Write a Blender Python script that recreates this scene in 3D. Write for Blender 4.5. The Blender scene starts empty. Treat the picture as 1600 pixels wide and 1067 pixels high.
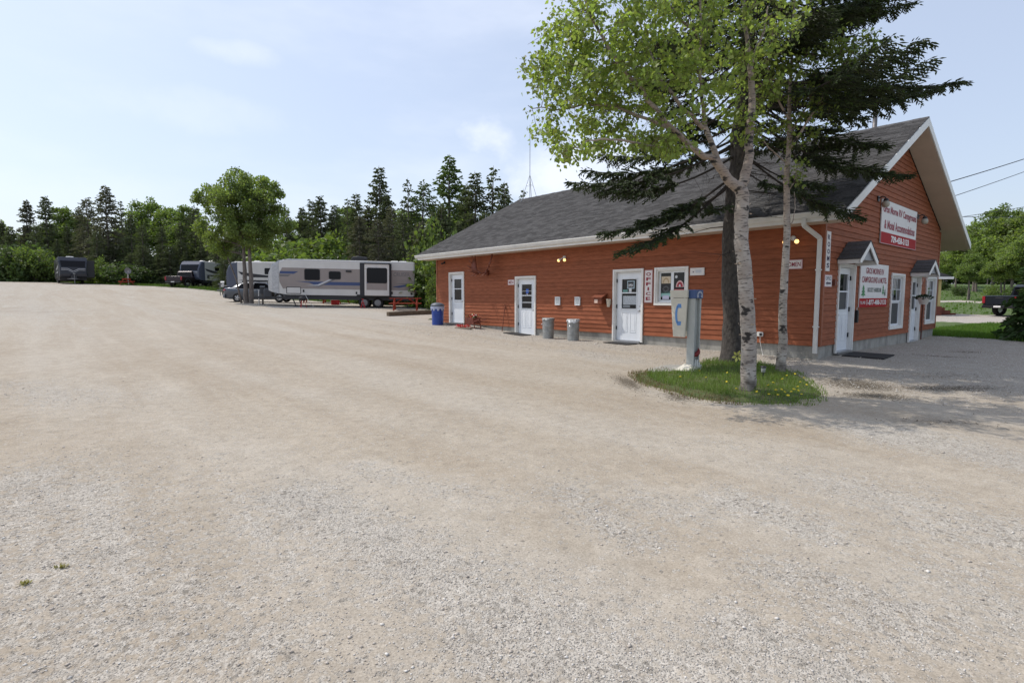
import bpy, math, random
import numpy as np
from mathutils import Vector, Matrix
R = math.radians
SC = bpy.context.scene
COL = SC.collection
rng = np.random.default_rng(7)
random.seed(7)
# ------------------------------------------------------------------ camera
EYE = 1.6
FPX, CX, CY, HZ = 841.0, 800.0, 533.5, 464.0
PITCH = math.atan((CY - HZ) / FPX)
cam = bpy.data.cameras.new('camera')
cam.sensor_width = 36.0
cam.lens = 36.0 * FPX / 1600.0
cam.clip_start = 0.05
cam.clip_end = 9000
cam_ob = bpy.data.objects.new('camera', cam)
cam_ob.location = (0, 0, EYE)
cam_ob.rotation_euler = (R(90) - PITCH, 0, 0)
COL.objects.link(cam_ob)
SC.camera = cam_ob
# ------------------------------------------------------------------ light
SUN_EL = R(56)
SAZ = math.atan2(-0.945, 0.326)
S = Vector((math.sin(SAZ) * math.cos(SUN_EL), math.cos(SAZ) * math.cos(SUN_EL), math.sin(SUN_EL)))
sun = bpy.data.lights.new('sun', 'SUN')
sun.energy = 3.4
sun.angle = R(0.55)
sun.color = (1.0, 0.945, 0.87)
sun_ob = bpy.data.objects.new('sun', sun)
sun_ob.rotation_euler = (-S).to_track_quat('-Z', 'Y').to_euler()
COL.objects.link(sun_ob)
W = bpy.data.worlds.new('World')
SC.world = W
W.use_nodes = True
SC.view_settings.view_transform = 'Standard'
SC.view_settings.look = 'None'
SC.view_settings.exposure = 0.0
SC.view_settings.gamma = 1.0
SC.view_settings.use_curve_mapping = False
SC.render.engine = 'CYCLES'
SC.cycles.use_denoising = True
SC.cycles.max_bounces = 6
SC.cycles.transparent_max_bounces = 12


def ray(x, y):
    a = (x - CX) / FPX
    b = -(y - CY) / FPX
    return np.array([a, math.cos(PITCH) + b * math.sin(PITCH), -math.sin(PITCH) + b * math.cos(PITCH)])


def px(x, y, Y):
    "point at distance Y in front of the camera station, seen at photo position x, y"
    r = ray(x, y)
    return np.array([0, 0, EYE]) + r * (Y / r[1])


# sky: nishita + pale summer haze and a few soft clouds
def build_world():
    nt = W.node_tree
    N, L = nt.nodes, nt.links
    N.clear()
    out = N.new('ShaderNodeOutputWorld')
    bg = N.new('ShaderNodeBackground')
    bg.inputs['Strength'].default_value = 0.147
    sky = N.new('ShaderNodeTexSky')
    sky.sky_type = 'NISHITA'
    sky.sun_disc = False
    sky.sun_elevation = SUN_EL
    sky.sun_rotation = SAZ % (2 * math.pi)
    sky.altitude = 20
    sky.air_density = 1.15
    sky.dust_density = 2.2
    sky.ozone_density = 2.2
    tc = N.new('ShaderNodeTexCoord')

    def math_(op, a, b=None, clamp=False):
        n = N.new('ShaderNodeMath')
        n.operation = op
        n.use_clamp = clamp
        for i, v in enumerate((a, b)):
            if v is None:
                continue
            if isinstance(v, (int, float)):
                n.inputs[i].default_value = v
            else:
                L.new(v, n.inputs[i])
        return n.outputs[0]

    def noise(scale, detail, stretch=(1, 1, 1), off=(0, 0, 0)):
        mp = N.new('ShaderNodeMapping')
        mp.inputs['Scale'].default_value = stretch
        mp.inputs['Location'].default_value = off
        L.new(tc.outputs['Generated'], mp.inputs['Vector'])
        n = N.new('ShaderNodeTexNoise')
        n.inputs['Scale'].default_value = scale
        n.inputs['Detail'].default_value = detail
        n.inputs['Roughness'].default_value = 0.55
        L.new(mp.outputs[0], n.inputs['Vector'])
        return n.outputs['Fac']

    def smooth(v, lo, hi):
        n = N.new('ShaderNodeMapRange')
        n.interpolation_type = 'SMOOTHSTEP'
        n.inputs['From Min'].default_value = lo
        n.inputs['From Max'].default_value = hi
        L.new(v, n.inputs['Value'])
        return n.outputs[0]
    # faint thin cloud everywhere, stretched along the horizon
    thin = math_('MULTIPLY', smooth(noise(2.1, 5, (1, 1, 3.0)), 0.42, 0.8), 0.42)
    total = thin
    # single cumulus puffs
    n_big = noise(11, 7, (1, 1, 1.3), (3, 1, 0))
    for (x, y, rx, ry, g) in ((762, 222, 0.056, 0.042, 0.85), (905, 268, 0.135, 0.065, 0.8), (1120, 300, 0.13, 0.05, 0.7), (375, 82, 0.06, 0.018, 0.32), (300, 170, 0.12, 0.03, 0.2), (150, 300, 0.2, 0.03, 0.2)):
        d = Vector(ray(x, y)).normalized()
        right = d.cross(Vector((0, 0, 1))).normalized()
        up = right.cross(d)
        acc = None
        for ax, rr in ((right, rx), (up, ry)):
            dp = N.new('ShaderNodeVectorMath')
            dp.operation = 'DOT_PRODUCT'
            L.new(tc.outputs['Generated'], dp.inputs[0])
            dp.inputs[1].default_value = ax / rr
            q = math_('MULTIPLY', dp.outputs['Value'], dp.outputs['Value'])
            acc = q if acc is None else math_('ADD', acc, q)
        dp = N.new('ShaderNodeVectorMath')
        dp.operation = 'DOT_PRODUCT'
        L.new(tc.outputs['Generated'], dp.inputs[0])
        dp.inputs[1].default_value = d
        front = math_('GREATER_THAN', dp.outputs['Value'], 0.0)
        v = math_('SUBTRACT', math_('ADD', math_('MULTIPLY', n_big, 4.0), -1.05), acc)
        blob = math_('MULTIPLY', math_('MULTIPLY', smooth(v, -0.7, 1.5), front), g)
        total = math_('MAXIMUM', total, blob)
    mix = N.new('ShaderNodeMix')
    mix.data_type = 'RGBA'
    L.new(total, mix.inputs['Factor'])
    L.new(sky.outputs[0], mix.inputs[6])
    mix.inputs[7].default_value = (7.6, 7.8, 8.3, 1)
    # summer haze: the whole sky a little paler
    mix2 = N.new('ShaderNodeMix')
    mix2.data_type = 'RGBA'
    mix2.inputs['Factor'].default_value = 0.42
    L.new(mix.outputs[2], mix2.inputs[6])
    mix2.inputs[7].default_value = (6.5, 7.1, 8.5, 1)
    L.new(mix2.outputs[2], bg.inputs['Color'])
    L.new(bg.outputs[0], out.inputs['Surface'])


build_world()

# ------------------------------------------------------------------ materials
MATS = {}


def mat(name, col, rough=0.6, metal=0.0, noise=None, bump=None, rnd=0.0, spec=0.4, coord='Object', emit=None, stretch=(1, 1, 1), col2=None):
    """principled material; noise=(scale, amount) mottles the colour towards col2 or darker/lighter, bump=(scale, strength), rnd = per object change"""
    if name in MATS:
        return MATS[name]
    m = bpy.data.materials.new(name)
    m.use_nodes = True
    N, L = m.node_tree.nodes, m.node_tree.links
    b = N['Principled BSDF']
    b.inputs['Base Color'].default_value = (*col, 1)
    b.inputs['Roughness'].default_value = rough
    b.inputs['Metallic'].default_value = metal
    b.inputs['Specular IOR Level'].default_value = spec
    cur = None
    tc = mp = None
    if noise or bump:
        tc = N.new('ShaderNodeTexCoord')
        mp = N.new('ShaderNodeMapping')
        mp.inputs['Scale'].default_value = stretch
        if coord == 'World':
            g = N.new('ShaderNodeNewGeometry')
            L.new(g.outputs['Position'], mp.inputs['Vector'])
        else:
            L.new(tc.outputs['Object'], mp.inputs['Vector'])
    if noise:
        n = N.new('ShaderNodeTexNoise')
        n.inputs['Scale'].default_value = noise[0]
        n.inputs['Detail'].default_value = 6
        n.inputs['Roughness'].default_value = 0.65
        L.new(mp.outputs[0], n.inputs['Vector'])
        cr = N.new('ShaderNodeMapRange')
        cr.inputs['From Min'].default_value = 0.3
        cr.inputs['From Max'].default_value = 0.7
        L.new(n.outputs['Fac'], cr.inputs['Value'])
        mx = N.new('ShaderNodeMix')
        mx.data_type = 'RGBA'
        a = noise[1]
        c2 = col2 if col2 else tuple(c * (1 - a) for c in col)
        c1 = col if col2 else tuple(min(1, c * (1 + a * 0.5)) for c in col)
        mx.inputs[6].default_value = (*c1, 1)
        mx.inputs[7].default_value = (*c2, 1)
        L.new(cr.outputs[0], mx.inputs['Factor'])
        cur = mx.outputs[2]
    if rnd:
        oi = N.new('ShaderNodeObjectInfo')
        h = N.new('ShaderNodeHueSaturation')
        mr = N.new('ShaderNodeMapRange')
        mr.inputs['To Min'].default_value = 1 - rnd
        mr.inputs['To Max'].default_value = 1 + rnd
        L.new(oi.outputs['Random'], mr.inputs['Value'])
        L.new(mr.outputs[0], h.inputs['Value'])
        if cur is not None:
            L.new(cur, h.inputs['Color'])
        else:
            h.inputs['Color'].default_value = (*col, 1)
        cur = h.outputs[0]
    if cur is not None:
        L.new(cur, b.inputs['Base Color'])
    if bump:
        n = N.new('ShaderNodeTexNoise')
        n.inputs['Scale'].default_value = bump[0]
        n.inputs['Detail'].default_value = 5
        L.new(mp.outputs[0], n.inputs['Vector'])
        bp = N.new('ShaderNodeBump')
        bp.inputs['Strength'].default_value = bump[1]
        bp.inputs['Distance'].default_value = 0.02
        L.new(n.outputs['Fac'], bp.inputs['Height'])
        L.new(bp.outputs[0], b.inputs['Normal'])
    if emit:
        b.inputs['Emission Color'].default_value = (*emit[0], 1)
        b.inputs['Emission Strength'].default_value = emit[1]
    MATS[name] = m
    return m


def leaf_mat(name, col, trans=0.45, var=0.35, rough=0.55, tcol=None, vscale=2.5):
    if name in MATS:
        return MATS[name]
    m = bpy.data.materials.new(name)
    m.use_nodes = True
    N, L = m.node_tree.nodes, m.node_tree.links
    N.clear()
    out = N.new('ShaderNodeOutputMaterial')
    geo = N.new('ShaderNodeNewGeometry')
    no = N.new('ShaderNodeTexNoise')
    no.inputs['Scale'].default_value = vscale
    no.inputs['Detail'].default_value = 3
    tc = N.new('ShaderNodeTexCoord')
    L.new(tc.outputs['Object'], no.inputs['Vector'])
    ad = N.new('ShaderNodeMath')
    ad.operation = 'MULTIPLY_ADD'
    L.new(geo.outputs['Random Per Island'], ad.inputs[0])
    ad.inputs[1].default_value = 0.6
    L.new(no.outputs['Fac'], ad.inputs[2])
    oi = N.new('ShaderNodeObjectInfo')
    ad2 = N.new('ShaderNodeMath')
    ad2.operation = 'MULTIPLY_ADD'
    L.new(oi.outputs['Random'], ad2.inputs[0])
    ad2.inputs[1].default_value = 0.3
    L.new(ad.outputs[0], ad2.inputs[2])
    mr = N.new('ShaderNodeMapRange')
    mr.inputs['From Min'].default_value = 0.35
    mr.inputs['From Max'].default_value = 1.35
    mr.inputs['To Min'].default_value = 1 - var
    mr.inputs['To Max'].default_value = 1 + var
    L.new(ad2.outputs[0], mr.inputs['Value'])
    hs = N.new('ShaderNodeHueSaturation')
    hs.inputs['Color'].default_value = (*col, 1)
    L.new(mr.outputs[0], hs.inputs['Value'])
    hm = N.new('ShaderNodeMapRange')
    hm.inputs['To Min'].default_value = 0.485
    hm.inputs['To Max'].default_value = 0.515
    L.new(geo.outputs['Random Per Island'], hm.inputs['Value'])
    L.new(hm.outputs[0], hs.inputs['Hue'])
    b = N.new('ShaderNodeBsdfPrincipled')
    b.inputs['Roughness'].default_value = rough
    b.inputs['Specular IOR Level'].default_value = 0.3
    L.new(hs.outputs[0], b.inputs['Base Color'])
    t = N.new('ShaderNodeBsdfTranslucent')
    h2 = N.new('ShaderNodeMix')
    h2.data_type = 'RGBA'
    h2.blend_type = 'MULTIPLY'
    h2.inputs['Factor'].default_value = 1
    L.new(hs.outputs[0], h2.inputs[6])
    h2.inputs[7].default_value = (*(tcol or (1.5, 1.6, 0.7)), 1)
    L.new(h2.outputs[2], t.inputs['Color'])
    ms = N.new('ShaderNodeMixShader')
    ms.inputs[0].default_value = trans
    L.new(b.outputs[0], ms.inputs[1])
    L.new(t.outputs[0], ms.inputs[2])
    L.new(ms.outputs[0], out.inputs['Surface'])
    MATS[name] = m
    return m


# ------------------------------------------------------------------ mesh helpers
def norm(v):
    v = np.asarray(v, float)
    return v / (np.linalg.norm(v) + 1e-12)


class MB:
    def __init__(s):
        s.v, s.f, s.m = [], [], []

    def add(s, vs, fs, mi=0):
        n = len(s.v)
        s.v.extend([tuple(map(float, p)) for p in vs])
        s.f.extend([tuple(i + n for i in f) for f in fs])
        s.m.extend([mi] * len(fs))
        return s

    def box(s, a, b, mi=0):
        x0, x1 = sorted((a[0], b[0]))
        y0, y1 = sorted((a[1], b[1]))
        z0, z1 = sorted((a[2], b[2]))
        v = [(x0, y0, z0), (x1, y0, z0), (x1, y1, z0), (x0, y1, z0), (x0, y0, z1), (x1, y0, z1), (x1, y1, z1), (x0, y1, z1)]
        return s.add(v, [(0, 3, 2, 1), (4, 5, 6, 7), (0, 1, 5, 4), (1, 2, 6, 5), (2, 3, 7, 6), (3, 0, 4, 7)], mi)

    def hexa(s, v8, mi=0):
        return s.add(v8, [(0, 3, 2, 1), (4, 5, 6, 7), (0, 1, 5, 4), (1, 2, 6, 5), (2, 3, 7, 6), (3, 0, 4, 7)], mi)

    def beam(s, p, q, w, h, up=(0, 0, 1), mi=0):
        "square bar from p to q"
        p, q = np.asarray(p, float), np.asarray(q, float)
        d = norm(q - p)
        x = np.cross(d, up)
        if np.linalg.norm(x) < 1e-3:
            x = np.cross(d, (1, 0, 0))
        x = norm(x)
        u = np.cross(x, d)
        a, b = x * w / 2, u * h / 2
        return s.hexa([p - a - b, p + a - b, p + a + b, p - a + b, q - a - b, q + a - b, q + a + b, q - a + b], mi)

    def prism(s, poly, ext, mi=0):
        poly = [np.asarray(p, float) for p in poly]
        ext = np.asarray(ext, float)
        n = len(poly)
        fs = [tuple(range(n))[::-1], tuple(range(n, 2 * n))]
        fs += [(i, (i + 1) % n, n + (i + 1) % n, n + i) for i in range(n)]
        return s.add(poly + [p + ext for p in poly], fs, mi)

    def tube(s, path, r, n=8, cap=True, mi=0):
        path = [np.asarray(p, float) for p in path]
        k = len(path)
        rr = [r] * k if isinstance(r, (int, float)) else list(r)
        vs, fs = [], []
        x = None
        for i, p in enumerate(path):
            d = norm(path[min(i + 1, k - 1)] - path[max(i - 1, 0)])
            if x is None:
                x = np.cross(d, (0.3, 0.9, 0.1) if abs(d[2]) > 0.8 else (0, 0, 1))
            x = norm(x - d * (x @ d))
            y = np.cross(d, x)
            for j in range(n):
                a = 2 * math.pi * j / n
                vs.append(p + (x * math.cos(a) + y * math.sin(a)) * rr[i])
        for i in range(k - 1):
            for j in range(n):
                j2 = (j + 1) % n
                fs.append((i * n + j, i * n + j2, (i + 1) * n + j2, (i + 1) * n + j))
        if cap:
            fs.append(tuple(range(n))[::-1])
            fs.append(tuple(range((k - 1) * n, k * n)))
        return s.add(vs, fs, mi)

    def lathe(s, prof, n=20, c=(0, 0, 0), axis='z', mi=0):
        vs, fs = [], []
        for (r, z) in prof:
            for j in range(n):
                a = 2 * math.pi * j / n
                p = (r * math.cos(a), r * math.sin(a), z)
                if axis == 'x':
                    p = (p[2], p[0], p[1])
                elif axis == 'y':
                    p = (p[0], -p[2], p[1]) if False else (p[1], p[2], p[0])
                vs.append((p[0] + c[0], p[1] + c[1], p[2] + c[2]))
        k = len(prof)
        for i in range(k - 1):
            for j in range(n):
                j2 = (j + 1) % n
                fs.append((i * n + j, i * n + j2, (i + 1) * n + j2, (i + 1) * n + j))
        fs.append(tuple(range(n))[::-1])
        fs.append(tuple(range((k - 1) * n, k * n)))
        return s.add(vs, fs, mi)

    def ball(s, c, r, n=10, m=6, mi=0, sc=(1, 1, 1)):
        prof = [(max(1e-4, math.sin(math.pi * i / m)) * 1.0, -math.cos(math.pi * i / m)) for i in range(m + 1)]
        vs, fs = [], []
        for (q, z) in prof:
            for j in range(n):
                a = 2 * math.pi * j / n
                vs.append((c[0] + r * sc[0] * q * math.cos(a), c[1] + r * sc[1] * q * math.sin(a), c[2] + r * sc[2] * z))
        for i in range(m):
            for j in range(n):
                j2 = (j + 1) % n
                fs.append((i * n + j, i * n + j2, (i + 1) * n + j2, (i + 1) * n + j))
        return s.add(vs, fs, mi)

    def mesh(s, name, mats, smooth=False):
        me = bpy.data.meshes.new(name)
        me.from_pydata(s.v, [], s.f)
        for m in (mats if isinstance(mats, (list, tuple)) else [mats]):
            me.materials.append(m)
        if isinstance(mats, (list, tuple)) and len(mats) > 1:
            me.polygons.foreach_set('material_index', s.m)
        if smooth:
            me.polygons.foreach_set('use_smooth', [True] * len(me.polygons))
        me.update()
        return me

    def build(s, name, mats, parent=None, smooth=False, bevel=0.0, fixn=False):
        me = s.mesh(name, mats, smooth)
        if fixn:
            fix_normals(me)
        o = bpy.data.objects.new(name, me)
        COL.objects.link(o)
        if parent is not None:
            o.parent = parent
        if bevel:
            b = o.modifiers.new('bevel', 'BEVEL')
            b.width = bevel
            b.segments = 2
            b.limit_method = 'ANGLE'
        return o


def fix_normals(me):
    import bmesh
    bm = bmesh.new()
    bm.from_mesh(me)
    bmesh.ops.recalc_face_normals(bm, faces=bm.faces)
    bm.to_mesh(me)
    bm.free()


def np_mesh(name, verts, faces, mats, mi=None, smooth=False):
    "fast mesh from arrays; faces (n,k) all the same size"
    me = bpy.data.meshes.new(name)
    verts = np.asarray(verts, np.float32)
    faces = np.asarray(faces, np.int32)
    n, k = faces.shape
    me.vertices.add(len(verts))
    me.vertices.foreach_set('co', verts.ravel())
    me.loops.add(n * k)
    me.loops.foreach_set('vertex_index', faces.ravel())
    me.polygons.add(n)
    me.polygons.foreach_set('loop_start', np.arange(0, n * k, k, dtype=np.int32))
    for m in (mats if isinstance(mats, (list, tuple)) else [mats]):
        me.materials.append(m)
    if mi is not None:
        me.polygons.foreach_set('material_index', np.asarray(mi, np.int32))
    if smooth:
        me.polygons.foreach_set('use_smooth', np.ones(n, bool))
    me.update(calc_edges=True)
    return me


def obj(name, me, parent=None, loc=None):
    o = bpy.data.objects.new(name, me)
    COL.objects.link(o)
    if parent is not None:
        o.parent = parent
    if loc is not None:
        o.location = loc
    return o


def tag(o, label=None, cat=None, group=None, kind=None):
    if label:
        o['label'] = label
    if cat:
        o['category'] = cat
    if group:
        o['group'] = group
    if kind:
        o['kind'] = kind
    return o


def thing(name, label, cat, loc=(0, 0, 0), rotz=0.0, group=None):
    o = bpy.data.objects.new(name, None)
    COL.objects.link(o)
    o.empty_display_size = 0.2
    o.location = tuple(float(c) for c in loc)
    o.rotation_euler = (0, 0, rotz)
    return tag(o, label, cat, group)


KIDS = {}


def copy_tree(o, parent=None):
    c = o.copy()
    COL.objects.link(c)
    if parent is not None:
        c.parent = parent
    for ch in list(o.children):
        copy_tree(ch, c)
    return c


def text_mesh(txt, bold=0.0):
    cu = bpy.data.curves.new('lettering', 'FONT')
    cu.body = txt
    cu.offset = bold
    cu.resolution_u = 3
    o = bpy.data.objects.new('lettering', cu)
    COL.objects.link(o)
    bpy.context.view_layer.update()
    me = bpy.data.meshes.new_from_object(o.evaluated_get(bpy.context.evaluated_depsgraph_get()))
    bpy.data.objects.remove(o)
    bpy.data.curves.remove(cu)
    return me


def lettering(txt, parent, org, xd, yd, w, h, m, bold=0.02, name='lettering', label=None):
    "flat printed words filling the w x h box whose lower left corner is org"
    me = text_mesh(txt, bold)
    n = len(me.vertices)
    co = np.empty(n * 3, np.float32)
    me.vertices.foreach_get('co', co)
    co = co.reshape(-1, 3)
    lo, hi = co.min(0), co.max(0)
    uv = (co[:, :2] - lo[:2]) / (hi[:2] - lo[:2])
    P = np.asarray(org, float) + np.outer(uv[:, 0] * w, xd) + np.outer(uv[:, 1] * h, yd)
    me.vertices.foreach_set('co', P.astype(np.float32).ravel())
    me.materials.clear()
    me.materials.append(m)
    me.update()
    o = obj(name, me, parent)
    if label:
        o['label'] = label
    return o
# ------------------------------------------------------------------ building frame (local x = along the gable, y = along the front wall, z up)
CB = np.array([7.0994, 12.3874, 0.0])
BROT = math.atan2(0.65657, 0.75426)
U2 = np.array([math.cos(BROT), math.sin(BROT), 0.0])     # local x
U1 = np.array([-math.sin(BROT), math.cos(BROT), 0.0])    # local y


def bw(t, s, z=0.0):
    return CB + U2 * t + U1 * s + np.array([0, 0, z])


# ------------------------------------------------------------------ terrain
GK = np.array([(-400, -0.6), (-40, -0.25), (0, 0), (5.7, .12), (15, .25), (21.6, .45), (29, .72), (35.8, .98), (45.6, 1.3), (57, 1.9), (69, 2.6), (80, 3.1), (95, 3.6), (130, 4.4), (300, 7.0), (3000, 20)])
CORR = []
for s_, z_ in ((0, .115), (.71, .136), (2.36, .166), (4.84, .2), (6, .19), (7, .19), (9.5, .18), (11.2, .29), (13.8, .46), (16, .46)):
    CORR.append((*bw(-.1, s_)[:2], z_))
for t_, z_ in ((1.0, .225), (2.2, .216), (3.77, .167), (6.2, .165), (7.7, .128), (9, .144), (11, .26)):
    CORR.append((*bw(t_, -.1)[:2], z_))
CORR += [(2.3, 10.2, .12), (3.7, 8.4, .12), (5.3, 10.5, .12), (5.0, 12.0, .14), (8.6, 13.4, .2), (-17.8, 36.5, 1.2)]


def smooth01(x, a, b):
    t = np.clip((x - a) / (b - a), 0, 1)
    return t * t * (3 - 2 * t)


def base_z(X, Y):
    d = -0.6 * X + 0.8 * Y
    # smoothed piecewise curve
    z = 0
    for o_ in (-4, -2, 0, 2, 4):
        z = z + np.interp(d + o_, GK[:, 0], GK[:, 1]) / 5
    z = np.where(np.abs(d) < 4, np.interp(d, GK[:, 0], GK[:, 1]) * 0.6 + z * 0.4, z)
    t = (X - CB[0]) * U2[0] + (Y - CB[1]) * U2[1]
    e = np.clip(t - 12, 0, 60)
    z = z + (e * 0.010 + 0.0006 * e * e) * smooth01(Y, 12, 26)
    return z


def terrain(X, Y):
    X = np.asarray(X, float)
    Y = np.asarray(Y, float)
    z = base_z(X, Y)
    num = np.zeros_like(z)
    den = np.full_like(z, 0.35)
    for (cx_, cy_, cz_) in CORR:
        w = np.exp(-((X - cx_) ** 2 + (Y - cy_) ** 2) / (2 * 1.3 ** 2))
        num += w * (cz_ - base_z(np.array(cx_), np.array(cy_)))
        den += w
    z = z + num / den
    near = np.exp(-(X ** 2 + Y ** 2) / 900.0)
    z = z + near * (0.012 * np.sin(X * 1.3 + Y * 0.7) * np.sin(Y * 0.9 - X * 0.4) + 0.008 * np.sin(X * 2.9 - Y * 1.1) + 0.005 * np.sin(4.1 * Y + 1.7 * X))
    return z


def gz(x, y):
    return float(terrain(np.array([x]), np.array([y]))[0])


def gp(x, y):
    "where the line of sight through photo position x, y meets the ground"
    r = ray(x, y)
    t, hi = 1.0, 200.0
    while t < hi:
        P = np.array([0, 0, EYE]) + r * t
        if P[2] < gz(P[0], P[1]):
            break
        t += 0.25 if t < 60 else 1.0
    lo = t - 1.0
    for _ in range(24):
        m_ = (lo + t) / 2
        P = np.array([0, 0, EYE]) + r * m_
        if P[2] < gz(P[0], P[1]):
            t = m_
        else:
            lo = m_
    return np.array([0, 0, EYE]) + r * t


def on_ground(x, y, dz=0.0):
    return np.array([x, y, gz(x, y) + dz])


def inside(poly, X, Y):
    X = np.asarray(X)
    Y = np.asarray(Y)
    r = np.zeros(X.shape, bool)
    n = len(poly)
    for i in range(n):
        x0, y0 = poly[i]
        x1, y1 = poly[(i + 1) % n]
        c = ((y0 > Y) != (y1 > Y))
        with np.errstate(divide='ignore', invalid='ignore'):
            xi = (x1 - x0) * (Y - y0) / (y1 - y0 + 1e-12) + x0
        r ^= c & (X < xi)
    return r


# the gravel lot and the pale drive beyond the office; everything else is grass or forest floor
LAWN_A, LAWN_B = bw(11.0, 0.1), bw(9.6, -5.5)
LOT = [(-95, 64), (-70, 68), (-57, 69), (-48, 63.5), (-40, 61), (-33, 57), (-27, 52), (-21, 46.5), (-14, 41.8), (-8, 38.6), (-5.6, 35.2), (-4.2, 31), (-4, 26),
       tuple(bw(6, 16)[:2]), tuple(bw(6, 6)[:2]), tuple(bw(11.05, 6)[:2]), tuple(LAWN_A[:2]), tuple(LAWN_B[:2]), tuple(bw(9.2, -12)[:2]), (26, -2), (40, -60), (-140, -60), (-140, 64)]
DRIVE = [tuple(bw(21.6, 18)[:2]), tuple(bw(21.6, -22)[:2]), tuple(bw(29.5, -22)[:2]), tuple(bw(29.5, 18)[:2])]
PATH = [tuple(bw(43.5, 30)[:2]), tuple(bw(43.5, -22)[:2]), tuple(bw(46, -22)[:2]), tuple(bw(46, 30)[:2])]
ISLE = np.array([(2.27, 10.25), (2.15, 9.6), (2.2, 9.0), (2.5, 8.22), (2.9, 7.62), (3.5, 7.33), (4.05, 7.4), (4.5, 7.75), (5.05, 8.7), (5.35, 9.6), (5.6, 10.4), (5.7, 11.2), (5.5, 12.2), (5.0, 12.75), (4.4, 12.3), (4.0, 11.5), (3.62, 11.15), (2.9, 10.85)])


def spaced(edges):
    out_ = []
    for a, b, st in edges:
        n = max(1, int(round((b - a) / st)))
        out_ += list(np.linspace(a, b, n, endpoint=False))
    return np.array(out_ + [edges[-1][1]])


def build_ground():
    gx = spaced([(-2600, -600, 400), (-600, -200, 50), (-200, -80, 8), (-80, -30, 1.6), (-30, -9, .5), (-9, 14, .13), (14, 34, .4), (34, 70, 1.6), (70, 200, 8), (200, 600, 50), (600, 2600, 400)])
    gy = spaced([(-80, -5, 8), (-5, 1.5, .5), (1.5, 16, .13), (16, 30, .3), (30, 60, .6), (60, 100, 1.2), (100, 240, 8), (240, 800, 60), (800, 3600, 400)])
    X, Y = np.meshgrid(gx, gy)
    Z = terrain(X, Y)
    nx, ny = len(gx), len(gy)
    V = np.stack([X, Y, Z], -1).reshape(-1, 3)
    idx = np.arange(nx * ny).reshape(ny, nx)
    F = np.stack([idx[:-1, :-1], idx[:-1, 1:], idx[1:, 1:], idx[1:, :-1]], -1).reshape(-1, 4)
    Cx = V[F][:, :, 0].mean(1)
    Cy = V[F][:, :, 1].mean(1)
    j = np.sin(Cx * 3.1 + Cy * 1.7) * 0.12 + np.sin(Cx * 0.9 - Cy * 1.3) * 0.22
    lot = inside(LOT, Cx + j, Cy + j)
    drv = inside(DRIVE, Cx + j, Cy - j) | inside(PATH, Cx, Cy)
    t = (Cx - CB[0]) * U2[0] + (Cy - CB[1]) * U2[1]
    lawn = (~lot) & (~drv) & (t > 8) & (Cx < 120) & (Cy < 140)
    wood = ~(lot | drv | lawn)
    res = {}
    for nm, mask in (('gravel_lot', lot), ('gravel_drive', drv), ('lawn', lawn), ('forest_floor', wood)):
        f = F[mask]
        u, inv = np.unique(f, return_inverse=True)
        me = np_mesh(nm, V[u], inv.reshape(-1, 4), GROUND_MATS[nm], smooth=True)
        o = obj(nm, me)
        tag(o, kind='structure')
        res[nm] = o
        if nm == 'gravel_lot':
            at = me.attributes.new('loose', 'FLOAT', 'POINT')
            at.data.foreach_set('value', loose(V[u][:, 0], V[u][:, 1]).astype(np.float32))
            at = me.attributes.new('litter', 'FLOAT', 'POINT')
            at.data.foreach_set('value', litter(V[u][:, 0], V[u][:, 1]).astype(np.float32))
    return res


# patches of loose pale stones lying on the packed lot: (x, y in the lot, long axis, short axis, heading)
LOOSE = []
for (a, b, wd, g) in (((470, 790), (840, 1010), .33, 1.0), ((840, 1010), (1000, 1100), .5, 1.0), ((880, 780), (1000, 850), .22, .9), ((1000, 790), (1080, 810), .25, .8), ((1150, 790), (1280, 835), .25, .9),
                      ((1230, 910), (1420, 985), .3, .9), ((1180, 1010), (1270, 1040), .28, 1.0), ((1400, 690), (1620, 730), .5, 1.0), ((1330, 770), (1600, 850), .5, .8), ((20, 790), (220, 1060), .8, .85), ((0, 620), (160, 640), .7, .6),
                      ((690, 775), (760, 790), .3, .5), ((560, 745), (640, 760), .2, .6), ((700, 520), (960, 550), .9, .9), ((900, 560), (980, 575), .5, .8), ((1300, 590), (1590, 600), 1.2, .8), ((1100, 700), (1260, 720), .25, .4), ((0, 480), (60, 520), 2, .7),
                      ((1080, 1000), (1140, 1020), .2, .7), ((1500, 900), (1620, 980), .3, .8), ((250, 900), (380, 1010), .3, .5), ((100, 1040), (260, 1067), .3, .7), ((480, 480), (660, 500), 1.0, .7)):
    LOOSE.append((np.array(ray(*a)[:2]) * EYE / -ray(*a)[2], np.array(ray(*b)[:2]) * EYE / -ray(*b)[2], wd, g))


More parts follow.
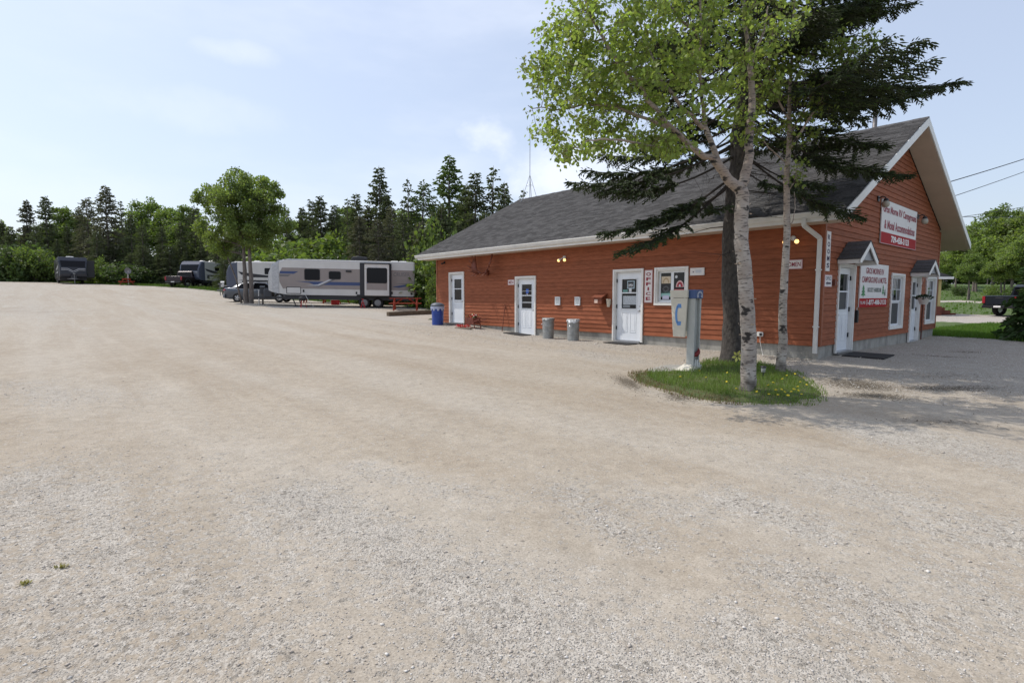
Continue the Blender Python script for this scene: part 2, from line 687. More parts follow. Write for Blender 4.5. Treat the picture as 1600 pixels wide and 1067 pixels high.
def loose(X, Y):
    out_ = np.zeros_like(X)
    for A, B, wd, g in LOOSE:
        d = B - A
        l2 = d @ d + 1e-9
        t = np.clip(((X - A[0]) * d[0] + (Y - A[1]) * d[1]) / l2, 0, 1)
        q = (X - A[0] - t * d[0]) ** 2 + (Y - A[1] - t * d[1]) ** 2
        out_ = np.maximum(out_, g * np.exp(-q / (2 * wd * wd)))
    patches = out_.copy()
    dd = -0.6 * X + 0.8 * Y
    out_ = np.maximum(out_, .62 * smooth01(dd, 13, 30))
    out_ = np.maximum(out_, .45 * smooth01(X + .35 * Y, 5.5, 8.5) * smooth01(-Y, -8.5, -6.5))
    # apron along the office walls and everything in front of the gable
    dx, dy = X - CB[0], Y - CB[1]
    t = dx * U2[0] + dy * U2[1]
    s = dx * U1[0] + dy * U1[1]
    out_ = np.maximum(out_, 0.85 * smooth01(-np.abs(t + .5), -2.2, -.6) * smooth01(s, -3, 0))
    out_ = np.maximum(out_, 0.8 * smooth01(t, -3.5, -1.5) * smooth01(-s, -1, .5) * smooth01(s, -6.5, -4.5))
    # ruts worn clean by wheels turning in from the right and running along the building
    way = np.array([(11, 4.0), (6.5, 4.6), (4.2, 5.5), (2.0, 7.3), (-1.6, 11), (-5.2, 15), (-9.5, 19.8), (-23, 35), (-36, 52)], float)
    for sh, wd_, g in ((0, .42, .75), (1.55, .42, .7), (-2.6, .5, .55), (-4.1, .45, .5), (-7.2, .5, .5), (-8.7, .5, .45)):
        q = np.full_like(X, 1e9)
        for A, B in zip(way[:-1], way[1:]):
            A = A + np.array([sh * .75, sh * .66])
            B = B + np.array([sh * .75, sh * .66])
            d = B - A
            t = np.clip(((X - A[0]) * d[0] + (Y - A[1]) * d[1]) / (d @ d), 0, 1)
            q = np.minimum(q, (X - A[0] - t * d[0]) ** 2 + (Y - A[1] - t * d[1]) ** 2)
        wob = 1 + .35 * np.sin(X * .7 + Y * 1.1 + sh) + .2 * np.sin(X * 2.3 - Y * 1.7)
        out_ = out_ - g * np.exp(-q / (2 * (wd_ * wob) ** 2))
    return np.clip(np.maximum(out_, np.where(patches > .3, patches * .95, -1)), -1, 1)


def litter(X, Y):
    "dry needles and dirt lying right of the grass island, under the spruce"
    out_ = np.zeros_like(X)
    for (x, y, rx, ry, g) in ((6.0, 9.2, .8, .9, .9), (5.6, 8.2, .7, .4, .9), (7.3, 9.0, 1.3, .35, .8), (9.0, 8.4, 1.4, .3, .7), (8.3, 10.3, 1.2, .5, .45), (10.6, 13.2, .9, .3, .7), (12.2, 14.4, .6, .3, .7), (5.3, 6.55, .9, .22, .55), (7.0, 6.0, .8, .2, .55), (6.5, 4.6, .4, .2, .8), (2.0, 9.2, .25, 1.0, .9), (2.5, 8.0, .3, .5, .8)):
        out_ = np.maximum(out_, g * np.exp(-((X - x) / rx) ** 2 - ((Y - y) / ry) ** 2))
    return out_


def ground_material(name, packed, pale, use_attr=True):
    m = bpy.data.materials.new(name)
    m.use_nodes = True
    N, L = m.node_tree.nodes, m.node_tree.links
    b = N['Principled BSDF']
    b.inputs['Roughness'].default_value = 0.92
    b.inputs['Specular IOR Level'].default_value = 0.2
    geo = N.new('ShaderNodeNewGeometry')
    P = geo.outputs['Position']

    def noise(sc, det=4, st=(1, 1, 1), rot=0, rough=.6):
        mp = N.new('ShaderNodeMapping')
        mp.inputs['Scale'].default_value = st
        mp.inputs['Rotation'].default_value = (0, 0, rot)
        L.new(P, mp.inputs['Vector'])
        n = N.new('ShaderNodeTexNoise')
        n.inputs['Scale'].default_value = sc
        n.inputs['Detail'].default_value = det
        n.inputs['Roughness'].default_value = rough
        L.new(mp.outputs[0], n.inputs['Vector'])
        return n.outputs['Fac']

    def mr(v, a, b_, c=0.0, d=1.0):
        n = N.new('ShaderNodeMapRange')
        n.inputs['From Min'].default_value = a
        n.inputs['From Max'].default_value = b_
        n.inputs['To Min'].default_value = c
        n.inputs['To Max'].default_value = d
        L.new(v, n.inputs['Value'])
        return n.outputs[0]

    def mix(f, a, b_, mode='MIX'):
        n = N.new('ShaderNodeMix')
        n.data_type = 'RGBA'
        n.blend_type = mode
        for i, v in ((0, f), (6, a), (7, b_)):
            if isinstance(v, (int, float)):
                n.inputs[i].default_value = v
            elif isinstance(v, tuple):
                n.inputs[i].default_value = (*v, 1)
            else:
                L.new(v, n.inputs[i])
        return n.outputs[2]

    def ma(op, a, b_, clamp=True):
        n = N.new('ShaderNodeMath')
        n.operation = op
        n.use_clamp = clamp
        for i, v in enumerate((a, b_)):
            if isinstance(v, (int, float)):
                n.inputs[i].default_value = v
            else:
                L.new(v, n.inputs[i])
        return n.outputs[0]
    # packed sand with wide tone changes along the tyre tracks
    sx = N.new('ShaderNodeVectorMath')
    sx.operation = 'DOT_PRODUCT'
    L.new(P, sx.inputs[0])
    sx.inputs[1].default_value = (float(U2[0]), float(U2[1]), 0)
    sy = N.new('ShaderNodeVectorMath')
    sy.operation = 'DOT_PRODUCT'
    L.new(P, sy.inputs[0])
    sy.inputs[1].default_value = (float(U1[0]) * .11, float(U1[1]) * .11, 0)
    cmb = N.new('ShaderNodeCombineXYZ')
    L.new(sx.outputs['Value'], cmb.inputs[0])
    L.new(sy.outputs['Value'], cmb.inputs[1])

    def track(sc, det, w=0.0):
        n = N.new('ShaderNodeTexNoise')
        n.noise_dimensions = '4D'
        n.inputs['W'].default_value = w
        n.inputs['Scale'].default_value = sc
        n.inputs['Detail'].default_value = det
        n.inputs['Roughness'].default_value = .6
        n.inputs['Distortion'].default_value = .25
        L.new(cmb.outputs[0], n.inputs['Vector'])
        return n.outputs['Fac']
    tr1 = track(.8, 4)
    tr2 = track(2.4, 4, 3.0)
    c = mix(mr(tr1, .38, .62), packed, tuple(x * q for x, q in zip(packed, (.87, .83, .78))))
    c = mix(mr(tr2, .5, .72, 0, .45), c, tuple(min(1, x * 1.18) for x in packed))
    c = mix(mr(noise(2.4, 5), .4, .75, 0, .5), c, tuple(min(1, x * 1.1) for x in packed))
    c = mix(mr(noise(60, 3), .45, .7, 0, .35), c, tuple(x * .62 for x in packed))
    c = mix(1.0, c, mix(mr(noise(7, 6, rough=.7), .3, .7), (.84, .83, .82), (1.1, 1.1, 1.1)), 'MULTIPLY')
    # stones: voronoi cells, each with a grey of its own
    vo = N.new('ShaderNodeTexVoronoi')
    vo.inputs['Scale'].default_value = 42
    L.new(P, vo.inputs['Vector'])
    vo2 = N.new('ShaderNodeTexVoronoi')
    vo2.inputs['Scale'].default_value = 88
    L.new(P, vo2.inputs['Vector'])
    sep = N.new('ShaderNodeSeparateColor')
    L.new(vo.outputs['Color'], sep.inputs[0])
    sep2 = N.new('ShaderNodeSeparateColor')
    L.new(vo2.outputs['Color'], sep2.inputs[0])
    st = mix(mr(sep2.outputs[0], 0, 1), tuple(x * .76 for x in pale), tuple(min(1, x * 1.2) for x in pale))
    st = mix(1.0, st, mix(mr(noise(5, 7, rough=.75), .32, .68), (.80, .80, .80), (1.14, 1.14, 1.14)), 'MULTIPLY')
    st = mix(mr(sep.outputs[1], .86, .93), st, tuple(x * .42 for x in pale))
    if use_attr:
        at = N.new('ShaderNodeAttribute')
        at.attribute_name = 'loose'
        amt = ma('ADD', mr(at.outputs['Fac'], -1, 1, -.8, .8), ma('ADD', mr(tr2, .52, .74, 0, .38), mr(noise(1.6, 6), .55, .78, 0, .4)), False)
        c = mix(mr(at.outputs['Fac'], -.45, .0, .8, 0), c, mix(1.0, c, (.92, .895, .86), 'MULTIPLY'))
    else:
        amt = mr(noise(1.1, 5), .3, .7, .3, .9)
    lone = mr(sep.outputs[0], .0, 1.0)
    brk = ma('ADD', amt, mr(noise(22, 4), .3, .7, -.42, .42))
    mask = ma('ADD', mr(brk, .42, .72), mr(lone, .88, .93, 0, .75))
    c = mix(ma('MULTIPLY', mask, .62), c, st)
    vo3 = N.new('ShaderNodeTexVoronoi')
    vo3.inputs['Scale'].default_value = 150
    L.new(P, vo3.inputs['Vector'])
    sep3 = N.new('ShaderNodeSeparateColor')
    L.new(vo3.outputs['Color'], sep3.inputs[0])
    c = mix(1.0, c, mix(sep3.outputs[0], (.80, .79, .78), (1.16, 1.16, 1.16)), 'MULTIPLY')
    if use_attr:
        a2 = N.new('ShaderNodeAttribute')
        a2.attribute_name = 'litter'
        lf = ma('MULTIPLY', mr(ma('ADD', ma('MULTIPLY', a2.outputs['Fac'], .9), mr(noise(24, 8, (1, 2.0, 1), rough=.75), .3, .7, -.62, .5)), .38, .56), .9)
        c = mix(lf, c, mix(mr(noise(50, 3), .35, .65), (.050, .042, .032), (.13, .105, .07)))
        # weak oil and damp stains on the lot
        c = mix(mr(noise(.33, 6, (1, .5, 1), R(-20)), .6, .74, 0, .3), c, (.20, .17, .14))
    L.new(c, b.inputs['Base Color'])
    h = mix(mask, mr(noise(45, 4), 0, 1, .2, .5), mr(vo2.outputs['Distance'], 0, .5, 1, 0))
    bp = N.new('ShaderNodeBump')
    bp.inputs['Strength'].default_value = .75
    bp.inputs['Distance'].default_value = .012
    L.new(h, bp.inputs['Height'])
    L.new(bp.outputs[0], b.inputs['Normal'])
    return m


GROUND_MATS = {
    'gravel_lot': ground_material('gravel', (.392, .351, .292), (.455, .430, .388)),
    'gravel_drive': ground_material('drive_gravel', (.40, .36, .31), (.46, .44, .42), False),
    'lawn': mat('lawn_soil', (.075, .115, .028), .95, noise=(3, .5), coord='World', bump=(20, .5)),
    'forest_floor': mat('forest_soil', (.055, .075, .025), .95, noise=(1.2, .5), coord='World', bump=(8, .5)),
}
GROUND = build_ground()


def scatter_stones():
    "loose stones lying on the lot, one mesh"
    n = 150000
    # density falls off with distance
    r = 1.7 + 10.5 * rng.random(n) ** 1.35
    a = R(-52) + R(104) * rng.random(n)
    X, Y = r * np.sin(a), r * np.cos(a)
    amt = loose(X, Y)
    keep = rng.random(n) < np.maximum(.04, 0.12 + 0.40 * amt)
    keep &= ~inside([tuple(p) for p in ISLE], X, Y)
    dx, dy = X - CB[0], Y - CB[1]
    keep &= ~((dx * U2[0] + dy * U2[1] > -.02) & (dx * U1[0] + dy * U1[1] > -.02))
    X, Y, amt = X[keep], Y[keep], amt[keep]
    # coarser stones spread along the walls and before the gable
    m2 = 26000
    t2 = np.concatenate([-3.6 * rng.random(m2 // 2) ** 1.6 - .04, -4 + 15 * rng.random(m2 // 2)])
    s2 = np.concatenate([16 * rng.random(m2 // 2), -.05 - 6.5 * rng.random(m2 // 2)])
    P2 = CB[None] + t2[:, None] * U2 + s2[:, None] * U1
    ok = ~inside([tuple(p) for p in ISLE], P2[:, 0], P2[:, 1]) & (P2[:, 1] > 5.5)
    X = np.concatenate([X, P2[ok, 0]])
    Y = np.concatenate([Y, P2[ok, 1]])
    amt = np.concatenate([amt, np.full(ok.sum(), 1.0)])
    rk = np.concatenate([r[keep], np.full(ok.sum(), 42.0)])
    n = len(X)
    Z = terrain(X, Y)
    size = (0.0022 + 0.0030 * rng.random(n) ** 2 + 0.007 * (rng.random(n) < .03) * rng.random(n)) * (1 + .25 * np.maximum(amt, 0)) * (0.9 + 0.02 * rk)
    base = np.array([(1, 0, 0), (-1, 0, 0), (0, 1, 0), (0, -1, 0), (0, 0, .75), (0, 0, -.6)], float)
    V = base[None] * (1 + .45 * (rng.random((n, 6, 1)) - .5)) + (rng.random((n, 6, 3)) - .5) * .55
    th = rng.random(n) * 6.28
    c, s = np.cos(th), np.sin(th)
    x = V[..., 0] * c[:, None] - V[..., 1] * s[:, None]
    y = V[..., 0] * s[:, None] + V[..., 1] * c[:, None]
    P = np.stack([x * size[:, None] * 1.25 + X[:, None], y * size[:, None] + Y[:, None], V[..., 2] * size[:, None] + Z[:, None] + size[:, None] * .25], -1)
    tri = np.array([(0, 2, 4), (2, 1, 4), (1, 3, 4), (3, 0, 4), (2, 0, 5), (1, 2, 5), (3, 1, 5), (0, 3, 5)])
    F = (tri[None] + (np.arange(n) * 6)[:, None, None]).reshape(-1, 3)
    m = mat('stone', (.40, .38, .355), .9, spec=.2)
    N, L = m.node_tree.nodes, m.node_tree.links
    g = N.new('ShaderNodeNewGeometry')
    cr = N.new('ShaderNodeValToRGB')
    cr.color_ramp.elements[0].color = (.22, .20, .18, 1)
    cr.color_ramp.elements[0].position = 0.0
    cr.color_ramp.elements[1].color = (.66, .63, .58, 1)
    for p, col in ((.03, (.42, .37, .32, 1)), (.5, (.50, .445, .385, 1)), (.75, (.56, .525, .485, 1))):
        e = cr.color_ramp.elements.new(p)
        e.color = col
    L.new(g.outputs['Random Per Island'], cr.inputs[0])
    L.new(cr.outputs[0], N['Principled BSDF'].inputs['Base Color'])
    o = obj('gravel', np_mesh('gravel', P.reshape(-1, 3), F, m))
    tag(o, 'loose grey stones strewn over the packed sand of the lot', kind='stuff')


scatter_stones()


def scatter_litter():
    "dry twigs, needles and bark flakes lying where the spruce drops them"
    n = 60000
    X = 1.5 + 13 * rng.random(n)
    Y = 4 + 12 * rng.random(n)
    p = litter(X, Y) * (.5 + .5 * np.sin(X * 9 + 2 * np.sin(Y * 7)) * np.sin(Y * 13 + X * 3))
    dx, dy = X - CB[0], Y - CB[1]
    ok = (rng.random(n) < p * .8) & ~((dx * U2[0] + dy * U2[1] > -.03) & (dx * U1[0] + dy * U1[1] > -.03))
    X, Y = X[ok], Y[ok]
    n = len(X)
    Z = terrain(X, Y) + .004
    a = rng.random(n) * 6.28
    L = .010 + .030 * rng.random(n) ** 2
    w = .003 + .007 * rng.random(n)
    d = np.stack([np.cos(a) * L, np.sin(a) * L, np.zeros(n)], -1)
    e = np.stack([-np.sin(a) * w, np.cos(a) * w, np.zeros(n)], -1)
    c = np.stack([X, Y, Z], -1)
    u = np.array([0, 0, 1.0]) * (.004 + .012 * rng.random((n, 1)))
    V = np.stack([c - d, c - e + u * .4, c + d + u, c + e + u * .4], 1).reshape(-1, 3)
    o = obj('needle_litter', np_mesh('needle_litter', V, np.arange(n * 4).reshape(n, 4), leaf_mat('litter_flake', (.075, .055, .036), .0, .5, .9)))
    tag(o, 'dry brown twigs and needles strewn on the gravel right of the grass island', kind='stuff')


scatter_litter()
# ------------------------------------------------------------------ the office building
M_SIDE = mat('siding_paint', (.296, .100, .051), .68, noise=(3.2, .30), rnd=.10, bump=(30, .12), stretch=(1, 1, 6), spec=.12)
M_WALL = mat('wall_paint', (.27, .078, .033), .7)
M_TRIMO = mat('corner_paint', (.285, .092, .043), .62, noise=(6, .15))
M_WHITE = mat('white_trim', (.74, .73, .70), .45, noise=(3, .10))
M_GUT = mat('gutter_white', (.66, .65, .62), .38, noise=(2.2, .14))
M_DOOR = mat('door_white', (.74, .77, .80), .38, noise=(2, .06))
M_SOFF = mat('soffit_beige', (.52, .44, .36), .6, noise=(2, .10))
M_CONC = mat('concrete', (.34, .328, .295), .9, noise=(3.5, .38), bump=(18, .5), stretch=(1, 1, .6))
M_GLASS = mat('dark_glass', (.010, .012, .014), .05, spec=.35)
M_SCREEN = mat('insect_screen', (.05, .052, .055), .55)
M_BLACK = mat('black_metal', (.02, .02, .022), .45)
M_STEEL = mat('steel', (.45, .45, .46), .35, .8)
M_RUBBER = mat('rubber', (.025, .024, .024), .85, noise=(30, .3))
M_SHING = mat('shingle', (.094, .092, .092), .95, spec=.08, noise=(24, .32), coord='World', bump=(90, .35))
N_, L_ = M_SHING.node_tree.nodes, M_SHING.node_tree.links
g_ = N_.new('ShaderNodeNewGeometry')
h_ = N_.new('ShaderNodeHueSaturation')
r_ = N_.new('ShaderNodeMapRange')
r_.inputs['To Min'].default_value = .72
r_.inputs['To Max'].default_value = 1.28
L_.new(g_.outputs['Random Per Island'], r_.inputs['Value'])
L_.new(r_.outputs[0], h_.inputs['Value'])
src_ = N_['Principled BSDF'].inputs['Base Color'].links[0].from_socket
L_.new(src_, h_.inputs['Color'])
L_.new(h_.outputs[0], N_['Principled BSDF'].inputs['Base Color'])
M_RED = mat('sign_red', (.34, .012, .016), .6, spec=.1)
M_DKRED = mat('letter_red', (.26, .012, .03), .5)
M_LETB = mat('letter_dark', (.045, .03, .07), .5)
M_SIGN = mat('sign_white', (.70, .68, .66), .5, spec=.2, noise=(3, .06))
M_PINK = mat('sign_edge', (.55, .33, .34), .5)
M_GREEN = mat('sign_green', (.03, .20, .06), .5)

BLD = thing('motel_building', 'long orange clapboard campground office with grey shingle roof and white trim', 'building', CB, BROT)
ZB, LEN, WID = 0.465, 15.95, 11.0
EAVE_T, EAVE_Z, RID_T, RID_Z, BK_T, BK_Z = -.62, 3.48, 5.5, 6.61, 12.5, 3.585
S0, S1 = -.62, 16.6


def MF(a, out, z):
    return (-out, a, z)


def MG(a, out, z):
    return (a, -out, z)


def pbox(mb, M, a0, a1, o0, o1, z0, z1, mi=0):
    return mb.box(M(a0, o0, z0), M(a1, o1, z1), mi)


def roof_top(t):
    return np.where(t < RID_T, EAVE_Z + (RID_Z - EAVE_Z) * (t - EAVE_T) / (RID_T - EAVE_T), RID_Z + (BK_Z - RID_Z) * (t - RID_T) / (BK_T - RID_T))


def under(t):
    return float(roof_top(t)) - .30


OPEN_F = [(13.92, 14.91, .47, 2.60), (9.53, 10.54, .19, 2.30), (4.91, 5.92, .24, 2.38), (3.44, 4.41, 1.42, 2.38)]
OPEN_G = [(.99, 2.06, .235, 2.35), (5.33, 6.58, .70, 2.235), (7.52, 8.56, .14, 2.265), (9.45, 10.70, .72, 2.24)]


def build_shell():
    # foundation
    mb = MB()
    mb.box((.21, .21, -.5), (WID - .03, LEN - .03, ZB - .02))
    for M, a0, a1, ops in ((MF, .03, LEN - .03, OPEN_F), (MG, .2101, WID - .031, OPEN_G)):
        cut = [a0] + sorted(v for o in ops if o[2] < ZB for v in o[:2]) + [a1]
        for p, q in zip(cut[::2], cut[1::2]):
            pbox(mb, M, p, q, -.2095, -.03, -.5, ZB - .012)
        for o in ops:
            if o[2] < ZB:
                pbox(mb, M, o[0] + .001, o[1] - .001, -.2095, -.028, -.5, o[2] - .031)
    mb.build('foundation', M_CONC, BLD)
    # structural walls with openings left out
    def wall_panels(M, a0, a1, ztop, opens, name):
        mb = MB()
        cuts = sorted({a0, a1, *[o[0] for o in opens], *[o[1] for o in opens]})
        for c0, c1 in zip(cuts[:-1], cuts[1:]):
            segs = [(ZB - .01, ztop)]
            for (p, q, z0, z1) in opens:
                if p < c1 - 1e-6 and q > c0 + 1e-6:
                    segs = [(u, min(v, z0)) for u, v in segs if u < z0] + [(max(u, z1), v) for u, v in segs if v > z1]
            for u, v in segs:
                if v - u > .02:
                    pbox(mb, M, c0, c1, -.16, 0, u, v)
        mb.build(name, M_WALL, BLD)
    wall_panels(MF, 0.0, LEN, 3.34, OPEN_F, 'wall')
    wall_panels(MG, .165, WID, 3.36, OPEN_G, 'wall')
    mb = MB()
    poly = [(.02, .0, 3.365), (WID, .0, 3.365), (WID, 0, under(WID)), (RID_T, 0, under(RID_T)), (.02, 0, under(.02))]
    mb.prism(poly, (0, .16, 0))
    poly = [(.165, LEN, ZB), (WID, LEN, ZB), (WID, LEN, under(WID)), (RID_T, LEN, under(RID_T)), (.165, LEN, under(.165))]
    mb.prism(poly, (0, -.16, 0))
    mb.box((WID - .16, .165, ZB), (WID - .002, LEN - .165, 3.6))
    mb.build('wall', M_WALL, BLD)
    mb = MB()
    mb.box((.17, .17, ZB - .3), (WID - .17, LEN - .17, ZB + .05))
    mb.build('floor_slab', M_CONC, BLD)
    # room behind the glass: a partition that keeps the inside dark
    mb = MB()
    mb.box((2.6, 2.6, ZB + .06), (2.7, LEN - .2, 3.3))
    mb.box((2.75, 2.6, ZB + .06), (WID - .2, 2.7, 3.3))
    mb.box((.18, .18, 3.31), (WID - .18, LEN - .18, 3.35))
    mb.build('partition', mat('inside_wall', (.14, .13, .12), .8), BLD)


H_ = .1365


def board(M, a0b, a1b, a0t, a1t, z0, z1, zbot, h=H_):
    "lap siding board piece between z0 and z1 of the course that begins at zbot"
    def o(z):
        return .026 - .020 * (z - zbot) / h
    lap = .006
    mb = MB()
    zt = z1 + (lap if abs(z1 - zbot - h) < 1e-4 else 0)
    v = [M(a0b, 0.001, z0), M(a1b, 0.001, z0), M(a1b, o(z0), z0), M(a0b, o(z0), z0), M(a0t, 0.001, zt), M(a1t, 0.001, zt), M(a1t, o(z1), zt), M(a0t, o(z1), zt)]
    mb.hexa(v)
    mb.build('siding_board', M_SIDE, BLD, fixn=True)


def siding():
    def course(M, lim, z0, opens, joints):
        z1 = z0 + H_
        (A0, A1), (B0, B1) = lim(z0), lim(z1)
        if A1 - A0 < .1:
            return
        cuts = [A0, A1]
        for p, q, u, v in opens:
            if u < z1 and v > z0:
                cuts += [max(A0, p - .065), min(A1, q + .065)]
        for j in joints:
            if A0 + .5 < j < A1 - .5:
                cuts.append(j)
        cuts = sorted(cuts)
        for c0, c1 in zip(cuts[:-1], cuts[1:]):
            if c1 - c0 < .03:
                continue
            mid = (c0 + c1) / 2
            segs = [(z0, z1)]
            for p, q, u, v in opens:
                if p - .065 < mid < q + .065:
                    u2, v2 = u - .065 if u > .6 else u, v + .065
                    segs = [(x, min(y, u2)) for x, y in segs if x < u2] + [(max(x, v2), y) for x, y in segs if y > v2]
            for x, y in segs:
                if y - x < .015:
                    continue
                fb, ft = (x - z0) / H_, (y - z0) / H_
                e0b = c0 if c0 > A0 else A0 + (B0 - A0) * fb
                e0t = c0 if c0 > A0 else A0 + (B0 - A0) * ft
                e1b = c1 if c1 < A1 else A1 + (B1 - A1) * fb
                e1t = c1 if c1 < A1 else A1 + (B1 - A1) * ft
                gap = .0015
                board(M, e0b + gap, e1b - gap, e0t + gap, e1t - gap, x, y, z0)
    k = 0
    z = ZB
    while z < 3.30:
        jj = [4.9 + (k * 2.37) % 4.1 + 4.9 * i for i in range(3)]
        course(MF, lambda q: (.062, LEN - .062), z, OPEN_F, [jj[(k * 2) % 3]] if k % 2 else [])
        z += H_
        k += 1
    z = ZB
    k = 0

    def lim(q):
        lo, hi = .062, WID - .062
        if q > under(.062):
            lo = EAVE_T + (q + .30 - EAVE_Z) / (RID_Z - EAVE_Z) * (RID_T - EAVE_T)
        if q > under(hi):
            hi = RID_T + (RID_Z - .30 - q) / (RID_Z - BK_Z) * (BK_T - RID_T)
        return (lo, hi)
    while z < 6.1:
        course(MG, lim, z, OPEN_G, [3.0 + (k * 1.93) % 5.2] if k % 2 else [])
        z += H_
        k += 1
    # corner boards
    mb = MB()
    for a, b in (((-.034, -.034, ZB - .004), (.0, .060, under(0.0) - .04)), ((.001, -.034, ZB - .004), (.060, -.001, under(0.03) - .04)), ((-.034, LEN - .06, ZB - .004), (-.001, LEN + .03, 3.33)), ((WID - .06, -.034, ZB - .004), (WID + .03, -.001, under(WID) - .03))):
        mb = MB()
        mb.box(a, b)
        mb.build('corner_board', M_TRIMO, BLD)


def roof():
    th = .10
    mb = MB()
    n1 = norm((-(RID_Z - EAVE_Z), 0, RID_T - EAVE_T))
    n2 = norm((RID_Z - BK_Z, 0, BK_T - RID_T))
    for (ta, za, tb, zb) in ((EAVE_T, EAVE_Z, RID_T, RID_Z), (BK_T, BK_Z, RID_T, RID_Z)):
        mb.prism([(ta, S0, za - .02), (tb, S0, zb - .02), (tb, S0, zb - .02 - th), (ta, S0, za - .02 - th)], (0, S1 - S0, 0))
    mb.build('roof_deck', mat('roof_felt', (.05, .05, .055), .9), BLD, fixn=True)
    # shingles: one tab each, laid in courses; too many to be single parts
    V, F = [], []
    tabs = 0
    for (ta, za, tb, zb, n) in ((EAVE_T - .03, EAVE_Z - .016, RID_T, RID_Z, n1), (BK_T + .03, BK_Z - .013, RID_T, RID_Z, n2)):
        A, B = np.array([ta, 0, za]), np.array([tb, 0, zb])
        ln = np.linalg.norm(B - A)
        d = (B - A) / ln
        ex = .142
        nc = int(ln / ex)
        for i in range(nc + 1):
            u0, u1 = i * ex, min(ln, (i + 1) * ex + .02)
            off = (i % 2) * .16 + (i * .37 % 1) * .1
            s = S0 - .02 - off
            while s < S1 + .02:
                w = .32 if (int(s * 7 + i * 3) % 3) else .2
                a, b = max(S0 - .02, s + .003), min(S1 + .02, s + w - .003)
                s += w
                if b - a < .04:
                    continue
                lift = .012 + .008 * random.random()
                ub = u0 - .012 * random.random() - (.03 if random.random() < .4 else 0)
                p0, p1 = A + d * max(-.03, ub), A + d * u1
                k = len(V)
                e = np.array([0, 1, 0])
                for p, h in ((p0, lift), (p1, .004)):
                    V.extend([p + e * a + n * h, p + e * b + n * h])
                V.extend([p0 + e * a + n * -.002, p0 + e * b + n * -.002])
                F.extend([(k, k + 1, k + 3, k + 2), (k + 4, k + 5, k + 1, k)])
    me = np_mesh('shingles', V, F, M_SHING)
    fix_normals(me)
    o = obj('shingles', me, BLD)
    tag(o, kind='stuff')
    mb = MB()
    s = S0 - .02
    while s < S1:
        e = min(S1 + .02, s + .2)
        lift = .02 + .01 * random.random()
        mb.prism([(RID_T - .15, s, RID_Z - .06), (RID_T, s, RID_Z + lift), (RID_T + .15, s, RID_Z - .05), (RID_T + .15, s, RID_Z - .065), (RID_T, s, RID_Z + lift - .015), (RID_T - .15, s, RID_Z - .075)], (0, e - s - .004, 0))
        s = e
    mb.build('ridge_cap', M_SHING, BLD, fixn=True)
    # eave: fascia, soffit, gutter
    mb = MB()
    mb.box((EAVE_T - .002, S0 + .04, EAVE_Z - .235), (EAVE_T + .022, S1 - .04, EAVE_Z - .03))
    mb.box((BK_T - .02, S0 + .04, BK_Z - .235), (BK_T + .004, S1 - .04, BK_Z - .03))
    mb.build('fascia', M_WHITE, BLD)
    mb = MB()
    mb.box((EAVE_T + .024, S0 + .05, EAVE_Z - .235), (-.03, S1 - .05, EAVE_Z - .222))
    mb.build('eave_soffit', M_SOFF, BLD)
    prof = [(0, .0), (0, -.135), (.045, -.135), (.072, -.10), (.082, -.05), (.10, -.035), (.10, .0), (.09, .0), (.09, -.03), (.07, -.045), (.06, -.10), (.04, -.125), (.01, -.125), (.01, 0)]
    mb = MB()
    mb.prism([(EAVE_T - .004 - x, S0 + .1, EAVE_Z - .028 + z) for x, z in prof], (0, S1 - S0 - .0, 0))
    mb.prism([(EAVE_T - .004 - x, S0 + .096, EAVE_Z - .028 + z) for x, z in ((0, 0), (0, -.135), (.045, -.135), (.072, -.1), (.082, -.05), (.1, -.035), (.1, 0))], (0, .004, 0))
    for i in range(23):
        s = S0 + .6 + i * .72
        mb.box((EAVE_T - .10, s, EAVE_Z - .030), (EAVE_T - .005, s + .03, EAVE_Z - .024))
    mb.build('gutter', M_GUT, BLD, fixn=True)
    # rake boards and sloping soffits on both gables
    for s, sg in ((S0, -1), (S1, 1)):
        mb = MB()
        for (ta, za, tb, zb) in ((EAVE_T - .01, EAVE_Z, RID_T, RID_Z), (BK_T + .01, BK_Z, RID_T, RID_Z)):
            mb.prism([(ta, s, za - .015), (tb, s, zb - .015), (tb, s, zb - .235), (ta, s, za - .225)], (0, sg * .028, 0))
        mb.build('rake_board', M_WHITE, BLD, fixn=True)
    for s0, s1 in ((S0 + .001, -.028), (LEN + .002, S1 - .001)):
        mb = MB()
        for (ta, za, tb, zb) in ((EAVE_T + .02, EAVE_Z, RID_T, RID_Z), (BK_T - .02, BK_Z, RID_T, RID_Z)):
            n = 3
            lo = .225
            mb.prism([(ta, s0, za - lo), (tb, s0, zb - lo - .02), (tb, s0, zb - lo - .032), (ta, s0, za - lo - .012)], (0, s1 - s0, 0))
        mb.build('gable_soffit', M_SOFF, BLD, fixn=True)
    mb = MB()
    mb.prism([(WID + .002, S0 + .03, under(WID) + .06), (BK_T - .022, S0 + .03, BK_Z - .245), (BK_T - .022, S0 + .03, BK_Z - .257), (WID + .002, S0 + .03, under(WID) + .048)], (0, S1 - S0 - .06, 0))
    mb.build('eave_soffit', M_SOFF, BLD, fixn=True)
    # downspout near the corner
    mb = MB()
    def rect(path, w, d):
        for p, q in zip(path[:-1], path[1:]):
            mb.beam(p, q, w, d, up=(-1, 0, 0) if abs(q[2] - p[2]) > .2 else (0, 0, 1))
    rect([(EAVE_T - .05, .20, EAVE_Z - .15), (EAVE_T - .04, .20, EAVE_Z - .30), (-.085, .06, 2.93), (-.085, .06, .30)], .085, .065)
    mb.box((-.125, .0, 2.2), (-.04, .12, 2.23))
    mb.box((-.125, .0, .9), (-.04, .12, .93))
    mb.build('downspout', M_GUT, BLD)
    # vent pipe on the ridge
    mb = MB()
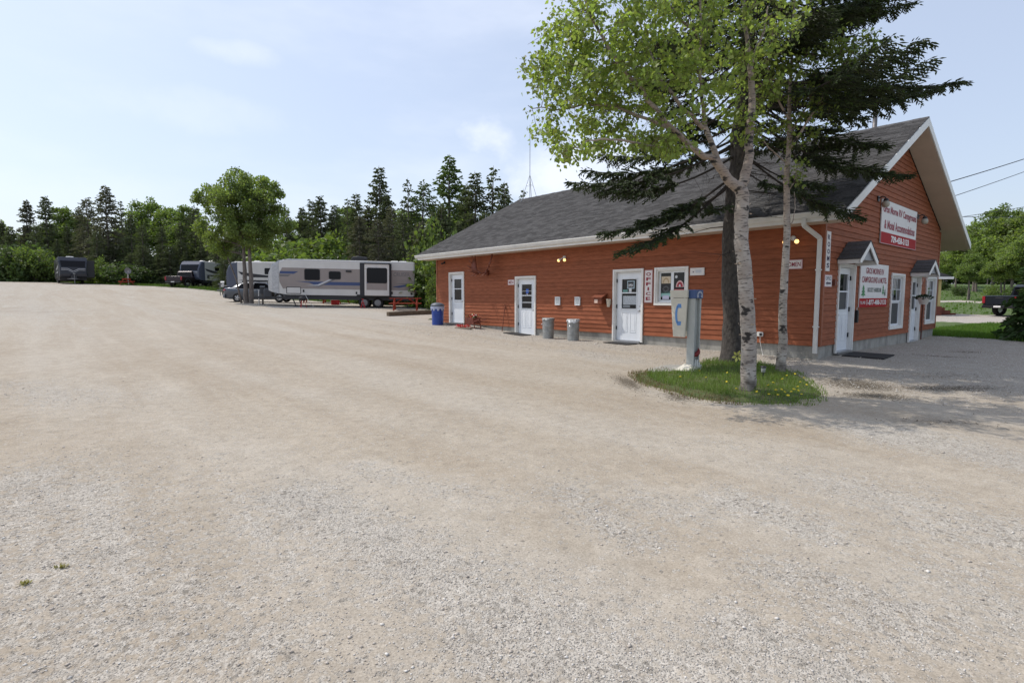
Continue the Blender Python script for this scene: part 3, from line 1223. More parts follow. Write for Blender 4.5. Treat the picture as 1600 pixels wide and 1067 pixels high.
    mb.lathe([(.16, -.14), (.15, -.02), (.062, .02), (.062, .74), (.075, .74), (.075, .80), (.058, .80), (.058, .7)], 16, (RID_T + .16, .72, RID_Z))
    mb.build('vent_pipe', mat('vent_steel', (.16, .15, .15), .5, .5, noise=(8, .4)), BLD, True)


def door(M, o, style):
    a0, a1, z0, z1 = o
    fr = MB()
    w = .062
    for (p, q, u, v) in ((a0 - w, a0, z0, z1 + w), (a1, a1 + w, z0, z1 + w), (a0, a1, z1, z1 + w)):
        pbox(fr, M, p, q, .0, .052, u, v)
    for (p, q, u, v) in ((a0 + .001, a0 + .03, z0, z1), (a1 - .03, a1 - .001, z0, z1), (a0 + .03, a1 - .03, z1 - .03, z1 - .001)):
        pbox(fr, M, p, q, -.159, .03, u, v)
    f = fr.build('door_frame', M_WHITE, BLD, bevel=.006)
    th = MB()
    pbox(th, M, a0 + .031, a1 - .031, -.15, .075, z0 - .03, z0 + .025)
    th.build('threshold', M_STEEL, f)
    d0, d1, y0, y1 = a0 + .034, a1 - .034, z0 + .03, z1 - .034
    ob, of = -.105, -.06
    W_ = d1 - d0
    Hh = y1 - y0
    if style == 'storm':
        wa, wb = d0 + W_ * .15, d1 - W_ * .15
        wz0, wz1, mid = y0 + Hh * .50, y0 + Hh * .925, y0 + Hh * .715
    else:
        wa, wb = d0 + W_ * .22, d1 - W_ * .20
        wz0, wz1, mid = y0 + Hh * .47, y0 + Hh * .90, y0 + Hh * .70
    sl = MB()
    for (p, q, u, v) in ((d0, wa, y0, y1), (wb, d1, y0, y1), (wa, wb, y0, wz0), (wa, wb, wz1, y1)):
        pbox(sl, M, p, q, ob, of, u, v)
    # glazing bead and the bar between the two lights
    for (p, q, u, v) in ((wa - .025, wa, wz0 - .025, wz1 + .025), (wb, wb + .025, wz0 - .025, wz1 + .025), (wa, wb, wz0 - .025, wz0), (wa, wb, wz1, wz1 + .025), (wa, wb, mid - .018, mid + .018)):
        pbox(sl, M, p, q, of, of + .014, u, v)
    if style != 'flush':
        pw = (wb - wa - .08) / 2
        for k in range(2):
            p = wa + k * (pw + .08)
            u, v = y0 + Hh * .12, wz0 - .12
            for (aa, bb, uu, vv) in ((p, p + .022, u, v), (p + pw - .022, p + pw, u, v), (p + .022, p + pw - .022, u, u + .022), (p + .022, p + pw - .022, v - .022, v)):
                pbox(sl, M, aa, bb, of, of + .008, uu, vv)
            pbox(sl, M, p + .05, p + pw - .05, of, of + .006, u + .05, v - .05)
    s = sl.build('door', M_DOOR, BLD, bevel=.003)
    for u, v, mt in ((mid + .018, wz1, M_GLASS), (wz0, mid - .018, M_SCREEN if style == 'storm' else M_GLASS)):
        g = MB()
        pbox(g, M, wa, wb, -.09, -.082, u, v)
        g.build('pane', mt, s)
    hb = MB()
    side = d0 + .07 if style in ('storm',) else (d1 - .07)
    if M is MF:
        side = d0 + .07
    ctr = M(side, of, y0 + Hh * .44)
    outv = np.array(M(0, 1, 0)) - np.array(M(0, 0, 0))
    av = np.array(M(1, 0, 0)) - np.array(M(0, 0, 0))
    c = np.array(ctr)
    hb.tube([c, c + outv * .012, c + outv * .012, c + outv * .05, c + outv * .055, c + outv * .085, c + outv * .09], [.03, .03, .012, .012, .026, .028, .012], 12)
    c2 = c + np.array([0, 0, .14])
    hb.tube([c2, c2 + outv * .02, c2 + outv * .025], [.024, .024, .012], 12)
    hb.build('handle', M_STEEL, s, True)
    hs = d1 - .005 if side < (d0 + d1) / 2 else d0 + .005
    for zz in (.18, .5, .88):
        h = MB()
        pbox(h, M, hs - .014, hs + .014, of + .001, of + .03, y0 + Hh * zz - .055, y0 + Hh * zz + .055)
        h.build('hinge', M_BLACK, s)
    return s, (wa, wb, wz0, mid, wz1, of)


def window(M, o, style):
    a0, a1, z0, z1 = o
    fr = MB()
    w = .062
    for (p, q, u, v) in ((a0 - w, a0, z0 - w, z1 + w), (a1, a1 + w, z0 - w, z1 + w), (a0, a1, z1, z1 + w), (a0, a1, z0 - w, z0)):
        pbox(fr, M, p, q, .0, .052, u, v)
    for (p, q, u, v) in ((a0 + .001, a0 + .04, z0 + .001, z1 - .001), (a1 - .04, a1 - .001, z0 + .001, z1 - .001), (a0 + .04, a1 - .04, z1 - .04, z1 - .001), (a0 + .04, a1 - .04, z0 + .001, z0 + .04)):
        pbox(fr, M, p, q, -.10, .028, u, v)
    win = fr.build('window', M_WHITE, BLD, bevel=.004)
    b0, b1, y0, y1 = a0 + .04, a1 - .04, z0 + .04, z1 - .04
    sash = MB()
    if style == 'slider':
        mid = (b0 + b1) / 2
        cells = [(b0, mid, y0, y1), (mid, b1, y0, y1)]
    else:
        mid = y0 + (y1 - y0) * .49
        cells = [(b0, b1, mid, y1), (b0, b1, y0, mid)]
    panes = []
    for i, (p, q, u, v) in enumerate(cells):
        t_ = .055 if style == 'slider' else .045
        dp = -.03 - .03 * i
        for (aa, bb, uu, vv) in ((p, p + t_, u, v), (q - t_, q, u, v), (p + t_, q - t_, v - t_, v), (p + t_, q - t_, u, u + t_)):
            pbox(sash, M, aa, bb, dp - .03, dp, uu, vv)
        panes.append((p + t_, q - t_, u + t_, v - t_, dp))
    sash.build('sash', M_DOOR, win)
    for i, (p, q, u, v, dp) in enumerate(panes):
        g = MB()
        pbox(g, M, p, q, dp - .022, dp - .014, u, v)
        g.build('pane', M_SCREEN if (style == 'hung' and i == 1) else M_GLASS, win)
        if style == 'hung' and i == 0:
            b_ = MB()
            for k in (1, 2):
                x = p + (q - p) * k / 3
                pbox(b_, M, x - .008, x + .008, dp - .012, dp - .004, u, v)
            y = (u + v) / 2
            pbox(b_, M, p, q, dp - .0125, dp - .0045, y - .008, y + .008)
            b_.build('muntin', M_DOOR, win)
    return win, panes


def flat(M, a0, a1, out, z0, z1, m, name, parent, th=.002):
    mb = MB()
    pbox(mb, M, a0, a1, out, out + th, z0, z1)
    return mb.build(name, m, parent)


def canopy(t0, t1, ze, za, name='door_canopy'):
    mb = MB()
    D = .46
    tm = (t0 + t1) / 2
    for a, b, sg in ((t0 - .06, tm, 1), (t1 + .06, tm, -1)):
        dz = (za - ze) / (tm - t0) * .06
        za0 = ze - dz
        mb.prism([(a, -.03, za0), (b, -.03, za), (b, -.03, za - .05), (a, -.03, za0 - .05)], (0, -D, 0))
    c = mb.build(name, M_WHITE, BLD, fixn=True)
    mb = MB()
    for a, b in ((t0 - .085, tm), (t1 + .085, tm)):
        slope = (za - ze) / (tm - t0)
        n = 4
        for i in range(n):
            f0, f1 = i / n, (i + 1) / n
            lo = ze - slope * .085
            p0, p1 = a + (b - a) * f0, a + (b - a) * f1
            q0, q1 = lo + (za - lo) * f0 + .03, lo + (za - lo) * f1 + .012
            mb.prism([(p0, -.03, q0), (p1, -.03, q1), (p1, -.03, q1 - .014), (p0, -.03, q0 - .03)], (0, -D - .03, 0))
    mb.build('canopy_shingles', M_SHING, c, fixn=True)
    for a, sg in ((t0, 1), (t1, -1)):
        mb = MB()
        mb.box((a - .055 * (1 if sg > 0 else -1), -.032, ze - .15), (a + .03 * sg, -.03 - D + .01, ze - .055))
        mb.build('canopy_fascia', M_WHITE, c)
    mb = MB()
    sl = (za - ze) / (tm - t0)
    for a, sg in ((t0 - .06, 1), (t1 + .06, -1)):
        lo = ze - sl * .06
        mb.prism([(a, -.03 - D - .002, lo - .01), (tm, -.03 - D - .002, za - .01), (tm, -.03 - D - .002, za - .15), (a + .1 * sg, -.03 - D - .002, lo - .10), (a, -.03 - D - .002, lo - .10)], (0, -.02, 0))
    mb.build('canopy_rake', M_WHITE, c, fixn=True)
    mb = MB()
    mb.prism([(t0 + .04, -.05 - D + .06, ze - .05), (t1 - .04, -.05 - D + .06, ze - .05), (tm, -.05 - D + .06, za - .07)], (0, .01, 0))
    mb.build('canopy_gable', mat('canopy_grey', (.30, .31, .33), .5), c, fixn=True)


build_shell()
siding()
roof()
DL = door(MF, OPEN_F[0], 'flush')
DM = door(MF, OPEN_F[1], 'panel')
DO = door(MF, OPEN_F[2], 'panel')
WO = window(MF, OPEN_F[3], 'slider')
D1 = door(MG, OPEN_G[0], 'storm')
W1 = window(MG, OPEN_G[1], 'hung')
D2 = door(MG, OPEN_G[2], 'storm')
W2 = window(MG, OPEN_G[3], 'hung')
canopy(.88, 2.08, 2.53, 2.93)
canopy(7.33, 8.62, 2.40, 2.77)


# ------------------------------------------------------------------ print and papers on the glass
def papers():
    pb, pw, pk = mat('paper_blue', (.10, .22, .42), .5), mat('paper_white', (.62, .64, .66), .5), mat('poster_black', (.02, .02, .022), .4)
    s, (wa, wb, wz0, mid, wz1, of) = DO
    g = -.0815
    flat(MF, wa + .10, wb - .18, g, mid + .13, wz1 - .05, mat('open_sign_frame', (.42, .55, .62), .4), 'sticker', s)
    flat(MF, wa + .125, wb - .205, g + .003, mid + .155, wz1 - .075, pk, 'sticker', s)
    lettering('OPEN', s, MF(wb - .215, g + .007, mid + .185), (0, -1, 0), (0, 0, 1), wb - wa - .36, .09, pw, .03)
    flat(MF, wb - .2, wb - .02, g, mid + .025, mid + .10, mat('paper_green', (.12, .28, .25), .5), 'sticker', s)
    flat(MF, wa + .2, wa + .30, g, mid + .025, mid + .13, pw, 'sticker', s)
    flat(MF, wa + .02, wb - .03, g, wz0 + .12, mid - .09, mat('notice_paper', (.48, .52, .56), .5, noise=(25, .4)), 'sticker', s)
    flat(MF, wa + .25, wb - .03, g + .003, wz0 + .03, wz0 + .105, mat('notice_grey', (.22, .24, .26), .5), 'sticker', s)
    s, (wa, wb, wz0, mid, wz1, of) = DM
    mb = MB()
    c = np.array(MF((wa + wb) / 2, g, mid + .13))
    for ang in (0, math.pi / 2):
        pass
    flat(MF, (wa + wb) / 2 - .07, (wa + wb) / 2 + .07, g, mid + .09, mid + .24, mat('sticker_blue', (.03, .12, .5), .4), 'sticker', s)
    flat(MF, (wa + wb) / 2 - .03, (wa + wb) / 2 + .04, g, mid + .03, mid + .08, mat('sticker_mauve', (.4, .4, .6), .4), 'sticker', s)
    for zz in (mid + .155, wz0 + .19):
        flat(MF, wa + .01, wb - .01, g + .004, zz, zz + (.018 if zz > mid else .05), mat('blind_bar', (.45, .46, .46), .5), 'sticker', s)
    win, ps = WO
    # right light in the photograph = small y
    p, q, u, v, dp = ps[0]
    o_ = dp - .0125
    W_ = q - p
    H2 = v - u
    cx_ = (p + q) / 2
    # near pane: round sticker, red arch sticker, red strip
    def disc(a, z, r, out, m, half=False, squash=1):
        mb = MB()
        n = 20
        pts = []
        for i in range(n + 1 if half else n):
            th = math.pi * i / n if half else 2 * math.pi * i / n
            pts.append(np.array(MF(a + r * math.cos(th), out, z + r * math.sin(th) * squash)))
        mb.prism(pts, np.array(MF(0, .0015, 0)))
        mb.build('sticker', m, win, fixn=True)
    red = mat('sticker_red', (.5, .03, .05), .4)
    disc(q - .07, v - .12, .042, o_, pw)
    disc(cx_ - .02, u + .36, .125, o_, mat('sticker_pink', (.65, .42, .42), .4), True, 1.5)
    disc(cx_ - .02, u + .37, .09, o_ + .002, mat('sticker_wine', (.34, .02, .04), .4), True, 1.5)
    disc(cx_ - .02, u + .375, .03, o_ + .004, pw, True, 2.2)
    flat(MF, p + .005, q - .005, o_, u + .22, u + .30, red, 'sticker', win)
    flat(MF, p + .03, q - .03, o_ + .003, u + .24, u + .28, mat('sticker_pink', (.65, .42, .42), .4), 'sticker', win)
    p, q, u, v, dp = ps[1]
    o_ = dp - .0125
    cx_ = (p + q) / 2
    flat(MF, p + .015, q - .015, o_, v - .30, v - .10, mat('sticker_cream', (.60, .50, .36), .4), 'sticker', win)
    disc(cx_, v - .285, .10, o_ + .002, mat('sticker_ochre', (.42, .30, .17), .4), True, 1.5)
    disc(cx_, v - .285, .07, o_ + .004, mat('sticker_cream', (.60, .50, .36), .4), True, 1.5)
    flat(MF, p + .012, q - .012, o_, v - .58, v - .33, pk, 'sticker', win)
    mb = MB()
    for r_ in (.10, .07):
        pts = [np.array(MF(cx_ + r_ * math.cos(t), o_ + .004, v - .455 + r_ * .75 * math.sin(t))) for t in np.linspace(0, 6.283, 25)]
        mb.tube(pts, .003, 4)
    mb.build('sticker', mat('sticker_grey', (.35, .35, .36), .4), win)
    flat(MF, p + .015, q - .015, o_, u + .09, u + .25, mat('sticker_mint', (.28, .52, .48), .4), 'sticker', win)
    flat(MF, p + .06, q - .06, o_ + .003, u + .02, u + .13, mat('sticker_lilac', (.55, .55, .68), .4), 'sticker', win)


papers()
# small card strip below the far door's glass
flat(MF, DL[1][0], DL[1][1], -.058, DL[1][2] - .10, DL[1][2] - .075, M_STEEL, 'mail_slot', DL[0])
# ------------------------------------------------------------------ things fixed to the office walls
def wall_thing(name, label, cat, M, a, z, group=None):
    p = M(a, 0, z)
    return thing(name, label, cat, bw(*p), BROT, group)


def XD(M):
    return (0, -1, 0) if M is MF else (1, 0, 0)


def sign(name, label, M, a0, a1, z0, z1, face=None, edge=None, group=None, out=.045, t=.014):
    T = wall_thing(name, label, 'sign', M, a0, z0, group)
    w, h = a1 - a0, z1 - z0
    mb = MB()
    pbox(mb, M, 0, w, out - t - .012, out, 0, h)
    mb.build('board', edge or M_SIGN, T)
    if face:
        e = .018
        flat(M, e, w - e, out, e, h - e, face, 'face', T)
    return T, w, h, out + .0022


def sx(M, w, x):
    "distance from the left edge as read -> wall coordinate"
    return w - x if M is MF else x


def write(T, M, w, txt, x, z, tw, th, m, out, bold=.02):
    lettering(txt, T, M(sx(M, w, x), out + .0015, z), XD(M), (0, 0, 1), tw, th, m, bold)


def pine_icon(T, M, w, x, z, ww, hh, m, out):
    mb = MB()
    for k in range(3):
        f = 1 - .24 * k
        y0 = hh * (.12 + .26 * k)
        y1 = y0 + hh * .36
        pts = [M(sx(M, w, x - ww / 2 * f), out, z + y0), M(sx(M, w, x + ww / 2 * f), out, z + y0), M(sx(M, w, x), out, z + y1)]
        mb.prism(pts, np.array(M(0, .0015 + .0005 * k, 0)))
    pbox(mb, M, sx(M, w, x - ww * .08), sx(M, w, x + ww * .08), out, out + .0015, z, z + hh * .12)
    mb.build('logo', m, T, fixn=True)


def vertical_word(T, M, w, h, txt, m, out, frac=.62, pad=.05, lh=.7):
    n = len(txt)
    st = (h - 2 * pad) / n
    for i, ch in enumerate(txt):
        lw = w * frac if ch not in 'I1' else w * frac * .35
        z = h - pad - st * (i + 1) + st * (1 - lh) / 2
        lettering(ch, T, M(sx(M, w, (w - lw) / 2), out + .0015, z), XD(M), (0, 0, 1), lw, st * lh, m, .035, 'letter')


# main sign high on the gable
T, w, h, o = sign('gable_sign', 'large white sign reading Gros Morne RV Campground high on the gable', MG, 3.9, 7.5, 3.085, 4.26, out=.06)
bz = .305
flat(MG, .0, w, o - .0015, 0, bz, M_RED, 'red_band', T)
write(T, MG, w, 'Gros Morne RV Campground', .10, .78, w - .2, .27, M_DKRED, o, .035)
write(T, MG, w, '& Motel Accommodations', .26, .40, w - .46, .25, M_DKRED, o, .035)
write(T, MG, w, '709-458-3133', .95, .06, w - 1.75, .19, mat('letter_white', (.78, .77, .75), .5), o + .002, .035)
mb = MB()
for (p, q, u, v) in ((-.012, w + .012, -.012, .004), (-.012, .004, 0, bz), (w - .004, w + .012, 0, bz)):
    pbox(mb, MG, p, q, o - .002, o + .004, u, v)
mb.build('edging', M_PINK, T)
# second sign between door and window
T, w, h, o = sign('campground_sign', 'white campground and motel sign with green trees and Rocky Harbour in the middle', MG, 2.45, 4.84, 1.33, 2.49, out=.05)
flat(MG, .0, w, o - .0015, 0, .235, M_RED, 'red_band', T)
write(T, MG, w, 'GROS MORNE RV', .42, .88, w - .84, .16, M_DKRED, o)
write(T, MG, w, 'CAMPGROUND & MOTEL', .13, .645, w - .26, .16, M_DKRED, o)
write(T, MG, w, 'ROCKY HARBOUR', .62, .40, w - 1.2, .12, mat('letter_green', (.06, .09, .08), .5), o)
write(T, MG, w, 'TOLL FREE', .05, .085, .42, .075, M_SIGN, o + .002)
write(T, MG, w, '1-877-488-3133', .58, .055, w - .68, .14, M_SIGN, o + .002, .03)
pine_icon(T, MG, w, .28, .27, .36, .32, M_GREEN, o)
pine_icon(T, MG, w, w - .42, .33, .22, .28, M_GREEN, o)
pine_icon(T, MG, w, w - .24, .30, .2, .2, mat('icon_dark', (.05, .1, .07), .5), o)
# small signs
T, w, h, o = sign('rooms_sign', 'narrow upright white sign with letters spelling ROOMS at the corner', MG, .035, .285, 2.19, 3.09)
vertical_word(T, MG, w, h, 'ROOMS', M_LETB, o, .58)
T, w, h, o = sign('arrow_sign', 'small white sign saying OFFICE with an arrow, under the ROOMS sign', MG, .02, .47, 1.83, 2.11, M_SIGN, M_PINK)
write(T, MG, w, 'OFFICE', .05, .155, w - .1, .085, M_LETB, o, .01)
mb = MB()
zc = .085
mb.prism([MG(.06, o, zc), MG(.16, o, zc + .045), MG(.16, o, zc + .022), MG(w - .07, o, zc + .022), MG(w - .07, o, zc - .022), MG(.16, o, zc - .022), MG(.16, o, zc - .045)], MG(0, .0015, 0))
mb.build('arrow', M_LETB, T, fixn=True)
T, w, h, o = sign('office_sign', 'upright white OFFICE sign in red letters beside the office door', MF, 4.53, 4.80, 1.43, 2.385, M_SIGN, M_PINK)
vertical_word(T, MF, w, h, 'OFFICE', M_DKRED, o, .60)
T, w, h, o = sign('small_white_sign', 'small blank looking white plate with faint blue print above the telephone', MF, 2.905, 3.325, 2.185, 2.385, M_SIGN)
write(T, MF, w, 'CANADA SELECT', .16, .115, .2, .032, mat('letter_pale_blue', (.25, .38, .55), .5), o, .0)
write(T, MF, w, 'MEMBER', .17, .07, .18, .028, MATS['letter_pale_blue'], o, .0)
mb = MB()
mb.prism([MF(w - .085, o, .07), MF(w - .125, o, .09), MF(w - .085, o, .12)], MF(0, .0015, 0))
mb.build('logo', M_LETB, T, fixn=True)
T, w, h, o = sign('washroom_sign', 'white washroom sign by the downspout, half hidden behind the thin birch', MF, .43, .90, 2.255, 2.475, M_SIGN, M_PINK)
write(T, MF, w, 'WOMEN', .035, .055, w - .07, .11, M_DKRED, o, .015)
T, w, h, o = sign('washroom_sign', 'small washroom sign on the wall left of the middle door', MF, 10.64, 11.0, 2.05, 2.25, M_SIGN, M_PINK)
write(T, MF, w, 'MEN', .05, .045, w - .1, .11, M_DKRED, o, .015)
# two small notice cases
for a0, a1, lab in ((8.235, 8.465, 'left of the two small white notice cases above the grey bins'), (7.32, 7.545, 'right of the two small white notice cases above the grey bins')):
    T = wall_thing('notice_case', lab, 'notice case', MF, a0, 1.318, 'small notice cases on the front wall')
    mb = MB()
    w = a1 - a0
    pbox(mb, MF, 0, w, .022, .075, 0, .285)
    mb.build('case', M_DOOR, T, bevel=.006)
    flat(MF, .03, w - .03, .075, .04, .25, mat('notice_leaf', (.46, .49, .50), .4, noise=(30, .4)), 'sheet', T)
    mb = MB()
    pbox(mb, MF, .005, w - .005, .075, .09, .265, .283)
    mb.build('lid', M_DOOR, T)


def floodlight(a, z, label):
    T = wall_thing('floodlight', label, 'lamp', MF, a, z, 'twin floodlights under the eave')
    mb = MB()
    c = np.array(MF(0, .02, .03))
    mb.tube([c, c + np.array(MF(0, .035, 0)), c + np.array(MF(0, .05, 0))], [.06, .06, .03], 14)
    mb.build('base', M_WHITE, T, True)
    for sg in (-1, 1):
        mb = MB()
        p = np.array(MF(0, .05, .03))
        q = np.array(MF(sg * .07, .10, .0))
        e = np.array(MF(sg * .13, .17, -.06))
        mb.tube([p, q, q + (e - q) * .3], .014, 8)
        mb.tube([q + (e - q) * .25, q + (e - q) * .5, e], [.022, .04, .052], 12)
        h = mb.build('lamp_holder', M_WHITE, T, True)
        mb = MB()
        mb.ball(e + (e - q) * .08, .05, 12, 8)
        mb.build('bulb', mat('lit_bulb', (.9, .75, .45), .3, emit=((1.0, .58, .18), 2.2)), h, True)


floodlight(8.06, 2.90, 'lit twin floodlight high on the front wall above the bins')
floodlight(.66, 2.95, 'lit twin floodlight beside the downspout, partly behind the thin birch')


def jar_light(a, z, label):
    T = wall_thing('wall_lamp', label, 'lamp', MG, a, z, 'frosted lamps beside the big sign')
    mb = MB()
    pbox(mb, MG, -.06, .06, .026, .05, -.02, .12)
    mb.tube([MG(0, .05, .06), MG(0, .13, .10), MG(0, .20, .06), MG(0, .21, .0)], .016, 8)
    mb.tube([MG(0, .21, .03), MG(0, .21, -.03)], [.05, .07], 14)
    mb.build('bracket', M_BLACK, T)
    mb = MB()
    mb.lathe([(.05, -.03), (.085, -.06), (.095, -.12), (.075, -.18), (.03, -.205)], 16, MG(0, .21, 0))
    mb.build('shade', mat('frosted_glass', (.36, .34, .28), .4), T, True)


jar_light(3.62, 4.18, 'frosted wall lamp at the left top corner of the big gable sign')
jar_light(7.75, 4.10, 'frosted wall lamp right of the big gable sign')

# wooden mailbox, ashtray cup, outlet, small camera, black key box
T = wall_thing('mailbox', 'red brown wooden letter box with little roof left of the office door', 'mailbox', MF, 6.40, 1.38)
mb = MB()
pbox(mb, MF, -.17, .17, .026, .27, 0, .20)
mb.build('box', mat('mailbox_wood', (.20, .055, .025), .6, noise=(8, .3)), T, bevel=.008)
mb = MB()
mb.prism([MF(-.21, .024, .30), MF(-.21, .31, .19), MF(-.21, .31, .215), MF(-.21, .024, .325)], MF(.42, 0, 0))
mb.build('roof', MATS['mailbox_wood'], T, fixn=True)
mb = MB()
mb.prism([MF(-.169, .0265, .2), MF(-.169, .268, .2), MF(-.169, .0265, .292)], MF(.338, 0, 0))
mb.build('cheek', MATS['mailbox_wood'], T, fixn=True)
flat(MF, -.01, .12, .271, .03, .14, mat('mail_label', (.75, .55, .45), .5), 'label', T)
T = wall_thing('ashtray', 'small cream tapered wall ashtray between mailbox and office door', 'ashtray', MF, 6.08, 1.29)
mb = MB()
mb.lathe([(.045, 0), (.048, .01), (.075, .22), (.08, .225), (.08, .24), (.06, .24)], 16, MF(0, .11, 0))
pbox(mb, MF, -.04, .04, .02, .045, .08, .2)
mb.build('cup', mat('cream_plastic', (.60, .54, .45), .5), T, True)
T = wall_thing('power_outlet', 'white weatherproof outlet box low on the wall behind the white birch', 'outlet', MF, 1.35, .62)
mb = MB()
pbox(mb, MF, -.075, .075, .022, .065, 0, .11)
mb.build('cover', M_WHITE, T, bevel=.008)
mb = MB()
pbox(mb, MF, -.05, .0, .065, .09, .02, .09)
mb.build('plug', M_BLACK, T)
mb = MB()
mb.tube([MF(-.02, .08, .02), MF(-.03, .10, -.12), MF(-.10, .16, -.3), MF(-.16, .22, -.42), MF(-.22, .3, -.485)], .006, 6)
mb.build('cord', mat('white_cord', (.6, .6, .58), .5), T)
T = wall_thing('camera', 'small dark security camera near the far end of the front wall', 'camera', MF, 15.3, 3.10)
mb = MB()
pbox(mb, MF, -.04, .04, .024, .06, -.05, .05)
mb.tube([MF(0, .05, 0), MF(-.02, .12, -.03), MF(-.05, .22, -.06)], [.02, .035, .035], 10)
mb.build('body', M_BLACK, T)
T = wall_thing('key_box', 'black key box on the gable wall beside the near door', 'box', MG, 2.3, 1.02)
mb = MB()
pbox(mb, MG, -.045, .045, .022, .09, -.08, .24)
mb.build('case', M_BLACK, T, bevel=.01)
mb = MB()
mb.tube([MG(-.02, .05, .24), MG(-.02, .055, .31), MG(.02, .055, .31), MG(.02, .05, .24)], .007, 6)
mb.build('shackle', M_STEEL, T)
T = wall_thing('conduit_pipe', 'thin brown pipe running down the gable wall right of the far door', 'pipe', MG, 8.97, .12)
mb = MB()
mb.tube([MG(0, .045, 0), MG(0, .045, 1.45)], .02, 8)
for z in (.3, 1.2):
    pbox(mb, MG, -.035, .035, .02, .07, z, z + .02)
mb.build('tube', mat('pipe_brown', (.12, .04, .025), .6), T)
T = wall_thing('meter_box', 'small reddish junction box right of the arrow sign', 'box', MG, .62, 1.86)
mb = MB()
pbox(mb, MG, -.05, .05, .022, .08, 0, .15)
mb.build('case', mat('rust_box', (.16, .05, .03), .6), T, bevel=.006)
# moose antlers
T = wall_thing('moose_antlers', 'pair of brown moose antlers mounted high on the front wall', 'antlers', MF, 12.25, 2.55)
m = mat('antler', (.19, .055, .03), .6, noise=(9, .4))
mb = MB()
mb.lathe([(.07, -.10), (.09, 0), (.07, .10)], 10, MF(0, .08, 0))
mb.build('skull_plate', m, T, True)
for sg, rise in ((-1, .66), (1, .58)):
    mb = MB()
    b = [np.array(MF(sg * .05, .10, .0)), np.array(MF(sg * .18, .22, -.02)), np.array(MF(sg * .30, .30, .06))]
    mb.tube(b, [.035, .03, .05], 8)
    # palm: a curved plate with tines along its edge
    inner = [(.26, .30, .0), (.36, .30, .22), (.44, .26, .44), (.52, .24, rise)]
    outer = [(.40, .42, -.02), (.52, .42, .16), (.60, .36, .36), (.62, .28, rise - .06)]
    vs = []
    for (a_, o_, z_), (a2, o2, z2) in zip(inner, outer):
        vs += [MF(sg * a_, o_, z_), MF(sg * a2, o2, z2), MF(sg * (a_ + .01), o_ + .03, z_), MF(sg * (a2 + .0), o2 + .03, z2)]
    fs = []
    for i in range(3):
        k = i * 4
        fs += [(k, k + 1, k + 5, k + 4), (k + 2, k + 6, k + 7, k + 3), (k, k + 4, k + 6, k + 2), (k + 1, k + 3, k + 7, k + 5)]
    fs += [(0, 2, 3, 1), (12, 13, 15, 14)]
    mb.add(vs, fs)
    for (a_, o_, z_), (da, do, dz), L in (((.46, .43, .05), (.5, .5, .1), .2), ((.56, .42, .2), (.6, .4, .35), .2), ((.60, .36, .38), (.6, .2, .6), .2), ((.60, .28, rise - .06), (.35, .1, .9), .2), ((.53, .25, rise), (-.1, 0, 1), .22), ((.30, .36, -.02), (.25, .7, -.45), .30), ((.24, .32, -.02), (-.2, .7, -.55), .28)):
        p = np.array((a_, o_, z_))
        d = norm((da, do, dz)) * L
        pts = [p, p + d * .55 + np.array([0, .02, .01]), p + d + np.array([0, .02, .04])]
        mb.tube([MF(sg * x[0], x[1], x[2]) for x in pts], [.028, .02, .005], 7)
    mb.build('antler', m, T, True, fixn=True)
# hanging basket at the second gable door
T = thing('hanging_basket', 'white hanging flower pot with dark trailing plant by the far gable door', 'hanging basket', bw(*MG(7.52, .36, 1.36)), BROT)
mb = MB()
mb.lathe([(.08, 0), (.10, .01), (.175, .21), (.19, .215), (.19, .235), (.16, .235), (.15, .2)], 20)
mb.build('pot', M_WHITE, T, True)
mb = MB()
for k in range(3):
    a = k * 2.094
    mb.tube([(.18 * math.cos(a), .18 * math.sin(a), .22), (.0, 0, .95)], .004, 5)
mb.tube([(0, 0, .94), (.02, .0, 1.0), (.0, .0, 1.03)], .006, 5)
mb.build('hanger', M_STEEL, T)
V, F = [], []
for i in range(260):
    a, r_ = random.random() * 6.28, .24 * math.sqrt(random.random())
    c = np.array([r_ * math.cos(a), r_ * math.sin(a), .24 + random.random() * .10 * (1 - r_ / .3) - (.08 if r_ > .19 else 0) * random.random()])
    u, v = norm(np.random.randn(3)) * .035, norm(np.random.randn(3)) * .022
    k = len(V)
    V += [c - u, c + v, c + u, c - v]
    F.append((k, k + 1, k + 2, k + 3))
obj('foliage', np_mesh('foliage', V, F, leaf_mat('basket_leaf', (.022, .045, .016), .2)), T)

# antenna mast on the far ridge end
T = thing('antenna_mast', 'thin metal antenna mast on a tripod at the far end of the ridge', 'antenna', bw(RID_T, 15.75, RID_Z), BROT)
mb = MB()
mb.tube([(0, 0, .02), (0, 0, 3.6)], .017, 8)
mb.build('mast', mat('galvanised', (.36, .37, .38), .4, .6), T)
for a in (0.6, 2.7, 4.8):
    mb = MB()
    dx = .45 * math.cos(a)
    zr = -.5 * abs(dx) + .02
    mb.tube([(dx, .45 * math.sin(a), zr), (.0, 0, 1.15)], .013, 6)
    mb.box((dx - .05, .45 * math.sin(a) - .04, zr - .02), (dx + .05, .45 * math.sin(a) + .04, zr + .005))
    mb.build('leg', MATS['galvanised'], T)
mb = MB()
mb.tube([(.17 * math.cos(a), .17 * math.sin(a), .62) for a in np.linspace(0, 6.283, 17)], .006, 5)
mb.build('brace', MATS['galvanised'], T)
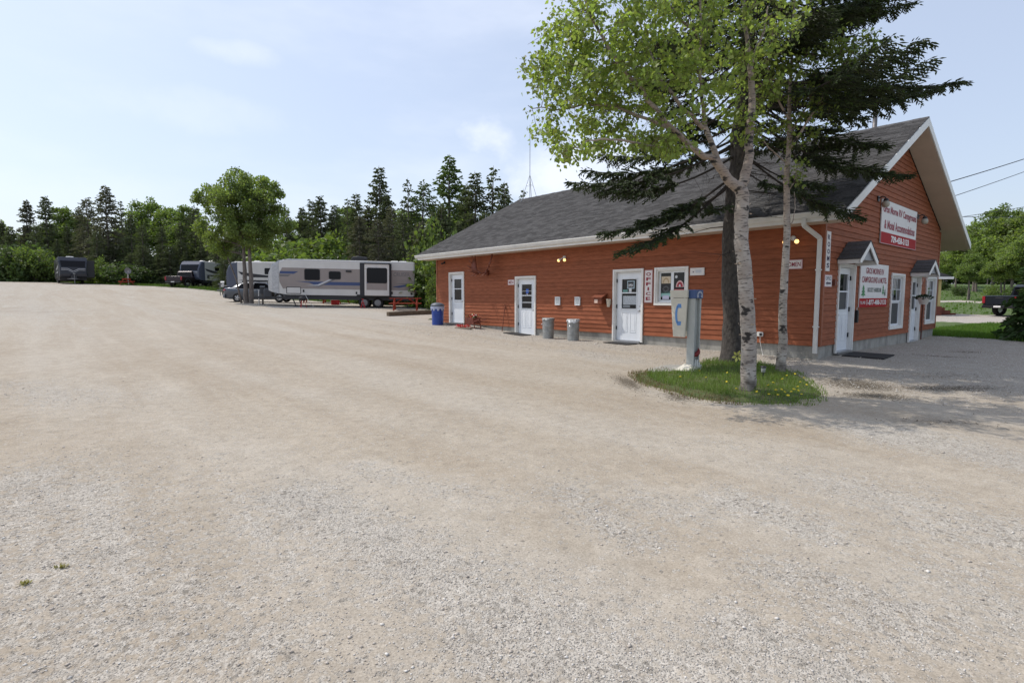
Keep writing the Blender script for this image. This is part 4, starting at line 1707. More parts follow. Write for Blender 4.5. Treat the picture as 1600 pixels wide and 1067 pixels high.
# ------------------------------------------------------------------ things standing about the yard
def ribbed_can(name, label, cat, x, y, h, r, m, group=None, rot=0.0, dents=True):
    T = thing(name, label, cat, on_ground(x, y, -.005), rot, group)
    mb = MB()
    prof = [(r * .90, 0), (r * .92, .015)]
    n = 26
    for i in range(n + 1):
        f = i / n
        prof.append((r * (.92 + .08 * f) + (.006 if i in (8, 17) else 0), .02 + (h - .05) * f))
    prof += [(r * 1.05, h - .03), (r * 1.06, h - .01), (r * 1.04, h), (r * .98, h), (r * .96, h - .03), (r * .90, h * .3), (r * .5, h * .28)]
    mb.lathe(prof, 28)
    mb.build('body', m, T, True)
    return T


zinc = mat('zinc', (.33, .34, .335), .5, .35, noise=(6, .35), bump=(14, .2))
for i, (x, y, lab) in enumerate(((1.22, 18.1, 'grey metal trash can on the gravel nearer the middle door'), (1.97, 17.3, 'grey metal trash can with a pale liner nearer the office door'))):
    T = ribbed_can('trash_can', lab, 'trash can', x, y, .68, .20, zinc, 'grey trash cans by the front wall', i * 1.1)
    for a in (0, math.pi):
        mb = MB()
        mb.tube([(.2 * math.cos(a), .2 * math.sin(a) - .05, .5), (.235 * math.cos(a), .235 * math.sin(a) - .03, .47), (.235 * math.cos(a), .235 * math.sin(a) + .03, .47), (.2 * math.cos(a), .2 * math.sin(a) + .05, .5)], .007, 6)
        mb.build('handle', M_STEEL, T)
    mb = MB()
    n = 40
    rr = [(.205 + .006 * math.sin(k * 2.1) + .003 * math.sin(5.3 * k), .63 + .02 * math.sin(k * 1.3) - (.05 if i else .0) * (math.sin(k * .35) > 0)) for k in range(n)]
    vs = []
    for k in range(n):
        a = 2 * math.pi * k / n
        r1, z1 = rr[k]
        for r2, z2 in ((.185, .66), (.208, .692), (r1 + .012, z1)):
            vs.append((r2 * math.cos(a), r2 * math.sin(a), z2))
    fs = []
    for k in range(n):
        k2 = (k + 1) % n
        for q in range(2):
            fs.append((k * 3 + q, k2 * 3 + q, k2 * 3 + q + 1, k * 3 + q + 1))
    mb.add(vs, fs)
    mb.build('liner', mat('liner_pale', (.50, .51, .52), .35) if i else zinc, T, True)

# blue barrel with a lid and a bag
bx_, by_ = px(684, 506, 22.6)[:2]
T = ribbed_can('trash_barrel', 'blue plastic trash barrel with dark lid at the far corner of the office', 'trash barrel', bx_, by_, .80, .255, mat('blue_plastic', (.025, .065, .30), .4, noise=(5, .2)))
mb = MB()
mb.lathe([(.285, .78), (.29, .80), (.29, .83), (.22, .90), (.10, .935), (.03, .94)], 28)
mb.build('lid', mat('lid_grey', (.10, .115, .14), .5), T, True)
mb = MB()
n = 60
vs, fs = [], []
for k in range(n):
    a = 2 * math.pi * k / n
    w = .012 * math.sin(k * 1.9) + .008 * math.sin(k * 4.1)
    lo = .64 + .05 * math.sin(k * .9) + .03 * math.sin(2.7 * k)
    for r2, z2 in ((.268, .80), (.283 + w, .72), (.268 + w, lo)):
        vs.append((r2 * math.cos(a), r2 * math.sin(a), z2))
for k in range(n):
    k2 = (k + 1) % n
    for q in range(2):
        fs.append((k * 3 + q, k2 * 3 + q, k2 * 3 + q + 1, k * 3 + q + 1))
mb.add(vs, fs)
mb.build('bag', mat('bag_plastic', (.42, .46, .60), .3), T, True)


# door mats
def doormat(label, M, a0, a1, o0, o1, turn=0.0):
    p = M((a0 + a1) / 2, (o0 + o1) / 2, 0)
    c = bw(*p)
    T = tag(bpy.data.objects.new('doormat', None), label, 'doormat', 'dark rubber door mats')
    w, d = (a1 - a0) / 2, (o1 - o0) / 2
    mb = MB()
    nx, ny = 8, 6
    ca, sa = math.cos(BROT + turn), math.sin(BROT + turn)
    vs = []
    for k in (0, 1):
        for j in range(ny + 1):
            for i in range(nx + 1):
                lx, ly = M((i / nx * 2 - 1) * w, (j / ny * 2 - 1) * d, 0)[:2]
                X, Y = c[0] + lx * ca - ly * sa, c[1] + lx * sa + ly * ca
                vs.append((X - c[0], Y - c[1], gz(X, Y) + (.028 if k else -.01)))
    n1 = (nx + 1) * (ny + 1)
    fs = []
    for k in (0, 1):
        for j in range(ny):
            for i in range(nx):
                q = k * n1 + j * (nx + 1) + i
                fs.append((q, q + 1, q + nx + 2, q + nx + 1))
    rim = [i for i in range(nx + 1)] + [(j + 1) * (nx + 1) + nx for j in range(ny)] + [ny * (nx + 1) + i for i in range(nx - 1, -1, -1)] + [j * (nx + 1) for j in range(ny - 1, 0, -1)]
    for a, b in zip(rim, rim[1:] + rim[:1]):
        fs.append((a, b, b + n1, a + n1))
    mb.add(vs, fs)
    o = mb.build('doormat', M_RUBBER, fixn=True)
    o.location = (c[0], c[1], 0)
    bpy.data.objects.remove(T)
    return tag(o, label, 'doormat', 'dark rubber door mats')


doormat('dark rubber mat before the office door', MF, 4.98, 5.85, .12, .62)
doormat('black rubber mat on the gravel before the nearest gable door', MG, 1.0, 2.05, .14, 1.0, .05)
doormat('dark rubber mat before the middle door of the front wall', MF, 9.6, 10.6, .12, .62)
doormat('thin dark mat before the farthest door beside the blue barrel', MF, 13.95, 14.95, .12, .62)

# landscape timber
a_, b_ = gp(606, 494), gp(680, 490.5)
T = thing('timber_beam', 'weathered square timber lying on the gravel left of the blue barrel', 'timber', a_)
mb = MB()
mb.beam((0, 0, .10), tuple(b_ - a_ + np.array([0, 0, .10])), .22, .24)
mb.build('beam', mat('old_timber', (.14, .105, .07), .85, noise=(5, .4), bump=(20, .5)), T, bevel=.02)
# rod leaning on the wall
T = wall_thing('leaning_rod', 'thin rusty rod leaning on the wall left of the middle door', 'rod', MF, 11.15, .25)
mb = MB()
mb.tube([MF(0, .22, .0), MF(0, .13, .55), MF(0.01, .045, 1.05)], .014, 8)
mb.tube([MF(0, .20, .05), MF(.10, .24, -.02)], .012, 6)
mb.build('rod', mat('rust', (.16, .05, .03), .8), T)

# flower cart ornament
c_ = bw(*MF(12.55, .55, 0))
T = thing('flower_cart', 'small red wooden wheelbarrow ornament with flowers by the far door', 'garden ornament', on_ground(c_[0], c_[1]), BROT)
wood = mat('cart_wood', (.20, .06, .04), .75, noise=(12, .4))
mb = MB()
for k in range(5):
    y = -.22 + k * .105
    mb.box((-.16, y, .16), (.16, y + .095, .19))
mb.prism([(-.16, -.24, .18), (-.20, -.24, .42), (-.18, -.24, .42), (-.14, -.24, .18)], (0, .5, 0))
mb.prism([(.16, -.24, .18), (.20, -.24, .42), (.18, -.24, .42), (.14, -.24, .18)], (0, .5, 0))
mb.box((-.17, -.245, .18), (.17, -.22, .40))
mb.build('tray', wood, T, fixn=True)
for sg in (-1, 1):
    mb = MB()
    mb.beam((sg * .13, .42, .10), (sg * .17, -.62, .36), .03, .03)
    mb.beam((sg * .15, -.25, .22), (sg * .16, -.30, .0), .03, .03)
    mb.build('handle', wood, T)
mb = MB()
mb.tube([(0, .40 + .13 * math.cos(a), .13 + .13 * math.sin(a)) for a in np.linspace(0, 6.283, 17)], .018, 6)
for a in np.linspace(0, 3.1416, 4)[:3]:
    mb.tube([(0, .40 - .12 * math.cos(a), .13 - .12 * math.sin(a)), (0, .40 + .12 * math.cos(a), .13 + .12 * math.sin(a))], .009, 5)
mb.build('wheel', wood, T)
for nm, colr, cnt, zz, rr_ in (('foliage', (.035, .07, .02), 120, .44, .2), ('blossom', (.5, .03, .04), 60, .46, .18), ('blossom', (.72, .62, .6), 26, .48, .16)):
    V, F = [], []
    for i in range(cnt):
        c = np.array([(random.random() - .5) * rr_ * 1.7, (random.random() - .5) * rr_ * 2.2 - .0, zz + (random.random() - .5) * .14])
        u, v = norm(np.random.randn(3)) * .032, norm(np.random.randn(3)) * .03
        k = len(V)
        V += [c - u, c + v, c + u, c - v]
        F.append((k, k + 1, k + 2, k + 3))
    obj(nm, np_mesh(nm, V, F, leaf_mat('cart_' + nm + str(cnt), colr, .25)), T)
c_ = bw(*MF(12.3, .95, 0))
T = thing('potted_flowers', 'low tray of red flowers on the gravel before the wheelbarrow ornament', 'flowers', on_ground(c_[0] - .2, c_[1]), BROT + .4)
mb = MB()
mb.box((-.10, -.35, 0), (.10, .35, .05))
mb.build('tray', mat('tray_wood', (.30, .25, .19), .8), T)
V, F = [], []
for i in range(150):
    c = np.array([(random.random() - .5) * .18, (random.random() - .5) * .62, .06 + random.random() * .1])
    u, v = norm(np.random.randn(3)) * .03, norm(np.random.randn(3)) * .028
    k = len(V)
    V += [c - u, c + v, c + u, c - v]
    F.append((k, k + 1, k + 2, k + 3))
obj('blossom', np_mesh('blossom', V, F, MATS['cart_blossom60']), T)

# ------------------------------------------------------------------ pay telephone
pp = gp(1076, 580)
T = thing('phone_pedestal', 'pale pay telephone pedestal with blue handset emblem on the grass edge', 'pay phone', pp, BROT)
cream = mat('phone_cream', (.58, .545, .46), .45, noise=(4, .08))
grey = mat('phone_grey', (.42, .43, .41), .5, noise=(4, .10))
blue = mat('phone_blue', (.045, .085, .21), .4)
ltblue = mat('phone_light_blue', (.10, .24, .52), .4)
mb = MB()
mb.prism([(-.20, -.20, 0), (.24, -.20, 0), (.24, .22, 0), (-.20, .22, 0)], (0, 0, .03))
mb.hexa([(-.18, -.18, .03), (.22, -.18, .03), (.22, .2, .03), (-.18, .2, .03), (-.02, -.06, .14), (.18, -.06, .14), (.18, .10, .14), (-.02, .10, .14)])
mb.build('base', cream, T)
mb = MB()
PH = 1.62
# U shaped column: two flanges and a web, a little wider at the top
def col(x0, x1, y0, y1, z0, z1, k=.06):
    mb.hexa([(x0, y0, z0), (x1, y0, z0), (x1, y1, z0), (x0, y1, z0), (x0 - k * .3, y0, z1), (x1 + k, y0, z1), (x1 + k, y1, z1), (x0 - k * .3, y1, z1)])
col(.0, .025, -.10, .06, .1, PH - .17, 0)
col(.185, .21, -.10, .06, .1, PH - .17, .03)
col(.025, .185, -.05, -.02, .1, PH - .17, .02)
mb.build('column', grey, T, fixn=True)
mb = MB()
mb.box((-.02, -.125, PH - .17), (.26, .06, PH + .005))
mb.build('emblem_block', blue, T, bevel=.012)
mb = MB()
# receiver arch on the blue block
pts = []
c0 = (.12, -.128, PH - .115)
for i in range(13):
    a = math.pi * i / 12
    pts.append((c0[0] + .085 * math.cos(a), -.130, c0[2] + .075 * math.sin(a)))
for i in range(12):
    p, q = np.array(pts[i]), np.array(pts[i + 1])
    mb.beam(p, q, .034, .006, up=(0, 1, 0))
mb.box((.02, -.1325, c0[2] - .035), (.07, -.127, c0[2] + .012))
mb.box((.17, -.1325, c0[2] - .035), (.22, -.127, c0[2] + .012))
mb.build('emblem', mat('emblem_pale', (.40, .42, .50), .4), T)
# hood: two tapered wings, back and top
def wing(x0, x1):
    m_ = MB()
    z0, z1 = .68, PH
    m_.hexa([(x0, .065, z0), (x1, .065, z0), (x1, .33, z0), (x0, .33, z0), (x0, .03, z1 - .16), (x1, .03, z1 - .16), (x1, .40, z1 - .16), (x0, .40, z1 - .16)])
    m_.hexa([(x0 - .006, .02, z1 - .155), (x1 + .006, .02, z1 - .155), (x1 + .006, .41, z1 - .155), (x0 - .006, .41, z1 - .155), (x0 - .006, .02, z1), (x1 + .006, .02, z1), (x1 + .006, .42, z1), (x0 - .006, .42, z1)])
    return m_.build('wing', cream, T, bevel=.008)
wl = wing(-.075, -.035)
wing(.265, .305)
mb = MB()
mb.box((-.034, .08, PH - .03), (.264, .40, PH - .003))
mb.box((-.034, .07, .80), (.264, .095, PH - .035))
mb.build('hood', cream, T)
mb = MB()
mb.box((.02, .10, .86), (.21, .25, 1.40))
mb.build('phone', M_BLACK, T, bevel=.015)
# blue handset printed on the outer face of the left wing
mb = MB()
cc = np.array([-.0765, .225, 1.13])
out_, in_ = [], []
for i in range(17):
    a = R(-58) + R(116) * i / 16
    out_.append(cc + np.array([0, .095 * math.cos(a) - .03, .20 * math.sin(a) / math.sin(R(62))]))
    in_.append(cc + np.array([0, .048 * math.cos(a) - .03, .15 * math.sin(a) / math.sin(R(62))]))
vs, fs = [], []
for i in range(17):
    vs += [out_[i], in_[i]]
for i in range(16):
    fs.append((2 * i, 2 * i + 1, 2 * i + 3, 2 * i + 2))
for sg in (1, -1):
    k = len(vs)
    z0, z1 = sg * .135, sg * .215
    vs += [cc + np.array([0, -.075, z0]), cc + np.array([0, .025, z0]), cc + np.array([0, .012, z1]), cc + np.array([0, -.065, z1])]
    fs.append((k, k + 1, k + 2, k + 3))
mb.add(vs, fs)
o = mb.build('handset_print', ltblue, T)
sol = o.modifiers.new('thick', 'SOLIDIFY')
sol.thickness = .002
sol.offset = 0
# concrete pad
PAD = [gp(*q)[:2] for q in ((1012, 578), (1040, 571), (1082, 571), (1090, 580), (1060, 584), (1018, 583))]
c = np.mean(PAD, 0)
mb = MB()
pts = [(p[0], p[1], gz(p[0], p[1]) - .05) for p in PAD]
mb.prism(pts, (0, 0, .065))
tag(mb.build('concrete_pad', M_CONC, fixn=True), 'low concrete pad under the pay telephone', 'concrete pad')

# ------------------------------------------------------------------ garden ornaments on the island
g_ = gp(1088, 580)
T = thing('bird_stake', 'red cardinal garden ornament on a small white picket stake', 'garden ornament', g_, .2)
mb = MB()
for k, x in enumerate((-.06, -.02, .02, .06, .10)):
    h = .24 - .05 * abs(k - 1.5)
    mb.prism([(x - .014, 0, 0), (x + .014, 0, 0), (x + .014, 0, h), (x, 0, h + .025), (x - .014, 0, h)], (0, .012, 0))
mb.box((-.075, .012, .08), (.115, .02, .105))
mb.build('picket', M_WHITE, T, fixn=True)
mb = MB()
mb.tube([(0, .02, 0), (0, .02, .30)], .008, 6)
mb.build('stake', M_STEEL, T)
mb = MB()
mb.tube([(-.10, .02, .27), (-.05, .02, .31), (.0, .02, .335), (.04, .02, .37), (.06, .02, .405), (.075, .02, .41)], [.012, .03, .046, .042, .032, .008], 10)
mb.tube([(.05, .02, .42), (.035, .02, .47)], [.024, .004], 8)
mb.build('bird', mat('cardinal_red', (.20, .02, .02), .5), T, True)
s_ = gp(1192, 595)
for (q, lab) in (((1192, 595), 'dark solar garden lamp on a stake between the two birches'),):
    p = gp(*q)
    T = thing('solar_lamp', lab, 'garden lamp', p)
    mb = MB()
    mb.lathe([(.004, -.02), (.010, .05), (.010, .16)], 8)
    mb.build('stake', M_BLACK, T)
    mb = MB()
    mb.lathe([(.028, .15), (.034, .16), (.040, .235), (.036, .24)], 14)
    mb.build('lens', mat('lamp_clear', (.30, .31, .30), .15), T, True)
    mb = MB()
    mb.lathe([(.050, .236), (.052, .245), (.045, .262), (.02, .27)], 14)
    mb.build('cap', M_BLACK, T, True)
p = gp(1151, 583)
T = thing('garden_flower', 'yellow flower ornament leaning against the spruce trunk', 'garden ornament', p)
mb = MB()
mb.tube([(0, 0, 0), (.01, .0, .18), (.0, 0, .32)], .006, 6)
mb.build('stem', mat('stem_green', (.06, .12, .03), .6), T)
mb = MB()
for k in range(6):
    a = k * 1.047 + .2
    d = np.array([math.cos(a), -.25, math.sin(a)])
    e = np.array([-math.sin(a), 0, math.cos(a)])
    c = np.array([0, 0, .33])
    mb.prism([c + d * .015, c + d * .07 + e * .028, c + d * .12, c + d * .07 - e * .028], (0, .006, 0))
mb.build('petals', mat('petal_yellow', (.55, .52, .12), .5), T, fixn=True)


# ------------------------------------------------------------------ grass
def blades(name, X, Y, hmin, hmax, wd, m, label, bend=.5, dz=0.0):
    n = len(X)
    Z = terrain(X, Y) + dz
    h = hmin + (hmax - hmin) * rng.random(n) ** 1.5
    a = rng.random(n) * 6.28
    la = rng.random(n) * 6.28
    b = bend * h * rng.random(n)
    w = wd * (.6 + .8 * rng.random(n))
    P = np.zeros((n, 5, 3))
    ca, sa = np.cos(a), np.sin(a)
    lx, ly = np.cos(la) * b, np.sin(la) * b
    for k, (ww, hh, bb) in enumerate(((-1, -.05, 0), (1, -.05, 0), (.75, .55, .3), (-.75, .55, .3), (0, 1, 1))):
        P[:, k, 0] = X + ca * ww * w + lx * bb
        P[:, k, 1] = Y + sa * ww * w + ly * bb
        P[:, k, 2] = Z + hh * h
    idx = np.arange(n) * 5
    tri = np.array([(0, 1, 2), (0, 2, 3), (3, 2, 4)])
    F = (tri[None] + idx[:, None, None]).reshape(-1, 3)
    o = obj(name, np_mesh(name, P.reshape(-1, 3), F, m))
    return tag(o, label, 'grass', kind='stuff')


GM = leaf_mat('grass_blade', (.140, .195, .052), .4, .4, .5, (1.3, 1.4, .6), 1.5)
lo, hi = ISLE.min(0), ISLE.max(0)
n = 52000
X = lo[0] + (hi[0] - lo[0]) * rng.random(n)
Y = lo[1] + (hi[1] - lo[1]) * rng.random(n)
# ragged edge: shrink test points toward the middle by a random bit
cen = ISLE.mean(0)
sh = 1 + .20 * rng.random(n) ** 2 - .06
ok = inside([tuple(p) for p in ISLE], cen[0] + (X - cen[0]) * sh, cen[1] + (Y - cen[1]) * sh)
ok &= ~inside([tuple(p) for p in PAD], X, Y)
edge = ~inside([tuple(p) for p in ISLE], cen[0] + (X - cen[0]) * 1.22, cen[1] + (Y - cen[1]) * 1.22)
left = (X < 3.2) & edge
ok &= ~(left & (rng.random(n) < .75))
ok &= ~(edge & (rng.random(n) < .45))
patch = np.sin(X * 5.1 + 1.3 * np.sin(Y * 3.7)) * np.sin(Y * 4.3 + 1.1 * np.sin(X * 2.9 + 1)) + .35 * np.sin(X * 11 + Y * 9)
ok &= ~((patch < -.55) & (rng.random(n) < .8))
ok &= ~((np.hypot(X - 3.69, Y - 8.35) < .3) & (rng.random(n) < .7)) & ~((np.hypot(X - 4.97, Y - 12.0) < .5) & (rng.random(n) < .7)) & ~((np.hypot(X - 5.29, Y - 10.5) < .25) & (rng.random(n) < .7))
blades('grass', X[ok], Y[ok], .02, np.where(edge, .075, .15)[ok], .0042, GM, 'short green grass of the island around the three trees')
dry = np.where(left & inside([tuple(p) for p in ISLE], cen[0] + (X - cen[0]) * .96, cen[1] + (Y - cen[1]) * .96) & (rng.random(n) < .35))[0]
blades('dry_grass', X[dry], Y[dry], .02, .08, .0042, leaf_mat('dry_blade', (.20, .15, .07), .3, .3, .6, (1.1, 1.05, .8), 1.5), 'dry brown grass along the left edge of the island')
# soil of the island
mb = MB()
pts = [(p[0], p[1], gz(p[0], p[1])) for p in ISLE]
ring = []
for sc_ in (1.04, .8, .4):
    ring.append([(cen[0] + (p[0] - cen[0]) * sc_, cen[1] + (p[1] - cen[1]) * sc_) for p in ISLE])
vs, fs = [], []
k = len(ISLE)
for q, rg in enumerate(ring):
    for p in rg:
        vs.append((p[0], p[1], gz(*p) + (-.012, .022, .035)[q]))
vs.append((cen[0], cen[1], gz(*cen) + .04))
for q in range(2):
    for i in range(k):
        fs.append((q * k + i, q * k + (i + 1) % k, (q + 1) * k + (i + 1) % k, (q + 1) * k + i))
for i in range(k):
    fs.append((2 * k + i, 2 * k + (i + 1) % k, 3 * k))
mb.add(vs, fs)
o = mb.build('grass_island', mat('island_soil', (.10, .085, .04), .95, noise=(5, .5), col2=(.06, .10, .025), coord='World', bump=(30, .6)), smooth=True, fixn=True)
tag(o, kind='structure')
# dandelions
dm, dst = None, None
head = MB()
head.lathe([(.004, -.006), (.016, 0), (.019, .005), (.012, .009), (.004, .010)], 10)
hm_ = head.mesh('flower_head', mat('dandelion_yellow', (.72, .56, .03), .6), True)
stm = MB()
stm.tube([(0, 0, -.12), (.004, .002, -.05), (0, 0, -.003)], .0025, 5)
sm_ = stm.mesh('stem', MATS['stem_green'])
spots = [(1063, 597), (1135, 606), (1103, 600), (1150, 617), (1200, 612), (1212, 619), (1221, 619), (1226, 624), (1236, 622), (1201, 628), (1240, 618), (1256, 600), (1229, 596), (1242, 594), (1171, 590), (1222, 601), (1247, 622), (1252, 625), (1182, 622), (1215, 627), (1231, 629), (1136, 590), (1093, 588), (1246, 615), (1260, 612), (1208, 607), (1250, 606)]
for i, q in enumerate(spots):
    p = gp(*q)
    T = thing('dandelion', 'yellow dandelion flower in the grass of the island', 'dandelion', (p[0], p[1], p[2] + .085 + .03 * random.random()), random.random() * 6, 'dandelions in the island grass')
    h = obj('flower_head', hm_, T)
    h.rotation_euler = (random.uniform(-.5, .5), random.uniform(-.5, .5), 0)
    h.scale = (1, 1, 1) if i % 5 else (1.25, 1.25, 1.25)
    obj('stem', sm_, T)
# lawn strip beyond the gable
n = 60000
tt = 10.9 + 11.5 * rng.random(n)
ss = -6 + 8 * rng.random(n) - (tt - 11) * .2
P = CB[None] + tt[:, None] * U2 + ss[:, None] * U1
X, Y = P[:, 0], P[:, 1]
ok = ~inside(LOT, X, Y) & ~inside(DRIVE, X, Y)
blades('lawn_grass', X[ok], Y[ok], .05, .16, .012, leaf_mat('lawn_blade', (.10, .175, .03), .4, .3, .5, (1.2, 1.3, .6), .6), 'mown grass strip between the gable gravel and the pale drive')
n = 9000
tt = 29.3 + 40 * rng.random(n)
ss = -25 + 50 * rng.random(n)
P = CB[None] + tt[:, None] * U2 + ss[:, None] * U1
X, Y = P[:, 0], P[:, 1]
ok = ~inside(PATH, X, Y) & ~inside(DRIVE, X, Y)
blades('lawn_grass', X[ok], Y[ok], .06, .2, .05, MATS['lawn_blade'], 'far lawn beyond the pale drive')
# rough grass along the edge of the wood and tufts on the lot
n = 14000
tq = rng.random(n)
edge_pts = np.array(LOT[:13], float)
seg = np.minimum((tq * 12).astype(int), 11)
fr = rng.random(n)
P = edge_pts[seg] + (edge_pts[seg + 1] - edge_pts[seg]) * fr[:, None] + rng.normal(0, 1, (n, 2)) * 1.3 + np.array([.6, .9])
ok = ~inside(LOT, P[:, 0] - .2, P[:, 1] - .3)
blades('verge_grass', P[ok, 0], P[ok, 1], .08, .3, .04, leaf_mat('verge_blade', (.085, .135, .03), .4, .35, .5, (1.2, 1.3, .6), .6), 'rough grass along the far edge of the gravel')
for q, lab in (((95, 887), 'small green tuft growing in the gravel, farther of two'), ((40, 912), 'small green tuft growing in the gravel, nearer of two')):
    p = gp(*q)
    V, F = [], []
    for i in range(26):
        a = random.random() * 6.28
        L = .010 + .020 * random.random()
        d = np.array([math.cos(a) * L, math.sin(a) * L, .008 + .014 * random.random()])
        e = np.array([-math.sin(a), math.cos(a), 0]) * .005
        b = np.array([random.uniform(-.02, .02), random.uniform(-.015, .015), 0])
        k = len(V)
        V += [b - e * .4, b + d * .6 + e, b + d, b + d * .6 - e]
        F.append((k, k + 1, k + 2, k + 3))
    o = obj('weed_tuft', np_mesh('weed_tuft', V, F, leaf_mat('weed', (.24, .22, .08), .3)), None, p)
    tag(o, lab, 'weed')
# ------------------------------------------------------------------ trailers, cars, tables
def loft(mb, secs, mi=0):
    "secs: list of (x, zb, zt, half width, corner radius)"
    rings = []
    for x, zb, zt, hw, r in secs:
        r = min(r, hw * .9, (zt - zb) * .45)
        pts = [(x, -hw, zb), (x, hw, zb), (x, hw, zt - r)]
        for a in (30, 60):
            pts.append((x, hw - r + r * math.cos(R(a)), zt - r + r * math.sin(R(a))))
        pts += [(x, hw - r, zt), (x, -hw + r, zt)]
        for a in (60, 30):
            pts.append((x, -hw + r - r * math.cos(R(a)), zt - r + r * math.sin(R(a))))
        pts.append((x, -hw, zt - r))
        rings.append(pts)
    n = len(rings[0])
    vs = [p for rg in rings for p in rg]
    fs = []
    for i in range(len(rings) - 1):
        for j in range(n):
            j2 = (j + 1) % n
            fs.append((i * n + j, i * n + j2, (i + 1) * n + j2, (i + 1) * n + j))
    fs.append(tuple(range(n))[::-1])
    fs.append(tuple(range((len(rings) - 1) * n, len(rings) * n)))
    mb.add(vs, fs, mi)


def wheel(T, x, y, r, w=.22, out=-1, rimcol=None):
    "wheel with its tread; out is the side its face looks to"
    mb = MB()
    prof = [(r * .62, -w / 2), (r * .92, -w / 2), (r, -w * .36), (r, w * .36), (r * .92, w / 2), (r * .62, w / 2), (r * .60, 0)]
    vs, fs = [], []
    n = 24
    for (q, d) in prof:
        for j in range(n):
            a = 2 * math.pi * j / n
            vs.append((x + q * math.cos(a), y + d, r + q * math.sin(a)))
    for i in range(len(prof)):
        for j in range(n):
            j2, i2 = (j + 1) % n, (i + 1) % len(prof)
            fs.append((i * n + j, i * n + j2, i2 * n + j2, i2 * n + j))
    mb.add(vs, fs)
    o = mb.build('wheel', M_RUBBER, T, True, fixn=True)
    mb = MB()
    yo = y + out * w * .36
    mb.tube([(x, y - out * w * .2, r), (x, yo, r), (x, yo + out * .01, r)], [r * .62, r * .62, r * .5], 24)
    for k in range(5):
        a = k * 1.2566
        mb.beam((x + r * .12 * math.cos(a), yo + out * .02, r + r * .12 * math.sin(a)), (x + r * .55 * math.cos(a), yo + out * .012, r + r * .55 * math.sin(a)), .07, .03, up=(0, 1, 0))
    mb.tube([(x, yo, r), (x, yo + out * .04, r)], r * .16, 12)
    mb.build('rim', rimcol or M_STEEL, o)
    return o


def panel(T, name, pts, th, m, parent=None, y=0.0, out=-1):
    "flat panel on a side face, pts = (x, z)"
    mb = MB()
    mb.prism([(x, y, z) for x, z in pts], (0, out * th, 0))
    return mb.build(name, m, parent or T, fixn=True)


def rrect(x0, x1, z0, z1, r=.06):
    pts = []
    for cx_, cz_, a0 in ((x1 - r, z1 - r, 0), (x0 + r, z1 - r, 90), (x0 + r, z0 + r, 180), (x1 - r, z0 + r, 270)):
        for a in (0, 30, 60, 90):
            pts.append((cx_ + r * math.cos(R(a0 + a)), cz_ + r * math.sin(R(a0 + a))))
    return pts


RV_W = mat('rv_white', (.60, .58, .55), .35, noise=(1.5, .08))
RV_T = mat('rv_taupe', (.28, .24, .222), .4, noise=(1.5, .08))
RV_DK = mat('rv_dark', (.03, .03, .035), .5)
RV_BL = mat('rv_blue', (.045, .07, .17), .4)
RV_GL = mat('rv_window', (.006, .006, .008), .08, spec=.2)
RV_PL = mat('rv_plate', (.42, .42, .43), .35, .5, noise=(9, .25), bump=(40, .4))


